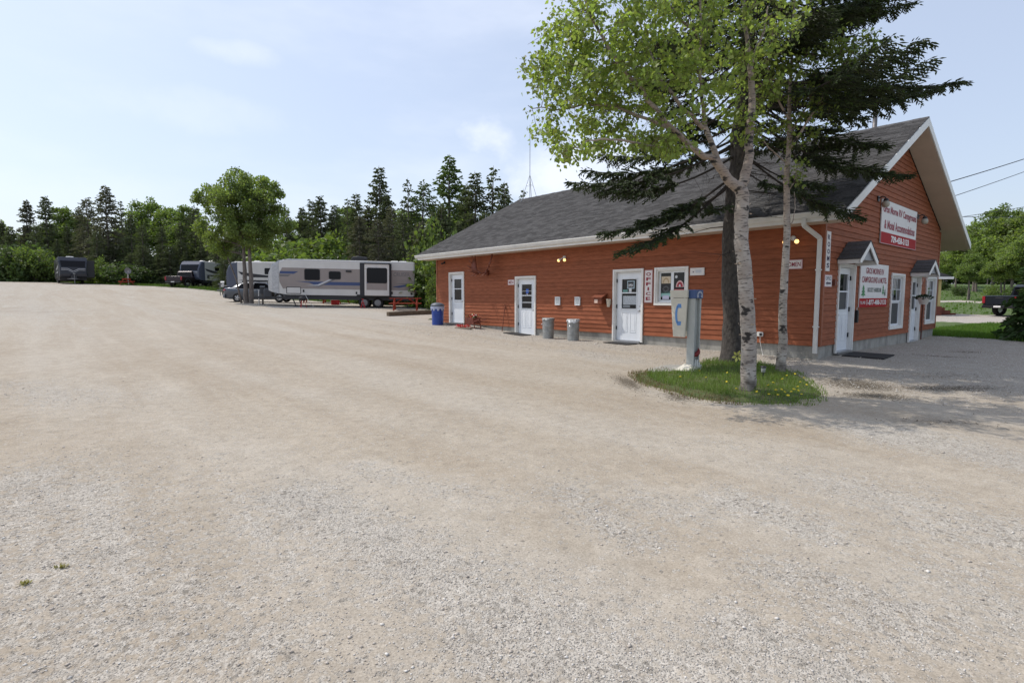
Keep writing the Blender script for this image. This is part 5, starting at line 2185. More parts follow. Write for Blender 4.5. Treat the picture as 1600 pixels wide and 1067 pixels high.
def travel_trailer():
    g = px(414, 480, 34.0)
    yaw = R(11)
    side = np.array([-15.5, 34.0])
    cen_ = side + 1.22 * np.array([-math.sin(yaw), math.cos(yaw)])
    zg = gz(cen_[0] + 4, cen_[1] + 1)
    T = thing('travel_trailer', 'long taupe and white travel trailer with blue stripes and a slide-out', 'travel trailer', (cen_[0], cen_[1], zg - .02), yaw)
    T.rotation_euler = (0, R(0.9), yaw)
    hw, zb, zt = 1.22, .80, 3.06
    mb = MB()
    loft(mb, [(.0, 1.25, 1.75, .55, .1), (.10, 1.08, 2.2, .85, .15), (.35, .98, 2.66, 1.08, .15), (.8, .88, 2.95, 1.19, .12), (1.3, zb, zt, hw, .10), (9.1, zb, zt, hw, .10), (9.2, zb + .05, zt - .06, hw - .05, .10)])
    body = mb.build('body', RV_W, T, fixn=True)
    mb = MB()
    loft(mb, [(-.012, 1.22, 1.78, .56, .1), (.09, 1.06, 2.24, .87, .15), (.34, .96, 2.70, 1.10, .15), (.78, .86, 2.985, 1.205, .12)])
    mb.build('front_cap', RV_PL, T, fixn=True)
    y = -hw
    panel(T, 'side_panel', [(.98, 2.5), (1.3, 2.52), (9.16, 2.52), (9.16, 1.18), (1.02, 1.18), (.82, 1.6), (.80, 2.1)], .006, RV_T, y=y)
    # edge trim, belt lines
    for z in (2.52, 1.18):
        panel(T, 'belt_rail', [(1.05, z - .012), (9.17, z - .012), (9.17, z + .012), (1.05, z + .012)], .012, M_GUT, y=y)
    panel(T, 'roof_rail', [(1.0, 2.985), (9.2, 2.985), (9.2, 3.03), (1.25, 3.03)], .02, M_STEEL, y=y + .02)
    # decals
    yb = y - .006
    panel(T, 'stripe', [(.85, 2.28), (1.95, 2.28), (1.68, 2.12), (.83, 2.12)], .003, RV_BL, y=yb)
    panel(T, 'stripe', [(.84, 2.06), (1.50, 2.06), (1.32, 1.95), (.82, 1.95)], .003, mat('rv_grey', (.13, .125, .13), .4), y=yb)
    panel(T, 'stripe', [(1.75, 1.66), (5.75, 1.66), (5.75, 1.45), (2.9, 1.45), (2.6, 1.58)], .003, RV_BL, y=yb)
    panel(T, 'stripe', [(2.3, 1.40), (3.2, 1.40), (4.35, 2.0), (4.25, 2.02), (3.1, 1.47)], .004, mat('rv_silver', (.5, .5, .52), .3), y=yb)
    panel(T, 'stripe', [(2.4, 1.38), (3.0, 1.38), (4.2, 1.95), (4.3, 1.86), (3.2, 1.33)], .0035, MATS['rv_grey'], y=yb)
    panel(T, 'stripe', [(7.75, 1.42), (8.75, 1.60), (8.95, 1.52), (8.2, 1.36)], .003, RV_BL, y=yb)
    panel(T, 'stripe', [(7.9, 1.62), (9.0, 1.66), (8.8, 1.58)], .003, MATS['rv_grey'], y=yb)
    lettering('CRUISER', T, (7.85, yb - .003, 2.1), (1, 0, 0), (0, 0, 1), 1.05, .26, MATS['rv_grey'], .0)
    # windows
    for x0, x1, z0, z1 in ((2.35, 3.22, 1.78, 2.42), (3.83, 4.50, 1.86, 2.30)):
        w_ = panel(T, 'window', rrect(x0 - .04, x1 + .04, z0 - .04, z1 + .04, .1), .016, M_BLACK, y=yb)
        panel(T, 'pane', rrect(x0, x1, z0, z1, .08), .006, RV_GL, w_, y=yb - .016)
    panel(T, 'porch_light', rrect(4.85, 5.2, 2.30, 2.42, .03), .05, M_BLACK, y=yb)
    # doors of the storage compartment and small service hatches
    c = panel(T, 'compartment_door', rrect(1.22, 2.1, .86, 1.30, .04), .012, M_BLACK, y=yb)
    panel(T, 'face', rrect(1.26, 2.06, .90, 1.26, .03), .006, RV_W, c, y=yb - .012)
    for x, z in ((2.25, 1.05), (5.5, .98), (7.75, 1.02), (9.0, .98)):
        panel(T, 'hatch', rrect(x - .05, x + .05, z - .08, z + .08, .02), .012, M_BLACK, y=yb)
    # slide-out room
    panel(T, 'slide_gasket', [(5.72, .78), (7.72, .78), (7.72, 2.93), (5.72, 2.93)], .03, RV_DK, y=y)
    mb = MB()
    mb.box((6.05, y - .55, .82), (7.58, y - .03, 2.84))
    sl = mb.build('slide_out', RV_W, T, bevel=.02)
    ys = y - .55
    panel(T, 'slide_panel', [(6.07, 1.18), (7.56, 1.18), (7.56, 2.52), (6.07, 2.52)], .005, RV_T, sl, y=ys)
    panel(T, 'slide_trim', [(6.05, 2.50), (6.17, 2.50), (6.17, .84), (6.05, .84)], .009, RV_W, sl, y=ys)
    panel(T, 'slide_trim', [(7.47, 2.50), (7.58, 2.50), (7.58, .84), (7.47, .84)], .009, RV_W, sl, y=ys)
    panel(T, 'window', rrect(6.19, 7.46, 1.62, 2.60, .1), .014, RV_GL, sl, y=ys - .005)
    panel(T, 'stripe', [(6.17, 1.60), (6.60, 1.66), (6.17, 1.68)], .004, RV_BL, sl, y=ys - .005)
    mb = MB()
    mb.box((6.0, ys - .04, 2.84), (7.63, y - .02, 2.90))
    mb.build('slide_awning', RV_DK, sl)
    # underside, wheels, fenders
    mb = MB()
    mb.box((1.1, -1.10, .52), (9.15, 1.10, .80))
    mb.build('chassis', RV_DK, T)
    for xx in (5.98, 6.83):
        for yy, ou in ((-1.03, -1), (1.03, 1)):
            wheel(T, xx, yy, .355, .22, ou, mat('rv_rim', (.25, .25, .26), .4, .6))
    panel(T, 'fender', [(5.5, .80), (7.3, .80), (7.25, .88), (5.55, .88)], .06, RV_DK, y=y)
    # roof gear
    mb = MB()
    loft(mb, [(5.05, 3.06, 3.16, .35, .04), (5.2, 3.06, 3.36, .38, .08), (5.5, 3.06, 3.40, .38, .08), (6.1, 3.06, 3.36, .36, .08)])
    mb.build('air_conditioner', M_BLACK, T, fixn=True)
    for x in (7.9, 8.45):
        mb = MB()
        loft(mb, [(x - .28, 3.06, 3.10, .2, .03), (x - .2, 3.06, 3.17, .2, .06), (x + .2, 3.06, 3.17, .2, .06), (x + .28, 3.06, 3.10, .2, .03)])
        mb.build('roof_vent', M_WHITE, T, fixn=True)
    # hitch with tank cover and jacks
    mb = MB()
    mb.beam((1.2, -.7, .62), (-.9, 0, .60), .08, .12)
    mb.beam((1.2, .7, .62), (-.9, 0, .60), .08, .12)
    mb.build('hitch', RV_DK, T)
    mb = MB()
    loft(mb, [(-.35, .68, 1.12, .38, .14), (-.25, .68, 1.2, .42, .14), (.15, .68, 1.2, .42, .14)])
    mb.build('tank_cover', mat('tank_cover', (.045, .047, .055), .5), T, fixn=True)
    mb = MB()
    mb.tube([(-.72, 0, -.0), (-.72, 0, 1.1)], .035, 8)
    mb.lathe([(.10, 0), (.10, .02), (.03, .05)], 10, (-.72, 0, 0))
    mb.build('jack', M_STEEL, T)
    for x in (1.55, 8.6):
        for yy in (-.95, .95):
            mb = MB()
            mb.beam((x, yy, .55), (x + .18, yy, .08), .06, .06)
            mb.box((x + .05, yy - .1, 0), (x + .3, yy + .1, .07))
            mb.build('stabilizer', RV_DK, T)
    mb = MB()
    mb.tube([(2.32, y - .02, .98), (2.4, y - .1, .75), (2.6, y - .22, .4), (2.9, y - .35, .06), (2.5, y - .7, .03), (1.5, y - .9, .03), (.3, y - .8, .03)], .015, 6)
    mb.build('cord', MATS['white_cord'], T)
    for xx in (9.21,):
        mb = MB()
        mb.box((9.2, -.30, .95), (9.42, .30, 1.55))
        mb.build('rear_rack', RV_W, T, bevel=.06)
        for sy in (-.95, .95):
            mb = MB()
            mb.box((9.2, sy - .08, 1.0), (9.225, sy + .08, 1.25))
            mb.build('tail_light', M_RED, T)
    return T


travel_trailer()


def small_trailer(name, label, X, Y, yaw, L, hw, zb, zt, body_m, cap_m, dark_side=False, slide=False, logo=True, zg=None):
    "trailer with a smooth rounded front cap; the nose looks along local -x"
    T = thing(name, label, 'travel trailer', (X, Y, (gz(X, Y) if zg is None else zg)), yaw)
    mb = MB()
    loft(mb, [(.7, zb, zt, hw, .12), (L - .05, zb, zt, hw, .12), (L, zb + .05, zt - .05, hw - .04, .12)])
    mb.build('body', body_m, T, fixn=True)
    mb = MB()
    H = zt - zb
    loft(mb, [(-.05, zb + H * .16, zb + H * .46, hw * .84, .1), (.0, zb + H * .06, zb + H * .62, hw * .93, .15), (.18, zb, zb + H * .82, hw * .99, .18), (.45, zb - .01, zt - .07, hw + .004, .16), (.9, zb - .01, zt + .006, hw + .006, .13)])
    mb.build('front_cap', cap_m, T, fixn=True)
    mb = MB()
    mb.prism([(-.07, -hw * .8, zb + H * .50), (-.07, hw * .8, zb + H * .50), (.13, hw * .86, zb + H * .80), (.13, -hw * .86, zb + H * .80)], (-.012, 0, .006))
    mb.build('front_window', RV_GL, T, fixn=True)
    ym = MATS['rv_silver']
    # chevron printed across the cap
    mb = MB()
    for dz, dw in ((0, .05), (-.16, .035)):
        zz = zb + H * .42 + dz
        for sg in (1, -1):
            mb.beam((-.075, sg * hw * .82, zz + .0), (-.085, sg * hw * .38, zz), .02, dw)
            mb.beam((-.085, sg * hw * .38, zz), (-.09, 0, zz - .30), .02, dw)
    mb.build('stripe', ym, T)
    for sg in (-1, 1):
        panel(T, 'stripe', [(.95, zb + H * .62), (2.0, zb + H * .55), (L * .55, zb + H * .40), (2.2, zb + H * .40), (1.2, zb + H * .5)], .004, RV_DK if not dark_side else ym, y=sg * hw, out=sg)
        panel(T, 'stripe', [(.95, zb + H * .30), (2.2, zb + H * .22), (L * .8, zb + H * .26), (2.2, zb + H * .30)], .004, RV_DK if not dark_side else ym, y=sg * hw, out=sg)
        panel(T, 'window', rrect(L * .36, L * .36 + .8, zb + H * .52, zb + H * .76, .08), .012, RV_GL, y=sg * hw, out=sg)
        panel(T, 'window', rrect(L * .62, L * .62 + .9, zb + H * .52, zb + H * .76, .08), .012, RV_GL, y=sg * hw, out=sg)
        panel(T, 'door', rrect(L * .50, L * .50 + .62, zb + .06, zb + H * .86, .06), .012, body_m, y=sg * hw, out=sg)
        panel(T, 'hatch', rrect(1.25, 1.65, zb + H * .10, zb + H * .26, .03), .012, RV_DK, y=sg * hw, out=sg)
    if slide:
        sgn = slide
        mb = MB()
        mb.box((1.6, sgn * hw, zb + .05), (4.0, sgn * (hw + .75), zt - .3))
        mb.build('slide_out', body_m, T, bevel=.02)
    mb = MB()
    mb.box((.7, -hw + .1, zb - .28), (L - .05, hw - .1, zb))
    mb.build('chassis', RV_DK, T)
    for xx in (L * .56, L * .56 + .8):
        for sg in (-1, 1):
            wheel(T, xx, sg * (hw - .18), .34, .22, sg, MATS['rv_rim'])
    mb = MB()
    mb.beam((.9, -.6, zb - .16), (-1.1, 0, zb - .2), .08, .12)
    mb.beam((.9, .6, zb - .16), (-1.1, 0, zb - .2), .08, .12)
    mb.tube([(-.85, 0, 0), (-.85, 0, zb + .35)], .035, 8)
    mb.box((-.98, -.1, zb + .3), (-.72, .1, zb + .42))
    mb.build('hitch', mat('hitch_grey', (.16, .16, .165), .5), T)
    mb = MB()
    loft(mb, [(-.5, zb - .12, zb + .22, .25, .1), (-.1, zb - .12, zb + .26, .28, .1)])
    mb.build('tank_cover', RV_DK, T, fixn=True)
    for x in (2.0, L * .8):
        mb = MB()
        loft(mb, [(x, zt, zt + .05, .2, .03), (x + .1, zt, zt + .15, .22, .06), (x + .5, zt, zt + .15, .22, .06), (x + .6, zt, zt + .05, .2, .03)])
        mb.build('roof_vent', M_WHITE, T, fixn=True)
    mb = MB()
    loft(mb, [(L * .5, zt, zt + .1, .34, .05), (L * .5 + .2, zt, zt + .30, .36, .08), (L * .5 + .9, zt, zt + .28, .36, .08)])
    mb.build('air_conditioner', M_WHITE, T, fixn=True)
    return T


CAPD = mat('cap_dark', (.030, .033, .045), .22, noise=(1.5, .2))
CAPB = mat('cap_navy', (.075, .085, .12), .18)
BODD = mat('trailer_charcoal', (.03, .03, .033), .4)
P_ = px(116, 442, 61.5)
small_trailer('travel_trailer', 'dark charcoal travel trailer facing the lot, with silver chevrons on its nose', P_[0], P_[1], math.atan2(61.5, P_[0]) + 0.06, 9.0, 1.30, .75, 3.05, BODD, CAPD, True, slide=-1, zg=P_[2] - .12)
P_ = px(297, 446, 62)
small_trailer('travel_trailer', 'white travel trailer with a dark rounded nose behind the dark pickup', P_[0], P_[1], R(84), 7.5, 1.25, .75, 2.95, mat('rv_greywhite', (.46, .45, .42), .4), CAPB, zg=P_[2] - .15)
P_ = px(352, 452, 47.5)
small_trailer('travel_trailer', 'white travel trailer with a navy curved nose half hidden behind the twin trunk tree', P_[0], P_[1] + .9, R(14), 8.6, 1.25, .75, 3.05, RV_W, CAPB, zg=gz(P_[0] + 3, P_[1] + 1))


def car_loft(mb, secs):
    "secs: (x, half width, [z list])"
    pass


def sedan():
    P = px(392, 474, 39.6)
    yaw = R(6)
    T = thing('parked_sedan', 'blue grey sedan parked behind the twin trunk tree, nose toward the trailer hitch', 'car', (P[0] + 0.9, P[1], gz(P[0] + 1, P[1])), yaw)
    paint = mat('sedan_paint', (.105, .12, .145), .25, .3)
    # lower body: loft along x of rounded sections, x from rear (-2.4) to front (2.4)
    mb = MB()
    loft(mb, [(-2.42, .40, .92, .72, .1), (-2.36, .30, 1.02, .82, .12), (-2.0, .24, 1.05, .90, .12), (-1.3, .20, .98, .92, .12), (0, .20, .93, .93, .12), (1.1, .20, .93, .92, .14), (1.9, .22, .82, .88, .16), (2.3, .28, .70, .78, .14), (2.42, .36, .58, .66, .1)])
    mb.build('body', paint, T, True, fixn=True)
    mb = MB()
    base = [(-2.05, .78, 1.02), (-1.15, .62, 1.40), (-.3, .60, 1.46), (.45, .61, 1.40), (1.25, .78, .93)]
    vs = []
    for x, hw, z in base:
        vs.append((x, hw, z))
    # roof: lower edge wider than upper
    low = [(-2.05, .80, .98), (-1.25, .84, .95), (-.3, .85, .92), (.5, .85, .92), (1.35, .82, .90)]
    top = [(-1.95, .70, 1.03), (-1.15, .62, 1.38), (-.3, .60, 1.46), (.45, .60, 1.41), (1.25, .70, .95)]
    vs, fs = [], []
    for (a, b) in zip(low, top):
        vs += [(a[0], -a[1], a[2]), (b[0], -b[1], b[2]), (b[0], b[1], b[2]), (a[0], a[1], a[2])]
    for i in range(4):
        k = i * 4
        for j in range(3):
            fs.append((k + j, k + j + 1, k + 4 + j + 1, k + 4 + j))
    mb.add(vs, fs)
    mb.build('roof', paint, T, True, fixn=True)
    # glass
    for sg in (-1, 1):
        for q in ([(-1.62, .80, .99), (-1.18, .655, 1.34), (-.42, .635, 1.39), (-.42, .82, .97)], [(-.34, .82, .97), (-.34, .635, 1.39), (.42, .645, 1.35), (1.05, .785, .97)]):
            mb = MB()
            mb.prism([(x, sg * (y + .018), z) for x, y, z in q], (0, sg * .006, 0))
            mb.build('side_window', RV_GL, T, fixn=True)
        panel(T, 'headlight', [(2.05, .60), (2.36, .58), (2.30, .70), (1.95, .74)], .02, M_SIGN, y=sg * .80, out=sg)
        mb = MB()
        mb.prism([(-2.44, sg * .42, .78), (-2.44, sg * .72, .80), (-2.25, sg * .86, .84), (-2.25, sg * .86, .96), (-2.40, sg * .74, .94), (-2.43, sg * .42, .90)], (-.03, sg * .012, 0))
        mb.build('tail_light', mat('tail_red', (.30, .02, .03), .25), T, fixn=True)
        mb = MB()
        mb.box((.75, sg * .93, .93), (.95, sg * 1.08, 1.06))
        mb.build('mirror', paint, T, bevel=.03)
        for x in (-.35,):
            panel(T, 'door_handle', [(x, .83), (x + .2, .83), (x + .2, .86), (x, .86)], .03, M_STEEL, y=sg * .92, out=sg)
        for xx in (-1.45, 1.42):
            wheel(T, xx, sg * .82, .33, .21, sg, mat('sedan_rim', (.42, .42, .43), .3, .7))
    mb = MB()
    mb.prism([(-2.0, -.66, 1.04), (-2.0, .66, 1.04), (-1.2, .56, 1.39), (-1.2, -.56, 1.39)], (-.01, 0, .012))
    mb.build('rear_window', RV_GL, T, fixn=True)
    mb = MB()
    mb.prism([(1.22, -.68, .97), (1.22, .68, .97), (.5, .57, 1.40), (.5, -.57, 1.40)], (.01, 0, .012))
    mb.build('windscreen', RV_GL, T, fixn=True)
    mb = MB()
    mb.box((-2.46, -.26, .66), (-2.43, .26, .78))
    mb.build('number_plate', M_SIGN, T)
    mb = MB()
    loft(mb, [(-2.47, .34, .56, .78, .05), (-2.3, .30, .58, .90, .05)])
    mb.build('bumper', paint, T, fixn=True)


sedan()


def pickup(label, X, Y, yaw, col, zg=None, chrome=.4):
    "crew cab pickup, nose along +x"
    T = thing('pickup_truck', label, 'pickup truck', (X, Y, gz(X, Y) if zg is None else zg), yaw)
    paint = mat('pickup_paint_%d' % int(col[0] * 1000 + col[2] * 7000), col, .25, .3)
    mb = MB()
    loft(mb, [(-2.85, .52, 1.16, .94, .05), (-2.80, .50, 1.18, .97, .06), (-.95, .48, 1.18, .98, .06), (-.9, .46, 1.20, .98, .06), (1.25, .46, 1.18, .98, .10), (2.4, .48, 1.12, .96, .14), (2.8, .52, 1.02, .90, .14), (2.9, .6, .9, .82, .1)])
    mb.build('body', paint, T, True, fixn=True)
    low = [(-1.0, .95, 1.15), (-.9, .94, 1.15), (.2, .94, 1.15), (1.0, .94, 1.15), (1.75, .92, 1.13)]
    top = [(-.98, .80, 1.70), (-.80, .78, 1.82), (-.1, .77, 1.87), (.55, .77, 1.84), (1.6, .82, 1.2)]
    vs, fs = [], []
    for a, b in zip(low, top):
        vs += [(a[0], -a[1], a[2]), (b[0], -b[1], b[2]), (b[0], b[1], b[2]), (a[0], a[1], a[2])]
    for i in range(4):
        k = i * 4
        for j in range(3):
            fs.append((k + j, k + j + 1, k + 4 + j + 1, k + 4 + j))
    fs += [(0, 3, 2, 1)]
    mb = MB()
    mb.add(vs, fs)
    mb.build('cab', paint, T, fixn=True)
    mb = MB()
    mb.prism([(-1.005, -.78, 1.22), (-1.005, .78, 1.22), (-.99, .70, 1.66), (-.99, -.70, 1.66)], (-.012, 0, 0))
    mb.build('rear_window', RV_GL, T, fixn=True)
    mb = MB()
    mb.prism([(1.60, -.76, 1.24), (1.60, .76, 1.24), (.64, .70, 1.80), (.64, -.70, 1.80)], (.01, 0, .012))
    mb.build('windscreen', RV_GL, T, fixn=True)
    mb = MB()
    mb.box((-2.75, -.82, 1.10), (-1.05, .82, 1.186))
    mb.build('bed_cover', RV_DK, T)
    mb = MB()
    mb.box((-2.875, -.80, .66), (-2.845, .80, 1.165))
    mb.build('tailgate', paint, T, bevel=.02)
    mb = MB()
    mb.box((-2.885, -.22, 1.02), (-2.874, .22, 1.09))
    mb.build('tailgate_handle', RV_DK, T)
    mb = MB()
    mb.box((-3.0, -.90, .46), (-2.80, .90, .62))
    mb.build('bumper', mat('bumper_dark', (.05, .05, .055), .3, .6), T, bevel=.03)
    mb = MB()
    mb.box((-3.012, -.2, .50), (-2.998, .2, .60))
    mb.build('number_plate', M_SIGN, T)
    for sg in (-1, 1):
        mb = MB()
        mb.box((-2.885, sg * .82, .74), (-2.80, sg * .985, 1.14))
        mb.build('tail_light', MATS['tail_red'], T, bevel=.01)
        for q in ([(-.85, .905, 1.24), (-.80, .80, 1.76), (.05, .79, 1.80), (.05, .905, 1.24)], [(.13, .905, 1.24), (.13, .79, 1.80), (.6, .79, 1.76), (1.32, .88, 1.24)]):
            mb = MB()
            mb.prism([(x, sg * (y + .02), z) for x, y, z in q], (0, sg * .008, 0))
            mb.build('side_window', RV_GL, T, fixn=True)
        for xx in (-1.85, 1.85):
            wheel(T, xx, sg * .82, .40, .26, sg, mat('pickup_rim', (.50, .50, .51), .25, .8))
            mb = MB()
            vs = []
            n = 14
            for rr_ in (.43, .52):
                for k in range(n + 1):
                    a = math.pi * k / n
                    vs.append((xx + rr_ * math.cos(a), sg * .985, .42 + rr_ * math.sin(a)))
            fs = [(k, k + 1, n + 2 + k, n + 1 + k) for k in range(n)]
            mb.add(vs, fs)
            ob = mb.build('wheel_arch', RV_DK, T)
            md = ob.modifiers.new('thick', 'SOLIDIFY')
            md.thickness = .04
            md.offset = 0
        mb = MB()
        mb.box((1.2, sg * .98, 1.2), (1.4, sg * 1.2, 1.42))
        mb.build('mirror', RV_DK, T, bevel=.03)
        mb = MB()
        mb.box((-.8, sg * .96, .40), (1.2, sg * 1.08, .46))
        mb.build('running_board', RV_DK, T)
        panel(T, 'headlight', [(2.5, .82), (2.86, .82), (2.80, 1.0), (2.45, 1.02)], .03, M_SIGN, y=sg * .90, out=sg)
    return T


P_ = px(268, 448, 60)
pickup('dark maroon pickup truck seen from behind at the far edge of the lot', P_[0] + .6, P_[1] + 2.6, R(86), (.036, .026, .03), zg=P_[2] - .02)
P_ = px(1537, 502, 30.5)
pickup('dark pickup truck on the pale drive behind the small conifer', P_[0] + 4.1, P_[1] + .9, R(8), (.022, .026, .034), zg=gz(P_[0] + 3, P_[1] + .8))


# ------------------------------------------------------------------ picnic tables
def picnic_table():
    T = thing('picnic_table', '', 'picnic table')
    w = mat('table_paint', (.36, .055, .025), .65, noise=(7, .3))
    L = 1.9
    for k in range(5):
        y = -.36 + k * .148
        mb = MB()
        mb.box((-L / 2, y, .72), (L / 2, y + .138, .76))
        mb.build('tabletop_plank', w, T)
    for sg in (-1, 1):
        for k in range(2):
            y = sg * .62 + k * .135 - .135
            mb = MB()
            mb.box((-L / 2, y, .42), (L / 2, y + .125, .46))
            mb.build('seat_plank', w, T)
    for x in (-.68, .68):
        for sg in (-1, 1):
            mb = MB()
            mb.beam((x, sg * .25, .72), (x, sg * .70, 0), .04, .09, up=(1, 0, 0))
            mb.build('leg', w, T)
        mb = MB()
        mb.box((x + .021, -.72, .34), (x + .06, .72, .42))
        mb.box((x + .021, -.36, .64), (x + .06, .36, .72))
        mb.build('crossbar', w, T)
        mb = MB()
        mb.beam((x, 0, .38), (x * .3, 0, .70), .04, .08)
        mb.build('brace', w, T)
    return T


PT = picnic_table()
tabs = [(634, 484.5, 33.2, R(8), 'red picnic table on the gravel behind the timber beam', None),
        (492, 475, 40.5, R(12), 'red picnic table seen beneath the long trailer, nearer its front', None),
        (526, 475, 40.0, R(80), 'red picnic table seen beneath the long trailer, nearer its wheels', None),
        (198, 446, 62.5, R(128), 'red picnic table seen end on below the grey dish', None),
        (64, 442.5, 71.5, R(20), 'dark red picnic table in the shade left of the charcoal trailer', None)]
for i, (x, y, Yd, rz, lab, g) in enumerate(tabs):
    t = PT if i == 0 else copy_tree(PT)
    P = px(x, y, Yd)
    t.location = (P[0], P[1], gz(P[0], P[1]) - .01)
    t.rotation_euler = (0, 0, rz)
    tag(t, lab, 'picnic table', 'red picnic tables about the campground')
# satellite dish
P = px(200.5, 440, 63.5)
T = thing('satellite_dish', 'grey satellite dish on a white pole by the far red table', 'satellite dish', (P[0], P[1], gz(P[0], P[1])), R(130))
mb = MB()
mb.tube([(0, 0, 0), (0, 0, 1.45)], .04, 8)
mb.build('pole', M_WHITE, T)
mb = MB()
prof = [(.001, .0), (.12, .01), (.24, .05), (.36, .115), (.37, .115), (.25, .035), (.12, -.01), (.001, -.02)]
vs, fs = [], []
n = 22
for q, d in prof:
    for j in range(n):
        a = 6.2832 * j / n
        vs.append((-.05 - d, q * math.cos(a) * .9, 1.62 + q * math.sin(a)))
for i in range(len(prof) - 1):
    for j in range(n):
        fs.append((i * n + j, i * n + (j + 1) % n, (i + 1) * n + (j + 1) % n, (i + 1) * n + j))
mb.add(vs, fs)
mb.build('dish', mat('dish_grey', (.20, .21, .21), .5), T, True, fixn=True)
mb = MB()
mb.tube([(-.05, 0, 1.3), (-.45, 0, 1.4), (-.5, 0, 1.55)], .015, 6)
mb.box((-.55, -.05, 1.52), (-.45, .05, 1.62))
mb.build('feed_arm', M_STEEL, T)
# campsite service posts
for q, Yd, lab in (((348, 452), 49, 'white service post at the nose of the navy nosed trailer'), ((411, 478), 35.5, 'thin grey service post before the hitch of the long trailer')):
    P = px(*q, Yd)
    T = thing('service_post', lab, 'post', (P[0], P[1], gz(P[0], P[1])), .3, 'campsite service posts')
    mb = MB()
    mb.box((-.05, -.05, 0), (.05, .05, .75))
    mb.build('post', mat('post_wood', (.15, .13, .11), .8) if Yd < 40 else mat('post_dark', (.10, .10, .10), .7), T)
    mb = MB()
    mb.box((-.13, -.10, .70), (.13, .10, 1.12))
    mb.prism([(-.15, -.14, 1.12), (.15, -.14, 1.12), (.15, .12, 1.2), (-.15, .12, 1.2)], (0, 0, .02))
    mb.build('box', M_WHITE if Yd > 40 else mat('post_box', (.05, .05, .055), .5), T, fixn=True)
# red jack stand between the trailer wheels and a small grill by its front
P = px(567, 479, 34.6)
T = thing('jack_stand', 'small red jack stand by the trailer wheels', 'jack stand', (P[0], P[1], gz(P[0], P[1])))
mb = MB()
for a in (.785, 2.36, 3.93, 5.5):
    mb.beam((.17 * math.cos(a), .17 * math.sin(a), 0), (.05 * math.cos(a), .05 * math.sin(a), .36), .03, .03)
mb.box((-.08, -.08, .34), (.08, .08, .38))
mb.tube([(0, 0, .36), (0, 0, .56)], .025, 8)
mb.box((-.06, -.06, .55), (.06, .06, .59))
mb.build('stand', mat('jack_red', (.40, .025, .03), .5), T)
P = px(473, 480, 33.6)
T = thing('grill', 'small dark tabletop grill on a stand beside the long trailer', 'grill', (P[0], P[1], gz(P[0], P[1])))
mb = MB()
mb.lathe([(.10, .42), (.20, .46), (.23, .55), (.23, .57), (.20, .66), (.10, .71), (.02, .72)], 18)
mb.build('bowl', M_BLACK, T, True)
for a in (.5, 2.6, 4.7):
    mb = MB()
    mb.beam((.24 * math.cos(a), .24 * math.sin(a), 0), (.12 * math.cos(a), .12 * math.sin(a), .46), .025, .025)
    mb.build('leg', MATS['jack_red'], T)
P = px(524, 477, 38)
T = thing('cooler', 'small red cooler on the ground beneath the long trailer', 'cooler', (P[0], P[1], gz(P[0], P[1])), .3)
mb = MB()
mb.box((-.28, -.18, 0), (.28, .18, .34))
mb.build('box', MATS['jack_red'], T, bevel=.03)
mb = MB()
mb.box((-.29, -.19, .342), (.29, .19, .40))
mb.build('lid', M_WHITE, T, bevel=.02)

# ------------------------------------------------------------------ neighbouring house with a porch, mostly hidden by the office
P = px(1466, 500, 33)
H0 = np.array([P[0], P[1] - 1.5])
T = thing('neighbour_house', 'house behind the office with red brown steps and a yellow porch post', 'house', (H0[0], H0[1], gz(H0[0], H0[1]) - .05), .05)
hm = mat('house_wall', (.42, .38, .30), .7, noise=(2, .1))
mb = MB()
mb.box((-9, 2.0, .0), (-1.6, 9, 2.7))
mb.prism([(-9, 2.0, 2.7), (-1.6, 2.0, 2.7), (-5.3, 2.0, 4.6)], (0, 7, 0))
mb.build('wall', hm, T, fixn=True)
mb = MB()
mb.prism([(-9.4, 1.6, 2.55), (-5.3, 1.6, 4.72), (-1.2, 1.6, 2.55), (-1.2, 1.6, 2.67), (-5.3, 1.6, 4.86), (-9.4, 1.6, 2.67)], (0, 7.8, 0))
mb.build('roof', M_SHING, T, fixn=True)
mb = MB()
mb.box((-1.6, 1.2, 0), (.0, 5, .62))
mb.build('porch_floor', mat('porch_red', (.20, .06, .035), .7, noise=(6, .3)), T)
for k in range(3):
    mb = MB()
    mb.box((.0 + .001, 1.4, 0), (.36 * (3 - k), 3.4, .17 * (k + 1)))
    mb.box((.0 + .001, 1.38, .17 * (k + 1) + .001), (.36 * (3 - k) + .03, 3.42, .17 * (k + 1) + .035))
    mb.build('step', MATS['porch_red'], T)
for y in (1.35, 4.8):
    mb = MB()
    mb.box((-.16, y, .62), (.0, y + .16, 2.27))
    mb.build('porch_post', mat('post_yellow', (.50, .40, .17), .6), T)
mb = MB()
mb.prism([(-1.8, 1.0, 3.1), (.4, 1.0, 2.40), (.4, 1.0, 2.28), (-1.8, 1.0, 2.28)], (0, 4.4, 0))
mb.build('porch_roof', M_SHING, T, fixn=True)
mb = MB()
mb.box((-1.8, .97, 2.26), (.40, 1.0 - .002, 2.40))
mb.box((.402, .97, 2.26), (.43, 5.4, 2.41))
mb.build('porch_fascia', M_WHITE, T)

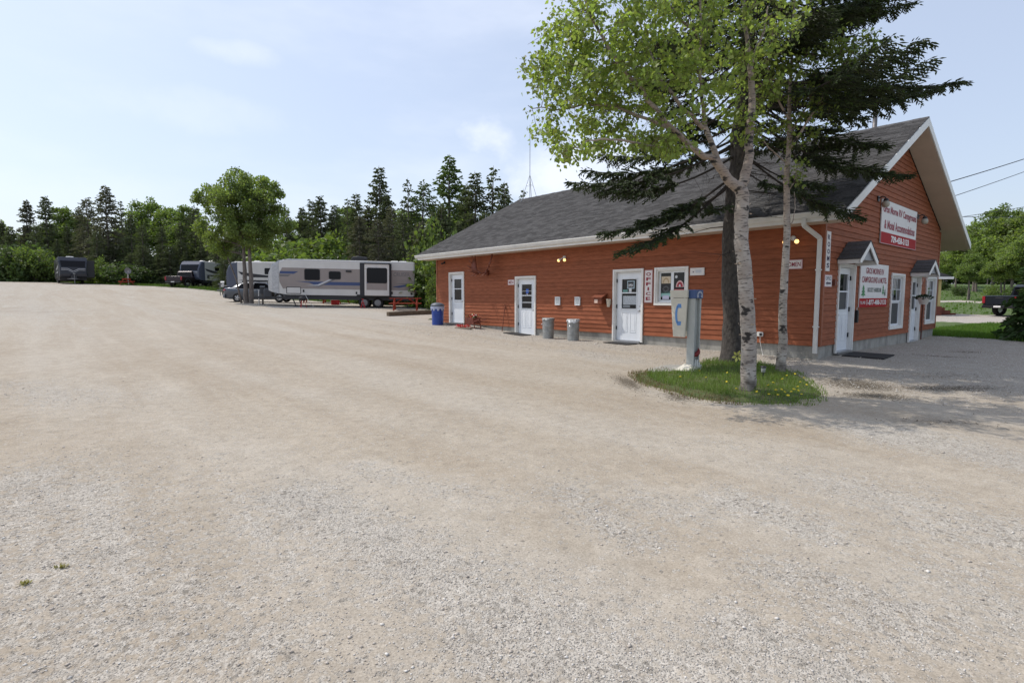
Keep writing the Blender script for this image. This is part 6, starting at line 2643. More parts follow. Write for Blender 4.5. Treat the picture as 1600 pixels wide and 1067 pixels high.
# ------------------------------------------------------------------ overhead wires
pole_at = np.array([47.0, 33.0])
T = thing('utility_pole', 'wooden utility pole carrying the wires that pass behind the gable', 'utility pole', (pole_at[0], pole_at[1], gz(*pole_at)))
mb = MB()
mb.tube([(0, 0, -.5), (0, 0, 12.8)], [.16, .10], 10)
mb.build('pole', mat('pole_wood', (.12, .10, .08), .9), T)
mb = MB()
mb.box((-.06, -1.1, 12.2), (.06, 1.1, 12.33))
mb.build('crossarm', MATS['pole_wood'], T)
for (xa, ya, xb, yb, lab, r_) in ((1440, 297, 1601, 243, 'topmost dark overhead wire running off behind the gable', .022), (1450, 320, 1601, 263, 'second overhead wire from the top, running off behind the gable', .016), (1460, 345, 1601, 318, 'third overhead wire from the top, thin, over the trees', .012), (1470, 338, 1601, 334, 'lowest overhead wire, thin, just above the trees', .012)):
    A = px(xa, ya, 24)
    B = px(xb, yb, 30)
    E_ = A + (B - A) * ((pole_at[0] - A[0]) / (B[0] - A[0]))
    pts = []
    for i in range(25):
        f = i / 24
        p = A + (E_ - A) * f
        p[2] -= .35 * 4 * f * (1 - f) * .6
        pts.append(p)
    mb = MB()
    mb.tube(pts, r_, 5)
    o = mb.build('overhead_wire', mat('wire', (.03, .03, .035), .6))
    tag(o, lab, 'wire', 'overhead wires')
# ------------------------------------------------------------------ trees
BARK_B = mat('birch_bark', (.50, .46, .41), .8)


def birch_bark():
    m = BARK_B
    N, L = m.node_tree.nodes, m.node_tree.links
    b = N['Principled BSDF']
    tc = N.new('ShaderNodeTexCoord')

    def noise(st, sc, det=5, w=0):
        mp = N.new('ShaderNodeMapping')
        mp.inputs['Scale'].default_value = st
        mp.inputs['Location'].default_value = (w, w, w)
        L.new(tc.outputs['Object'], mp.inputs['Vector'])
        n = N.new('ShaderNodeTexNoise')
        n.inputs['Scale'].default_value = sc
        n.inputs['Detail'].default_value = det
        L.new(mp.outputs[0], n.inputs['Vector'])
        return n.outputs['Fac']

    def mr(v, a, c, lo=0., hi=1.):
        n = N.new('ShaderNodeMapRange')
        n.inputs['From Min'].default_value = a
        n.inputs['From Max'].default_value = c
        n.inputs['To Min'].default_value = lo
        n.inputs['To Max'].default_value = hi
        L.new(v, n.inputs['Value'])
        return n.outputs[0]

    def mix(f, a, c):
        n = N.new('ShaderNodeMix')
        n.data_type = 'RGBA'
        L.new(f, n.inputs[0])
        for i, v in ((6, a), (7, c)):
            if isinstance(v, tuple):
                n.inputs[i].default_value = (*v, 1)
            else:
                L.new(v, n.inputs[i])
        return n.outputs[2]
    c = mix(mr(noise((1, 1, 1.2), 3.5), .35, .7), (.42, .385, .345), (.27, .225, .19))
    c = mix(mr(noise((1, 1, 1.6), 4.2, 5, 11), .66, .72, 0, .7), c, (.30, .19, .12))
    sp = N.new('ShaderNodeSeparateXYZ')
    L.new(tc.outputs['Object'], sp.inputs[0])
    ad = N.new('ShaderNodeMath')
    ad.operation = 'MULTIPLY_ADD'
    L.new(noise((1, 1, 1), 6, 5, 4), ad.inputs[0])
    ad.inputs[1].default_value = -.9
    L.new(sp.outputs['Z'], ad.inputs[2])
    c = mix(mr(ad.outputs[0], 2.0, 2.9, 0, .6), c, (.23, .165, .125))
    c = mix(mr(noise((3, 3, 16), 3.2, 6, 2), .55, .63, 0, .9), c, (.09, .075, .065))
    c = mix(mr(noise((1.2, 1.2, 2.0), 5, 5, 7), .585, .64), c, (.03, .026, .024))
    c = mix(mr(ad.outputs[0], -.38, -.12, .85, 0), c, (.075, .06, .05))
    L.new(c, b.inputs['Base Color'])
    bp = N.new('ShaderNodeBump')
    bp.inputs['Strength'].default_value = .5
    bp.inputs['Distance'].default_value = .015
    L.new(noise((2, 2, 9), 5, 6, 1), bp.inputs['Height'])
    L.new(bp.outputs[0], b.inputs['Normal'])


birch_bark()
BARK_D = mat('dark_bark', (.026, .022, .020), .95, noise=(17, .55), col2=(.10, .088, .078), bump=(28, 1.0), stretch=(1, 1, .5))
BARK_G = mat('grey_bark', (.19, .16, .14), .95, noise=(9, .5), bump=(25, .8), stretch=(1, 1, .35))
TWIG = mat('birch_twig', (.11, .075, .055), .8)
DEADT = mat('dead_twig', (.042, .034, .028), .9)


def wobble(path, amt, sub=4):
    path = [np.asarray(p, float) for p in path]
    out_ = []
    for i in range(len(path) - 1):
        p0 = path[max(i - 1, 0)]
        p1, p2 = path[i], path[i + 1]
        p3 = path[min(i + 2, len(path) - 1)]
        for k in range(sub):
            t = k / sub
            q = .5 * ((2 * p1) + (-p0 + p2) * t + (2 * p0 - 5 * p1 + 4 * p2 - p3) * t * t + (-p0 + 3 * p1 - 3 * p2 + p3) * t ** 3)
            if not (i == 0 and k == 0):
                q = q + rng.normal(0, amt, 3)
            out_.append(q)
    out_.append(path[-1])
    return out_


def leaf_quads(C, D, size, wid, droop=.6):
    "diamond leaves at points C, pointing roughly along D and hanging"
    n = len(C)
    d = D * .5 + rng.normal(0, .6, (n, 3)) + np.array([0, 0, -droop])
    d /= np.linalg.norm(d, axis=1)[:, None]
    s = np.cross(d, rng.normal(0, 1, (n, 3)))
    s /= np.linalg.norm(s, axis=1)[:, None] + 1e-9
    L = size * (.5 + .8 * rng.random((n, 1)))
    w = L * wid
    nn = np.cross(d, s) * L * .12
    V = np.stack([C, C + d * L * .42 + s * w * .5 + nn, C + d * L, C + d * L * .42 - s * w * .5 + nn], 1)
    return V.reshape(-1, 3), np.arange(n * 4).reshape(n, 4)


def grow(limbs, ells, n_targets, leaf_n, leaf_size, base, sparse_base=.0, rad=.011, wid=.78):
    """branches reach from the given limbs to points spread through the crown ellipsoids; leaves hang along their ends.
    limbs: list of (path, radii). returns mesh builder for wood and leaf arrays"""
    wood = MB()
    twig = MB()
    nodes, nrad = [], []
    for path, radii in limbs:
        wood.tube([p - base for p in path], radii, 10 if radii[0] > .05 else 7)
        for i, p in enumerate(path):
            if i > len(path) * sparse_base:
                nodes.append(p)
                nrad.append(radii[i])
    tg = []
    for (c, r, w) in ells:
        k = int(n_targets * w)
        q = rng.normal(0, 1, (k, 3))
        q /= np.linalg.norm(q, axis=1)[:, None]
        q *= (rng.random((k, 1)) ** (1 / 2.2))
        tg.append(np.asarray(c) + q * np.asarray(r))
    tg = np.concatenate(tg)
    nd = np.array(nodes)
    order = np.argsort(np.min(np.linalg.norm(tg[:, None] - nd[None], axis=2), axis=1))
    LC, LD = [], []
    for ti in order:
        t = tg[ti]
        nd = np.array(nodes)
        v = t - nd
        dist = np.linalg.norm(v, axis=1)
        cost = dist + np.maximum(0, nd[:, 2] - t[2] + .05) * .8
        j = int(np.argmin(cost))
        L = dist[j]
        if L < .05:
            continue
        p0 = nd[j]
        d = v[j]
        k = 5
        side = rng.normal(0, .06 * L, 3)
        path = []
        for i in range(k + 1):
            f = i / k
            p = p0 + d * f + side * math.sin(math.pi * f) + np.array([0, 0, .10 * L * math.sin(math.pi * f)])
            path.append(p)
        r0 = min(nrad[j] * .7, rad * (.6 + .5 * L))
        twig.tube([p - base for p in path], list(np.linspace(r0, .0028, k + 1)), 5, cap=False)
        for i in range(2, k + 1):
            nodes.append(path[i])
            nrad.append(r0 * (1 - .12 * i))
        # side twigs with leaves
        nl = leaf_n
        f = np.clip(1 - rng.random(nl) ** 1.6 * min(1.0, .75 / max(L, .2)), 0, 1)
        pts = np.array(path)
        ii = np.minimum((f * k).astype(int), k - 1)
        fr = (f * k - ii)[:, None]
        c = pts[ii] * (1 - fr) + pts[ii + 1] * fr
        off = rng.normal(0, 1, (nl, 3)) * np.array([.075, .075, .06])
        tipn = nl // 3
        c[:tipn] = path[-1] + (np.array(path[-2]) - path[-1]) * rng.random((tipn, 1)) * .6
        LC.append(c + off - base)
        LD.append(np.repeat(norm(d)[None], nl, 0))
        for q in range(3):
            i0 = rng.integers(1, k)
            e = path[i0] + rng.normal(0, .11, 3)
            twig.tube([path[i0] - base, e - base], [.003, .0018], 4, cap=False)
    LC, LD = np.concatenate(LC), np.concatenate(LD)
    V, F = leaf_quads(LC, LD, leaf_size, wid)
    return wood, twig, V, F


BIRCH_LEAF = leaf_mat('birch_leaf', (.185, .235, .070), .58, .40, .45, (1.45, 1.5, .75), 1.2)


def radii(n, a, b, p=1.0):
    return [a + (b - a) * (i / (n - 1)) ** p for i in range(n)]


def birch_one():
    b0 = gp(1168, 612)
    Yb = b0[1]
    P = lambda x, y, dy=0.0: px(x, y, Yb + dy)
    limbs = []
    tr = wobble([b0 - np.array([0, 0, .12]), b0 + np.array([0, 0, .10]), P(1170, 540), P(1165, 450), P(1158, 360), P(1160, 312), P(1157, 294)], .006, 5)
    limbs.append((tr, [.17, .15, .138, .128, .122] + radii(len(tr) - 5, .118, .092)))
    f = tr[-1]
    a = wobble([f, P(1141, 285, -.05), P(1130, 268, -.1), P(1116, 250, -.15)], .006)
    limbs.append((a, radii(len(a), .085, .062)))
    a1 = wobble([P(1116, 250, -.15), P(1080, 228, -.3), P(1040, 190, -.45), P(985, 120, -.5), P(930, 40, -.4), P(900, -30, -.3)], .016)
    limbs.append((a1, radii(len(a1), .050, .010)))
    a2 = wobble([P(1124, 258, -.12), P(1104, 205, .05), P(1100, 180, .1), P(1095, 120, .1), P(1097, 50, .05), P(1090, -60, .0)], .01)
    limbs.append((a2, radii(len(a2), .046, .012)))
    a3 = wobble([P(1098, 200, .0), P(1060, 160, -.2), P(1030, 120, -.1), P(1000, 40, .2), P(960, -40, .3)], .015)
    limbs.append((a3, radii(len(a3), .032, .009)))
    a4 = wobble([P(1085, 230, -.3), P(1040, 232, -.6), P(985, 222, -.9), P(930, 220, -1.0), P(885, 236, -1.0)], .015)
    limbs.append((a4, radii(len(a4), .026, .005)))
    a5 = wobble([P(1060, 210, -.4), P(1000, 180, -.1), P(930, 165, .1), P(870, 170, .2), P(825, 165, .2)], .015)
    limbs.append((a5, radii(len(a5), .028, .005)))
    b = wobble([f, P(1168, 262, .1), P(1171, 215, .15), P(1174, 160, .2), P(1173, 105, .25), P(1170, 76, .25), P(1160, -10, .2), P(1150, -120, .2)], .007)
    limbs.append((b, radii(len(b), .080, .014)))
    b2 = wobble([P(1173, 100, .25), P(1185, 70, .2), P(1194, 48, .15), P(1200, 10, .1)], .006)
    limbs.append((b2, radii(len(b2), .03, .010)))
    c3 = wobble([P(1092, 60, .05), P(1040, 0, -.2), P(1000, -60, -.3)], .012)
    limbs.append((c3, radii(len(c3), .022, .008)))
    ells = [(P(925, 130, -.1), (1.05, 1.2, 1.25), .27), (P(1030, 120, -.2), (.95, 1.2, 1.15), .20), (P(880, 100, -.1), (.55, .8, .85), .09), (P(985, 20, 0), (1.3, 1.3, .9), .17), (P(1110, 80, .2), (.8, 1.0, 1.2), .10), (P(1180, 60, .2), (.8, .9, .9), .05),
            (P(1060, -110, 0), (1.7, 1.6, 1.1), .13), (P(1015, 225, -.7), (.75, .4, .18), .03), (P(1155, 200, .1), (.35, .35, .5), .015), (P(900, 238, -1.0), (.25, .2, .12), .012)]
    wood, twig, V, F = grow(limbs, ells, 520, 29, .072, b0, .3)
    T = thing('birch_tree', 'white barked birch in front, its wide bright crown leaning to the left', 'tree', b0)
    wood.build('trunk', BARK_B, T, True)
    twig.build('branches', TWIG, T)['kind'] = 'stuff'
    obj('crown', np_mesh('crown', V, F, BIRCH_LEAF), T)
    # ruffs of loose bark at the foot and along the stem
    V, F = [], []
    for i in range(40):
        k = rng.integers(0, len(tr) - 6)
        a_ = rng.random() * 6.28
        c = tr[k] - b0 + np.array([math.cos(a_), math.sin(a_), 0]) * (.125 if k > 3 else .15)
        t_ = np.array([-math.sin(a_), math.cos(a_), 0]) * .03
        u = np.array([0, 0, .012 + .02 * rng.random()])
        o_ = np.array([math.cos(a_), math.sin(a_), -.2]) * .03
        q = len(V)
        V += [c - t_, c + t_ * .6 + o_ * .3, c + t_ * .5 + u + o_, c - t_ + u]
        F.append((q, q + 1, q + 2, q + 3))
    obj('bark_curls', np_mesh('bark_curls', V, F, mat('bark_curl', (.42, .34, .27), .8)), T)['kind'] = 'stuff'


def birch_two():
    b0 = gp(1220, 583)
    Yb = b0[1]
    P = lambda x, y, dy=0.0: px(x, y, Yb + dy)
    limbs = []
    tr = wobble([b0 - np.array([0, 0, .1]), b0 + np.array([0, 0, .1]), P(1223, 530), P(1224, 450), P(1230, 360), P(1229, 280), P(1232, 235), P(1233, 180, .1), P(1236, 110, .2), P(1240, 30, .2), P(1245, -70, .2)], .006, 4)
    limbs.append((tr, [.125, .115, .105, .10] + radii(len(tr) - 4, .095, .012, .8)))
    for pts, r0 in (([P(1232, 235), P(1262, 190, -.2), P(1300, 130, -.3), P(1345, 70, -.4)], .026), ([P(1234, 190), P(1205, 130, -.2), P(1195, 70, -.3)], .022), ([P(1233, 215, .05), P(1270, 150, .2), P(1300, 95, .3)], .022), ([P(1229, 300), P(1240, 285, -.1), P(1245, 262, -.2)], .014), ([P(1231, 255), P(1200, 230, -.3), P(1178, 190, -.5)], .016),
                    ([P(1229, 350), P(1237, 347, -.05), P(1242, 325, -.05), P(1241, 300, -.1)], .011)):
        w_ = wobble(pts, .008)
        limbs.append((w_, radii(len(w_), r0, .006)))
    ells = [(P(1240, 120, 0), (.85, .8, 1.3), .34), (P(1300, 90, -.3), (.55, .5, .55), .22), (P(1352, 72, -.4), (.22, .2, .25), .05), (P(1190, 110, -.3), (.5, .5, .9), .16), (P(1245, -60, .2), (1.1, 1.0, 1.0), .12), (P(1178, 200, -.5), (.3, .3, .4), .05), (P(1242, 268, -.15), (.22, .22, .25), .03), (P(1285, 170, -.1), (.5, .4, .45), .06)]
    wood, twig, V, F = grow(limbs, ells, 200, 24, .068, b0, .42)
    T = thing('birch_tree', 'thinner spotted birch standing between the white birch and the downspout', 'tree', b0)
    wood.build('trunk', BARK_B, T, True)
    twig.build('branches', TWIG, T)['kind'] = 'stuff'
    obj('crown', np_mesh('crown', V, F, BIRCH_LEAF), T)


birch_one()
birch_two()


# ------- spruce
def needle_sprays(A, D, L, W):
    "crossed jagged ribbons along twigs: A base points, D unit directions, L lengths, W widths"
    n = len(A)
    r = rng.normal(0, 1, (n, 3))
    s = np.cross(D, r)
    s /= np.linalg.norm(s, axis=1)[:, None] + 1e-9
    t = np.cross(D, s)
    Vs = []
    for e in (s, t):
        w = W[:, None]
        a = A + D * L[:, None] * -.02
        b = A + D * L[:, None] * .35
        c = A + D * L[:, None] * .7
        d = A + D * L[:, None]
        Vs.append(np.stack([a - e * w * .25, a + e * w * .25, b + e * w, b - e * w, b - e * w, b + e * w, d + e * w * .12, d - e * w * .12], 1))
    V = np.concatenate(Vs, 0).reshape(-1, 3)
    F = np.arange(len(V)).reshape(-1, 4)
    return V, F


NEEDLE = leaf_mat('spruce_needle', (.042, .056, .026), .10, .5, .6, (1.3, 1.5, .7), 1.6)
NEEDLE_T = leaf_mat('spruce_tip', (.055, .085, .022), .15, .4, .6, (1.3, 1.5, .7), 1.6)


def spruce_front():
    b0 = gp(1145, 567)
    Yb = b0[1]
    P = lambda x, y, Y: px(x, y, Y)
    T = thing('spruce_tree', 'big dark spruce close to the office wall, with long drooping side branches', 'tree', b0)
    top = b0 + np.array([.55, .2, 13.2])
    tr = wobble([b0 - np.array([0, 0, .15]), b0 + np.array([0, 0, .25]), P(1147, 500, Yb), P(1144, 400, Yb), P(1150, 300, Yb), P(1158, 200, Yb), P(1166, 100, Yb), P(1172, 0, Yb), b0 + np.array([.48, .1, 10.5]), top], .01, 4)
    wood = MB()
    hts = np.array([p[2] for p in tr])
    rr = [float(np.interp(h, (0, .3, 1.0, 3, 6, 9, 13.3), (.36, .27, .225, .205, .15, .085, .012))) for h in hts]
    wood.tube([p - b0 for p in tr], rr, 14)
    wood.build('trunk', BARK_D, T, True)
    trc = np.array(tr)

    def at_h(z):
        return np.array([np.interp(z, trc[:, 2], trc[:, k]) for k in range(3)])
    br = []
    # branches told apart in the photograph: (height where it leaves the trunk, tip)
    seen = [(4.9, P(889, 294, 11.0)), (5.0, P(912, 274, 11.6)), (5.3, P(938, 248, 11.9)), (4.65, P(932, 304, 10.9)), (4.25, P(938, 371, 11.0)), (4.2, P(968, 403, 10.7)), (4.1, P(1000, 350, 11.2)), (4.3, P(1040, 335, 11.6)), (3.7, P(1112, 330, 11.2)),
            (6.7, P(1503, 138, 11.6)), (6.5, P(1440, 148, 12.4)), (6.6, P(1400, 140, 11.0)), (8.3, P(1426, 12, 11.8)), (8.0, P(1385, 24, 12.6)), (7.5, P(1326, 62, 11.2)), (5.7, P(1380, 236, 12.3)), (5.9, P(1350, 190, 11.0)), (5.5, P(1416, 282, 11.4)), (5.2, P(1360, 268, 11.0)), (4.7, P(1346, 347, 11.2)), (4.7, P(1300, 296, 10.9)), (5.3, P(1310, 232, 12.6)),
            (4.9, P(1270, 205, 10.6)), (4.4, P(1250, 300, 10.6)), (6.6, P(1300, 20, 11.0)), (6.2, P(1340, 95, 12.6)), (5.2, P(1200, 190, 10.4)), (5.6, P(1230, 140, 13.4)), (6.4, P(1060, 60, 12.6)), (6.9, P(1080, 10, 11.6)), (5.4, P(1090, 180, 13.2))]
    for h, tip in seen:
        br.append((at_h(h), tip, 1.0))
    # the rest of the whorls
    z = 4.0
    while z < 13.0:
        k = 4 if z < 6 else 7
        for i in range(k):
            a = rng.random() * 6.28
            Lr = (13.6 - z) * .40 * (.75 + .4 * rng.random()) + .25
            if z < 5.6:
                # open low down: only branches that lean toward the building
                if math.sin(a) < .1:
                    continue
                Lr *= .55
            p = at_h(z + rng.normal(0, .1))
            tip = p + np.array([math.cos(a) * Lr, math.sin(a) * Lr, -.12 * Lr - .1 + (.25 * Lr if z > 10 else 0)])
            if tip[2] < 5.2 and tip[0] < 3.3:
                continue
            br.append((p, tip, .85))
        z += .36
    bw_ = MB()
    A, D, LL, WW = [], [], [], []
    for p0, tip, dens in br:
        v = tip - p0
        L = np.linalg.norm(v)
        hdir = norm(np.array([v[0], v[1], 0]))
        lat = np.array([-hdir[1], hdir[0], 0])
        k = 9
        sag = .10 * L
        bend = rng.normal(0, .05 * L)
        path = []
        for i in range(k + 1):
            f = i / k
            path.append(p0 + v * f + np.array([0, 0, -sag * math.sin(math.pi * f) * .8 + .03 * L * f ** 3]) + lat * bend * math.sin(math.pi * f))
        bw_.tube([q - b0 for q in path], radii(k + 1, .010 + .006 * L, .004), 6, cap=False)
        pts = np.array(path)

        def at(f):
            f = min(max(f, 0), .9999) * k
            i = int(f)
            return pts[i] + (pts[i + 1] - pts[i]) * (f - i)
        start = .42 if L > 1.5 else .25
        n_tw = int(L * 23 * dens)
        for i in range(n_tw):
            f = start + (1 - start) * (i + rng.random()) / n_tw
            c = at(f)
            sg = 1 if rng.random() < .5 else -1
            tl = (.55 * (1 - f) ** .7 + .16) * min(1.0, .35 + L / 3.5) * (.6 + .7 * rng.random())
            ang = R(40 + 30 * rng.random())
            d = norm(hdir * math.cos(ang) + lat * sg * math.sin(ang) + np.array([0, 0, .10 - .55 * rng.random()]))
            e = c + d * tl
            if tl > .3:
                bw_.tube([c - b0, (c + e) / 2 + np.array([0, 0, -.01]) - b0, e - b0], [.006, .004, .002], 4, cap=False)
            m = max(3, int(tl / .030))
            for j in range(m):
                g = (j + .6) / m
                q = c + d * tl * g + np.array([0, 0, -.05 * g * g])
                s2 = 1 if j % 2 else -1
                w_ = norm(np.cross(d, (0, 0, 1)))
                dd = norm(d * .75 + w_ * s2 * .65 + np.array([0, 0, -.25 - .3 * rng.random()]) + rng.normal(0, .15, 3))
                A.append(q)
                D.append(dd)
                LL.append(.05 + .06 * rng.random() * (1.1 - .5 * g))
                WW.append(.012 + .008 * rng.random())
            A.append(c + d * tl * .8)
            D.append(d)
            LL.append(tl * .3 + .04)
            WW.append(.012)
        # the branch tip itself
        for f in np.linspace(.55, 1, 12):
            A.append(at(f))
            D.append(norm(v + rng.normal(0, .35, 3) * L))
            LL.append(.10)
            WW.append(.012)
        # bare hanging twiglets on the inner part
        for i in range(int(L * 3)):
            f = .1 + .5 * rng.random()
            c = at(f)
            e = c + np.array([rng.normal(0, .12), rng.normal(0, .12), -.08 - .28 * rng.random()])
            bw_.tube([c - b0, (c + e) / 2 + rng.normal(0, .03, 3) - b0, e - b0], [.0045, .003, .0015], 3, cap=False)
    # dead stubs on the lower trunk
    for i in range(22):
        z = 2.6 + 3.2 * rng.random()
        a = rng.random() * 6.28
        p = at_h(z)
        L = .4 + 1.1 * rng.random()
        q = p + np.array([math.cos(a) * L, math.sin(a) * L, -.15 * L])
        m_ = (p + q) / 2 + rng.normal(0, .06, 3)
        bw_.tube([p - b0, m_ - b0, q - b0], [.014, .009, .003], 5, cap=False)
        for j in range(3):
            c = m_ + (q - m_) * rng.random()
            bw_.tube([c - b0, c + rng.normal(0, .2, 3) - b0], [.005, .002], 3, cap=False)
    bw_.build('branches', DEADT, T)['kind'] = 'stuff'
    A, D, LL, WW = np.array(A) - b0, np.array(D), np.array(LL), np.array(WW)
    tipm = rng.random(len(A)) < .16
    V, F = needle_sprays(A[~tipm], D[~tipm], LL[~tipm], WW[~tipm])
    V2, F2 = needle_sprays(A[tipm], D[tipm], LL[tipm], WW[tipm])
    me = np_mesh('crown', np.concatenate([V, V2]), np.concatenate([F, F2 + len(V)]), [NEEDLE, NEEDLE_T], np.concatenate([np.zeros(len(F)), np.ones(len(F2))]))
    obj('crown', me, T)
    print('spruce sprays', len(A))


spruce_front()


# ------- background trees: a few grown individuals, then copies
def conifer_mesh(seed, H, width, dens=1.0, open_=0.0, shape=1.0):
    global rng
    keep = rng
    rng = np.random.default_rng(seed)
    wood = MB()
    wood.tube([(0, 0, -.3), (rng.normal(0, .03), 0, H * .3), (rng.normal(0, .06), rng.normal(0, .06), H * .7), (0, 0, H)], [.02 * H * .7, .0125 * H * .9, .006 * H, .01], 7)
    C, U, S_, = [], [], []
    z = H * (.10 + .12 * open_)
    while z < H * .985:
        f = z / H
        Lmax = width * ((1 - f) ** shape) * (.85 + .25 * rng.random()) + .10
        k = int(5 + 4 * dens)
        a0 = rng.random() * 6.28
        for i in range(k):
            if rng.random() < open_ * .45:
                continue
            a = a0 + i * 6.28 / k + rng.normal(0, .22)
            L = Lmax * (.55 + .6 * rng.random())
            if rng.random() < .06:
                L *= 1.35
            h = np.array([math.cos(a), math.sin(a), 0])
            drop = (-.34 if f < .7 else .25) + rng.normal(0, .10)
            p = np.array([0, 0, z + rng.normal(0, .08)])
            e = p + h * L + np.array([0, 0, drop * L])
            if L > .5:
                wood.tube([p, (p + e) / 2 + np.array([0, 0, .04 * L]), e], [.02, .013, .005], 3, cap=False)
            m = max(4, int(L / .065 * dens))
            for j in range(m):
                g = .14 + .86 * (j + rng.random()) / m
                c = p + (e - p) * g + np.array([0, 0, .05 * L * math.sin(math.pi * g)])
                lat = np.array([-h[1], h[0], 0]) * rng.normal(0, .30) * (1.15 - g) * min(L, 1.3)
                C.append(c + lat + np.array([0, 0, rng.normal(0, .05)]))
                d = h * .7 + lat * 1.2 + rng.normal(0, .3, 3) + np.array([0, 0, -.25])
                U.append(norm(d))
                S_.append(.12 + .09 * rng.random())
        z += (.34 if H > 6 else .2) * (1.15 - .35 * f) / max(.7, dens ** .5)
    C, U, S_ = np.array(C), np.array(U), np.array(S_)
    V, F = needle_sprays(C - U * S_[:, None] * .3, U, S_ * 1.25, S_ * .34)
    rng = keep
    return wood, V, F


def broad_mesh(seed, H, ells, leaf, n, trunk_r, stems=1, droop=.3, clumps=26, cs=.24):
    global rng
    keep = rng
    rng = np.random.default_rng(seed)
    wood = MB()
    mains = []
    for s in range(stems):
        dx = (s - (stems - 1) / 2) * trunk_r * 2.0
        path = [np.array([dx, 0, -.3]), np.array([dx * 1.1, rng.normal(0, .04), H * .18]), np.array([dx * 1.6 + rng.normal(0, .1), rng.normal(0, .1), H * .42]), np.array([dx * 2.4 + rng.normal(0, .2), rng.normal(0, .2), H * .72])]
        path = wobble(path, .015, 4)
        wood.tube(path, radii(len(path), trunk_r, trunk_r * .3), 9)
        mains += path[len(path) // 3:]
    LC, LD = [], []
    tot = sum(e[2] for e in ells)
    for (c, r, w) in ells:
        c, r = np.asarray(c, float), np.asarray(r, float)
        nb = max(3, int(clumps * w / tot * 3))
        for b in range(nb):
            q = rng.normal(0, 1, 3)
            q = q / np.linalg.norm(q) * rng.random() ** .42
            t = c + q * r
            m = np.array(mains)
            j = int(np.argmin(np.linalg.norm(m - t, axis=1) + np.maximum(0, m[:, 2] - t[2]) * .7))
            p = m[j]
            mid = (p + t) / 2 + rng.normal(0, .12, 3) + np.array([0, 0, .1])
            wood.tube([p, mid, t], [.035, .02, .006], 4, cap=False)
            k = int(n * w / tot / nb)
            # clump of leaves about the branch end
            cr = cs * np.mean(r) + .18
            o_ = rng.normal(0, 1, (k, 3))
            o_ *= (rng.random((k, 1)) ** .5) * cr / (np.linalg.norm(o_, axis=1)[:, None] + 1e-6)
            o_[:, 2] *= .75
            LC.append(t + o_)
            LD.append(o_ / (np.linalg.norm(o_, axis=1)[:, None] + 1e-6))
    LC, LD = np.concatenate(LC), np.concatenate(LD)
    V, F = leaf_quads(LC, LD, leaf, .85, droop)
    rng = keep
    return wood, V, F


FIR = leaf_mat('fir_needle', (.105, .122, .062), .28, .5, .65, (1.3, 1.5, .7), .8)
FIR2 = leaf_mat('fir_needle_grey', (.125, .122, .085), .25, .45, .65, (1.3, 1.5, .7), .8)
LARCH = leaf_mat('larch_needle', (.110, .155, .050), .3, .4, .6, (1.3, 1.4, .7), .8)
BROAD = leaf_mat('broad_leaf', (.165, .212, .078), .55, .45, .5, (1.4, 1.5, .6), .7)
BROAD_L = leaf_mat('broad_leaf_light', (.130, .178, .055), .45, .4, .5, (1.4, 1.5, .6), .7)
PROTO = {}


def proto(key, wood, V, F, leafm, barkm, name='crown'):
    PROTO[key] = (wood.mesh('trunk', barkm, True), np_mesh(name, V, F, leafm))


for i, (H, w_, de, op, sh) in enumerate(((10, 2.6, 1.0, .15, .75), (10, 2.1, 1.1, .2, .7), (10, 3.0, .9, .3, .65), (10, 1.7, .8, .55, .6))):
    wd, V, F = conifer_mesh(100 + i, H, w_, de, op, sh)
    proto('fir%d' % i, wd, V, F, FIR, BARK_G)
    PROTO['grey%d' % i] = (PROTO['fir%d' % i][0], PROTO['fir%d' % i][1].copy())
    PROTO['grey%d' % i][1].materials[0] = FIR2
    PROTO['larch%d' % i] = (PROTO['fir%d' % i][0], PROTO['fir%d' % i][1].copy())
    PROTO['larch%d' % i][1].materials[0] = LARCH
for i in range(3):
    e = [((0, 0, 6.2), (2.4, 2.3, 2.2), 3), ((-1.4, .3, 5.0), (1.5, 1.5, 1.5), 1.3), ((1.5, -.3, 5.2), (1.5, 1.5, 1.6), 1.3), ((.2, .4, 8.2), (1.4, 1.4, 1.1), 1.1)]
    e = [(np.array(c) + np.random.default_rng(40 + i).normal(0, .35, 3), r, w) for c, r, w in e]
    wd, V, F = broad_mesh(200 + i, 9.2, e, .20, 10000, .14, 1 + i % 2, .3, 40, .22)
    proto('broad%d' % i, wd, V, F, BROAD, BARK_G)
    PROTO['light%d' % i] = (PROTO['broad%d' % i][0], PROTO['broad%d' % i][1].copy())
    PROTO['light%d' % i][1].materials[0] = BROAD_L
BUSH_D = leaf_mat('bush_leaf_dark', (.070, .105, .034), .4, .45, .5, (1.3, 1.4, .7), .7)
for i in range(3):
    e = [((0, 0, 1.3), (1.3, 1.2, 1.2), 2), ((-.9, .1, .8), (.9, .9, .8), 1), ((.9, -.1, .9), (.9, .9, .9), 1)]
    wd, V, F = broad_mesh(300 + i, 1.6, e, .17, 3400, .04, 3)
    proto('bush%d' % i, wd, V, F, BROAD_L if i != 1 else BUSH_D, BARK_G)


def plant(kind, key, X, Y, H0, H, label, cat, group=None, wide=1.0, rot=None, zoff=0.0):
    "one tree or bush of its own, grown from one of the patterns; H0 is the height of the pattern"
    nm = {'bush': 'bush', 'fir': 'fir_tree', 'grey': 'fir_tree', 'larc': 'larch_tree', 'broa': 'broadleaf_tree', 'ligh': 'broadleaf_tree'}[key[:4].rstrip('0123456789')]
    T = thing(nm, label, cat, (X, Y, gz(X, Y) - .05 + zoff), random.random() * 6.28 if rot is None else rot, group)
    s = H / H0
    T.scale = (s * wide, s * wide, s)
    tm, cm = PROTO[key]
    obj('trunk', tm, T)
    obj('crown', cm, T)
    return T


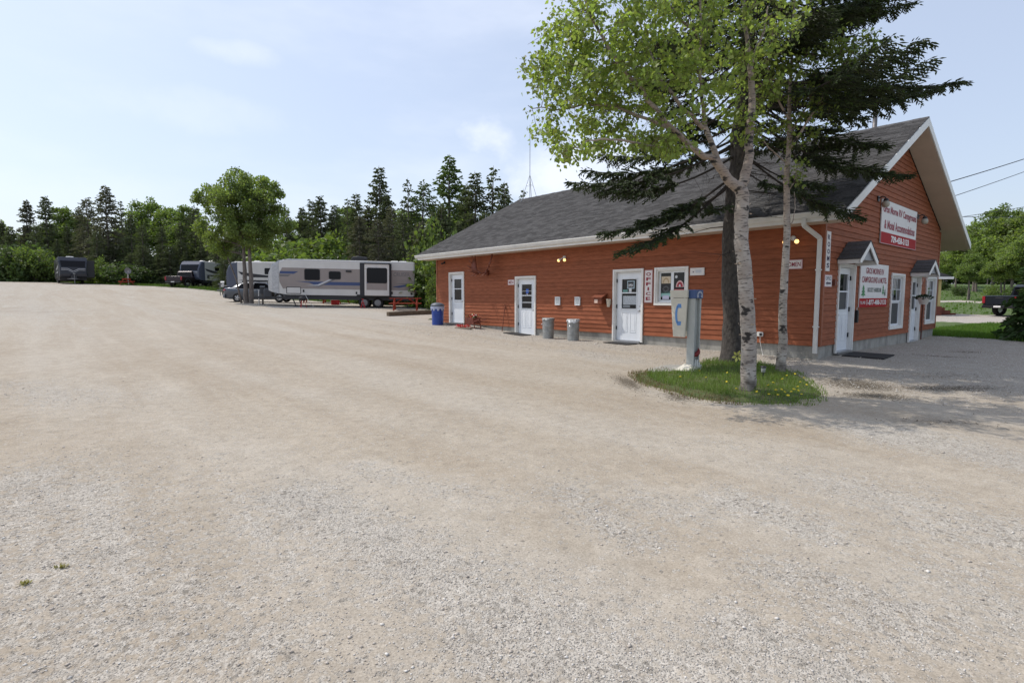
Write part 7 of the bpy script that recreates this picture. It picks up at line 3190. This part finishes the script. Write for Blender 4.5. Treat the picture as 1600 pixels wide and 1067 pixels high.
def tree_px(key, x, ytop, Y, label, group, wide=1.0):
    "tree whose top shows at photo position x, ytop and that stands Y metres away"
    p = px(x, ytop, Y)
    base = gz(p[0], Y)
    H0 = 10.0 if key[:3] in ('fir', 'gre', 'lar') else (9.3 if key[:3] in ('bro', 'lig') else 2.45)
    H = max(1.0, p[2] - base)
    cat = 'bush' if key[:4] == 'bush' else 'tree'
    return plant(None, key, p[0], Y, H0, H, label, cat, group, wide)


DESC = {'fir': 'dark green fir', 'gre': 'grey green ragged fir', 'lar': 'pale green larch', 'bro': 'mid green broadleaf tree', 'lig': 'light green broadleaf tree', 'bus': 'leafy green bush'}
ORD = ['first','second','third','fourth','fifth','sixth','seventh','eighth','ninth','tenth','eleventh','twelfth','thirteenth','fourteenth','fifteenth','sixteenth','seventeenth','eighteenth','nineteenth','twentieth']


def row(rows, where, group):
    cnt = {}
    for key, x, yt, Y, *w in sorted(rows, key=lambda r: r[1]):
        k = key[:3]
        i = cnt.get(k, 0)
        cnt[k] = i + 1
        tot = sum(1 for r in rows if r[0][:3] == k)
        lab = (f'{DESC[k]} {where}' if tot == 1 else f'{DESC[k]}, {ORD[i] if i < len(ORD) else str(i + 1) + "th"} from the left {where}')
        tree_px(key, x, yt, Y, lab, group, w[0] if w else 1.0)


# far left wood behind the dark trailer and the pickup
row([('fir1', 2, 345, 78), ('fir0', 16, 352, 76, 1.2), ('grey1', 41, 311, 80), ('fir1', 70, 305, 79), ('light1', 92, 322, 88), ('light0', 118, 330, 90), ('fir2', 55, 350, 75), ('fir0', 104, 352, 76), ('fir1', 122, 325, 84), ('grey2', 134, 308, 76), ('grey0', 164, 288, 74, 1.15), ('fir3', 187, 312, 77),
     ('fir0', 203, 333, 73), ('light2', 226, 312, 86), ('light0', 258, 316, 84), ('light1', 290, 320, 80), ('fir2', 222, 350, 71), ('fir0', 252, 352, 70), ('fir1', 282, 345, 70), ('fir2', 304, 322, 72), ('grey3', 322, 335, 70), ('fir0', 88, 372, 72), ('fir2', 150, 360, 71)],
    'in the far left wood', 'trees of the far left wood')
row([('bush1', 30, 376, 70, 1.2), ('bush2', 52, 384, 69, .8), ('bush1', 6, 394, 69, 1.3), ('bush1', 58, 404, 70, 1.3), ('bush1', 186, 410, 66, 1.6), ('bush0', 164, 404, 68, .7), ('bush1', 214, 412, 67, 1.4)], 'below the far left wood', 'bushes below the far left wood')
# behind the trailers in the middle
row([('fir0', 338, 360, 66, 1.2), ('fir2', 372, 345, 62), ('fir1', 410, 340, 60), ('fir0', 446, 325, 62), ('fir1', 472, 322, 62), ('fir2', 488, 312, 60), ('fir1', 500, 304, 58), ('fir0', 522, 318, 58), ('light0', 470, 335, 64), ('light1', 538, 322, 62), ('fir3', 543, 308, 57), ('fir0', 556, 300, 56), ('grey1', 575, 318, 54),
     ('fir0', 592, 258, 54, 1.0), ('grey2', 612, 322, 50), ('fir1', 604, 302, 53), ('grey0', 560, 335, 48, 1.2), ('grey2', 590, 340, 45, 1.2), ('fir3', 637, 277, 47, .9), ('fir2', 628, 330, 45), ('larch2', 662, 282, 47, 1.0), ('fir1', 676, 330, 44), ('larch0', 702, 240, 50, 1.15), ('fir2', 690, 320, 46), ('fir0', 742, 266, 46, 1.1), ('fir1', 728, 285, 48),
     ('fir3', 771, 258, 46, 1.2), ('fir0', 788, 282, 45, .9), ('fir3', 818, 294, 42, 1.0), ('grey2', 655, 345, 40, 1.1), ('fir1', 716, 345, 42, 1.2), ('fir2', 758, 330, 43, 1.2), ('fir0', 800, 330, 44, 1.2), ('fir2', 845, 340, 45)],
    'behind the long trailer', 'trees of the wood behind the long trailer')
row([('bush0', 455, 374, 56, 1.4), ('bush2', 488, 368, 54, 1.4), ('bush0', 520, 374, 53, 1.3), ('bush2', 440, 385, 57, 1.2), ('bush1', 548, 392, 50, 1.2), ('bush0', 657, 395, 41, .8), ('bush0', 672, 352, 40, .55), ('bush2', 680, 425, 34.5, .6), ('bush0', 698, 375, 36, .7), ('bush1', 662, 432, 39, .8), ('bush2', 612, 435, 40, 1.2), ('bush0', 700, 395, 37, 1.2), ('bush1', 590, 425, 41, 1.4)], 'by the long trailer', 'bushes by the long trailer')
# deeper wood that closes the gaps
r2 = random.Random(5)
for i in range(26):
    x = -60 + i * 32 + r2.uniform(-8, 8)
    key = r2.choice(['fir0', 'fir1', 'fir2', 'broad0', 'broad1'])
    tree_px(key, x, 352 + r2.uniform(-12, 14) - (18 if x > 450 else 0), 96 if x < 330 else 74, 'dim tree deep inside the wood behind the front rows', 'deep trees of the wood', 1.35)
# lower boughs near the ground
for i in range(20):
    x = -20 + i * 22 + r2.uniform(-6, 6)
    tree_px(r2.choice(['fir0', 'fir2']), x, 388 + r2.uniform(-8, 10), (73 if x < 200 else 69) if x < 345 else 58, 'small dark fir among the undergrowth of the wood', 'young firs under the wood', 1.7)

for i in range(12):
    x = 1430 + i * 26 + r2.uniform(-8, 8)
    tree_px(r2.choice(['broad0', 'broad1', 'broad2', 'fir0']), x, 388 + r2.uniform(-14, 14), 84, 'dim tree at the back of the wood beyond the pale drive', 'back trees beyond the pale drive', 1.5)
for i in range(9):
    x = 1440 + i * 30 + r2.uniform(-8, 8)
    tree_px('bush1', x, 408 + r2.uniform(-10, 10), 72, 'dark bush under the wood beyond the pale drive', 'back bushes beyond the pale drive', 1.5)

for i in range(16):
    x = -30 + i * 26 + r2.uniform(-8, 8)
    tree_px('bush1', x, 402 + r2.uniform(-8, 8), 90, 'dark bush deep inside the far left wood', 'deep bushes of the far left wood', 2.4)

# the twin trunk tree beside the long trailer
e = [((0, 0, 6.2), (3.0, 2.6, 2.0), 3.2), ((-1.9, .2, 4.9), (1.7, 1.7, 1.5), 1.3), ((1.8, -.2, 5.4), (1.7, 1.6, 1.8), 1.5), ((.1, .2, 8.0), (1.8, 1.6, 1.0), 1.3), ((-2.6, 0, 6.7), (1.1, 1.1, 1.0), .6), ((2.2, 0, 6.8), (.9, .9, 1.2), .4), ((-2.2, .2, 3.7), (1.2, 1.2, .7), .5), ((.3, -.4, 4.9), (1.9, 1.7, 1.3), 1.6), ((-.2, -.8, 6.9), (2.3, 1.4, 1.5), 1.5)]
wd, V, F = broad_mesh(77, 9.2, e, .15, 34000, .20, 2, .3, 60, .2)
P = px(389, 474, 36.6)
T = thing('broadleaf_tree', 'round green broadleaf tree with twin trunks standing on the lot before the trailers', 'tree', (P[0], P[1], gz(P[0], P[1])), 0)
wd.tube([(-.5, -.1, -.1), (-.9, 0, 1.6), (-1.6, .1, 3.2), (-2.0, .1, 4.2)], [.075, .06, .045, .02], 6)
wd.build('trunk', BARK_G, T, True)
obj('crown', np_mesh('crown', V, F, BROAD), T)
T.scale = (.88, .88, 1)

# right side: broadleaf trees beyond the drive and the small conifer at the corner of the gravel
rows = [('light0', 1498, 372, 62, 1.2), ('broad1', 1530, 345, 56, 1.2), ('light2', 1560, 322, 52, 1.05), ('broad0', 1590, 330, 50, 1.2), ('broad2', 1478, 392, 60, 1.2), ('light1', 1518, 395, 47, 1.2), ('broad0', 1640, 310, 48, 1.3), ('broad1', 1572, 385, 42, 1.2), ('broad2', 1612, 370, 40, 1.3), ('light1', 1690, 330, 50, 1.3), ('broad0', 1440, 395, 66, 1.2), ('broad1', 1545, 410, 66, 1.3)]
row(rows, 'beyond the pale drive', 'trees beyond the pale drive')
row([('bush1', 1500, 452, 52, 1.2), ('bush0', 1560, 445, 44, 1.3), ('bush1', 1600, 440, 40, 1.3), ('bush1', 1470, 455, 60, 1.3)], 'on the lawn beyond the pale drive', 'bushes beyond the pale drive')
P = px(1620, 531, 18.0)
wd, V, F = conifer_mesh(911, 2.7, 1.05, 1.6, 0, .55)
T = thing('fir_tree', 'small bushy green fir at the corner of the lawn in front of the pickup', 'tree', (P[0], P[1], gz(P[0], P[1]) - .05))
wd.build('trunk', BARK_G, T, True)
obj('crown', np_mesh('crown', V, F, leaf_mat('young_fir', (.055, .095, .028), .15, .4, .6, (1.3, 1.5, .7), 1.2)), T)
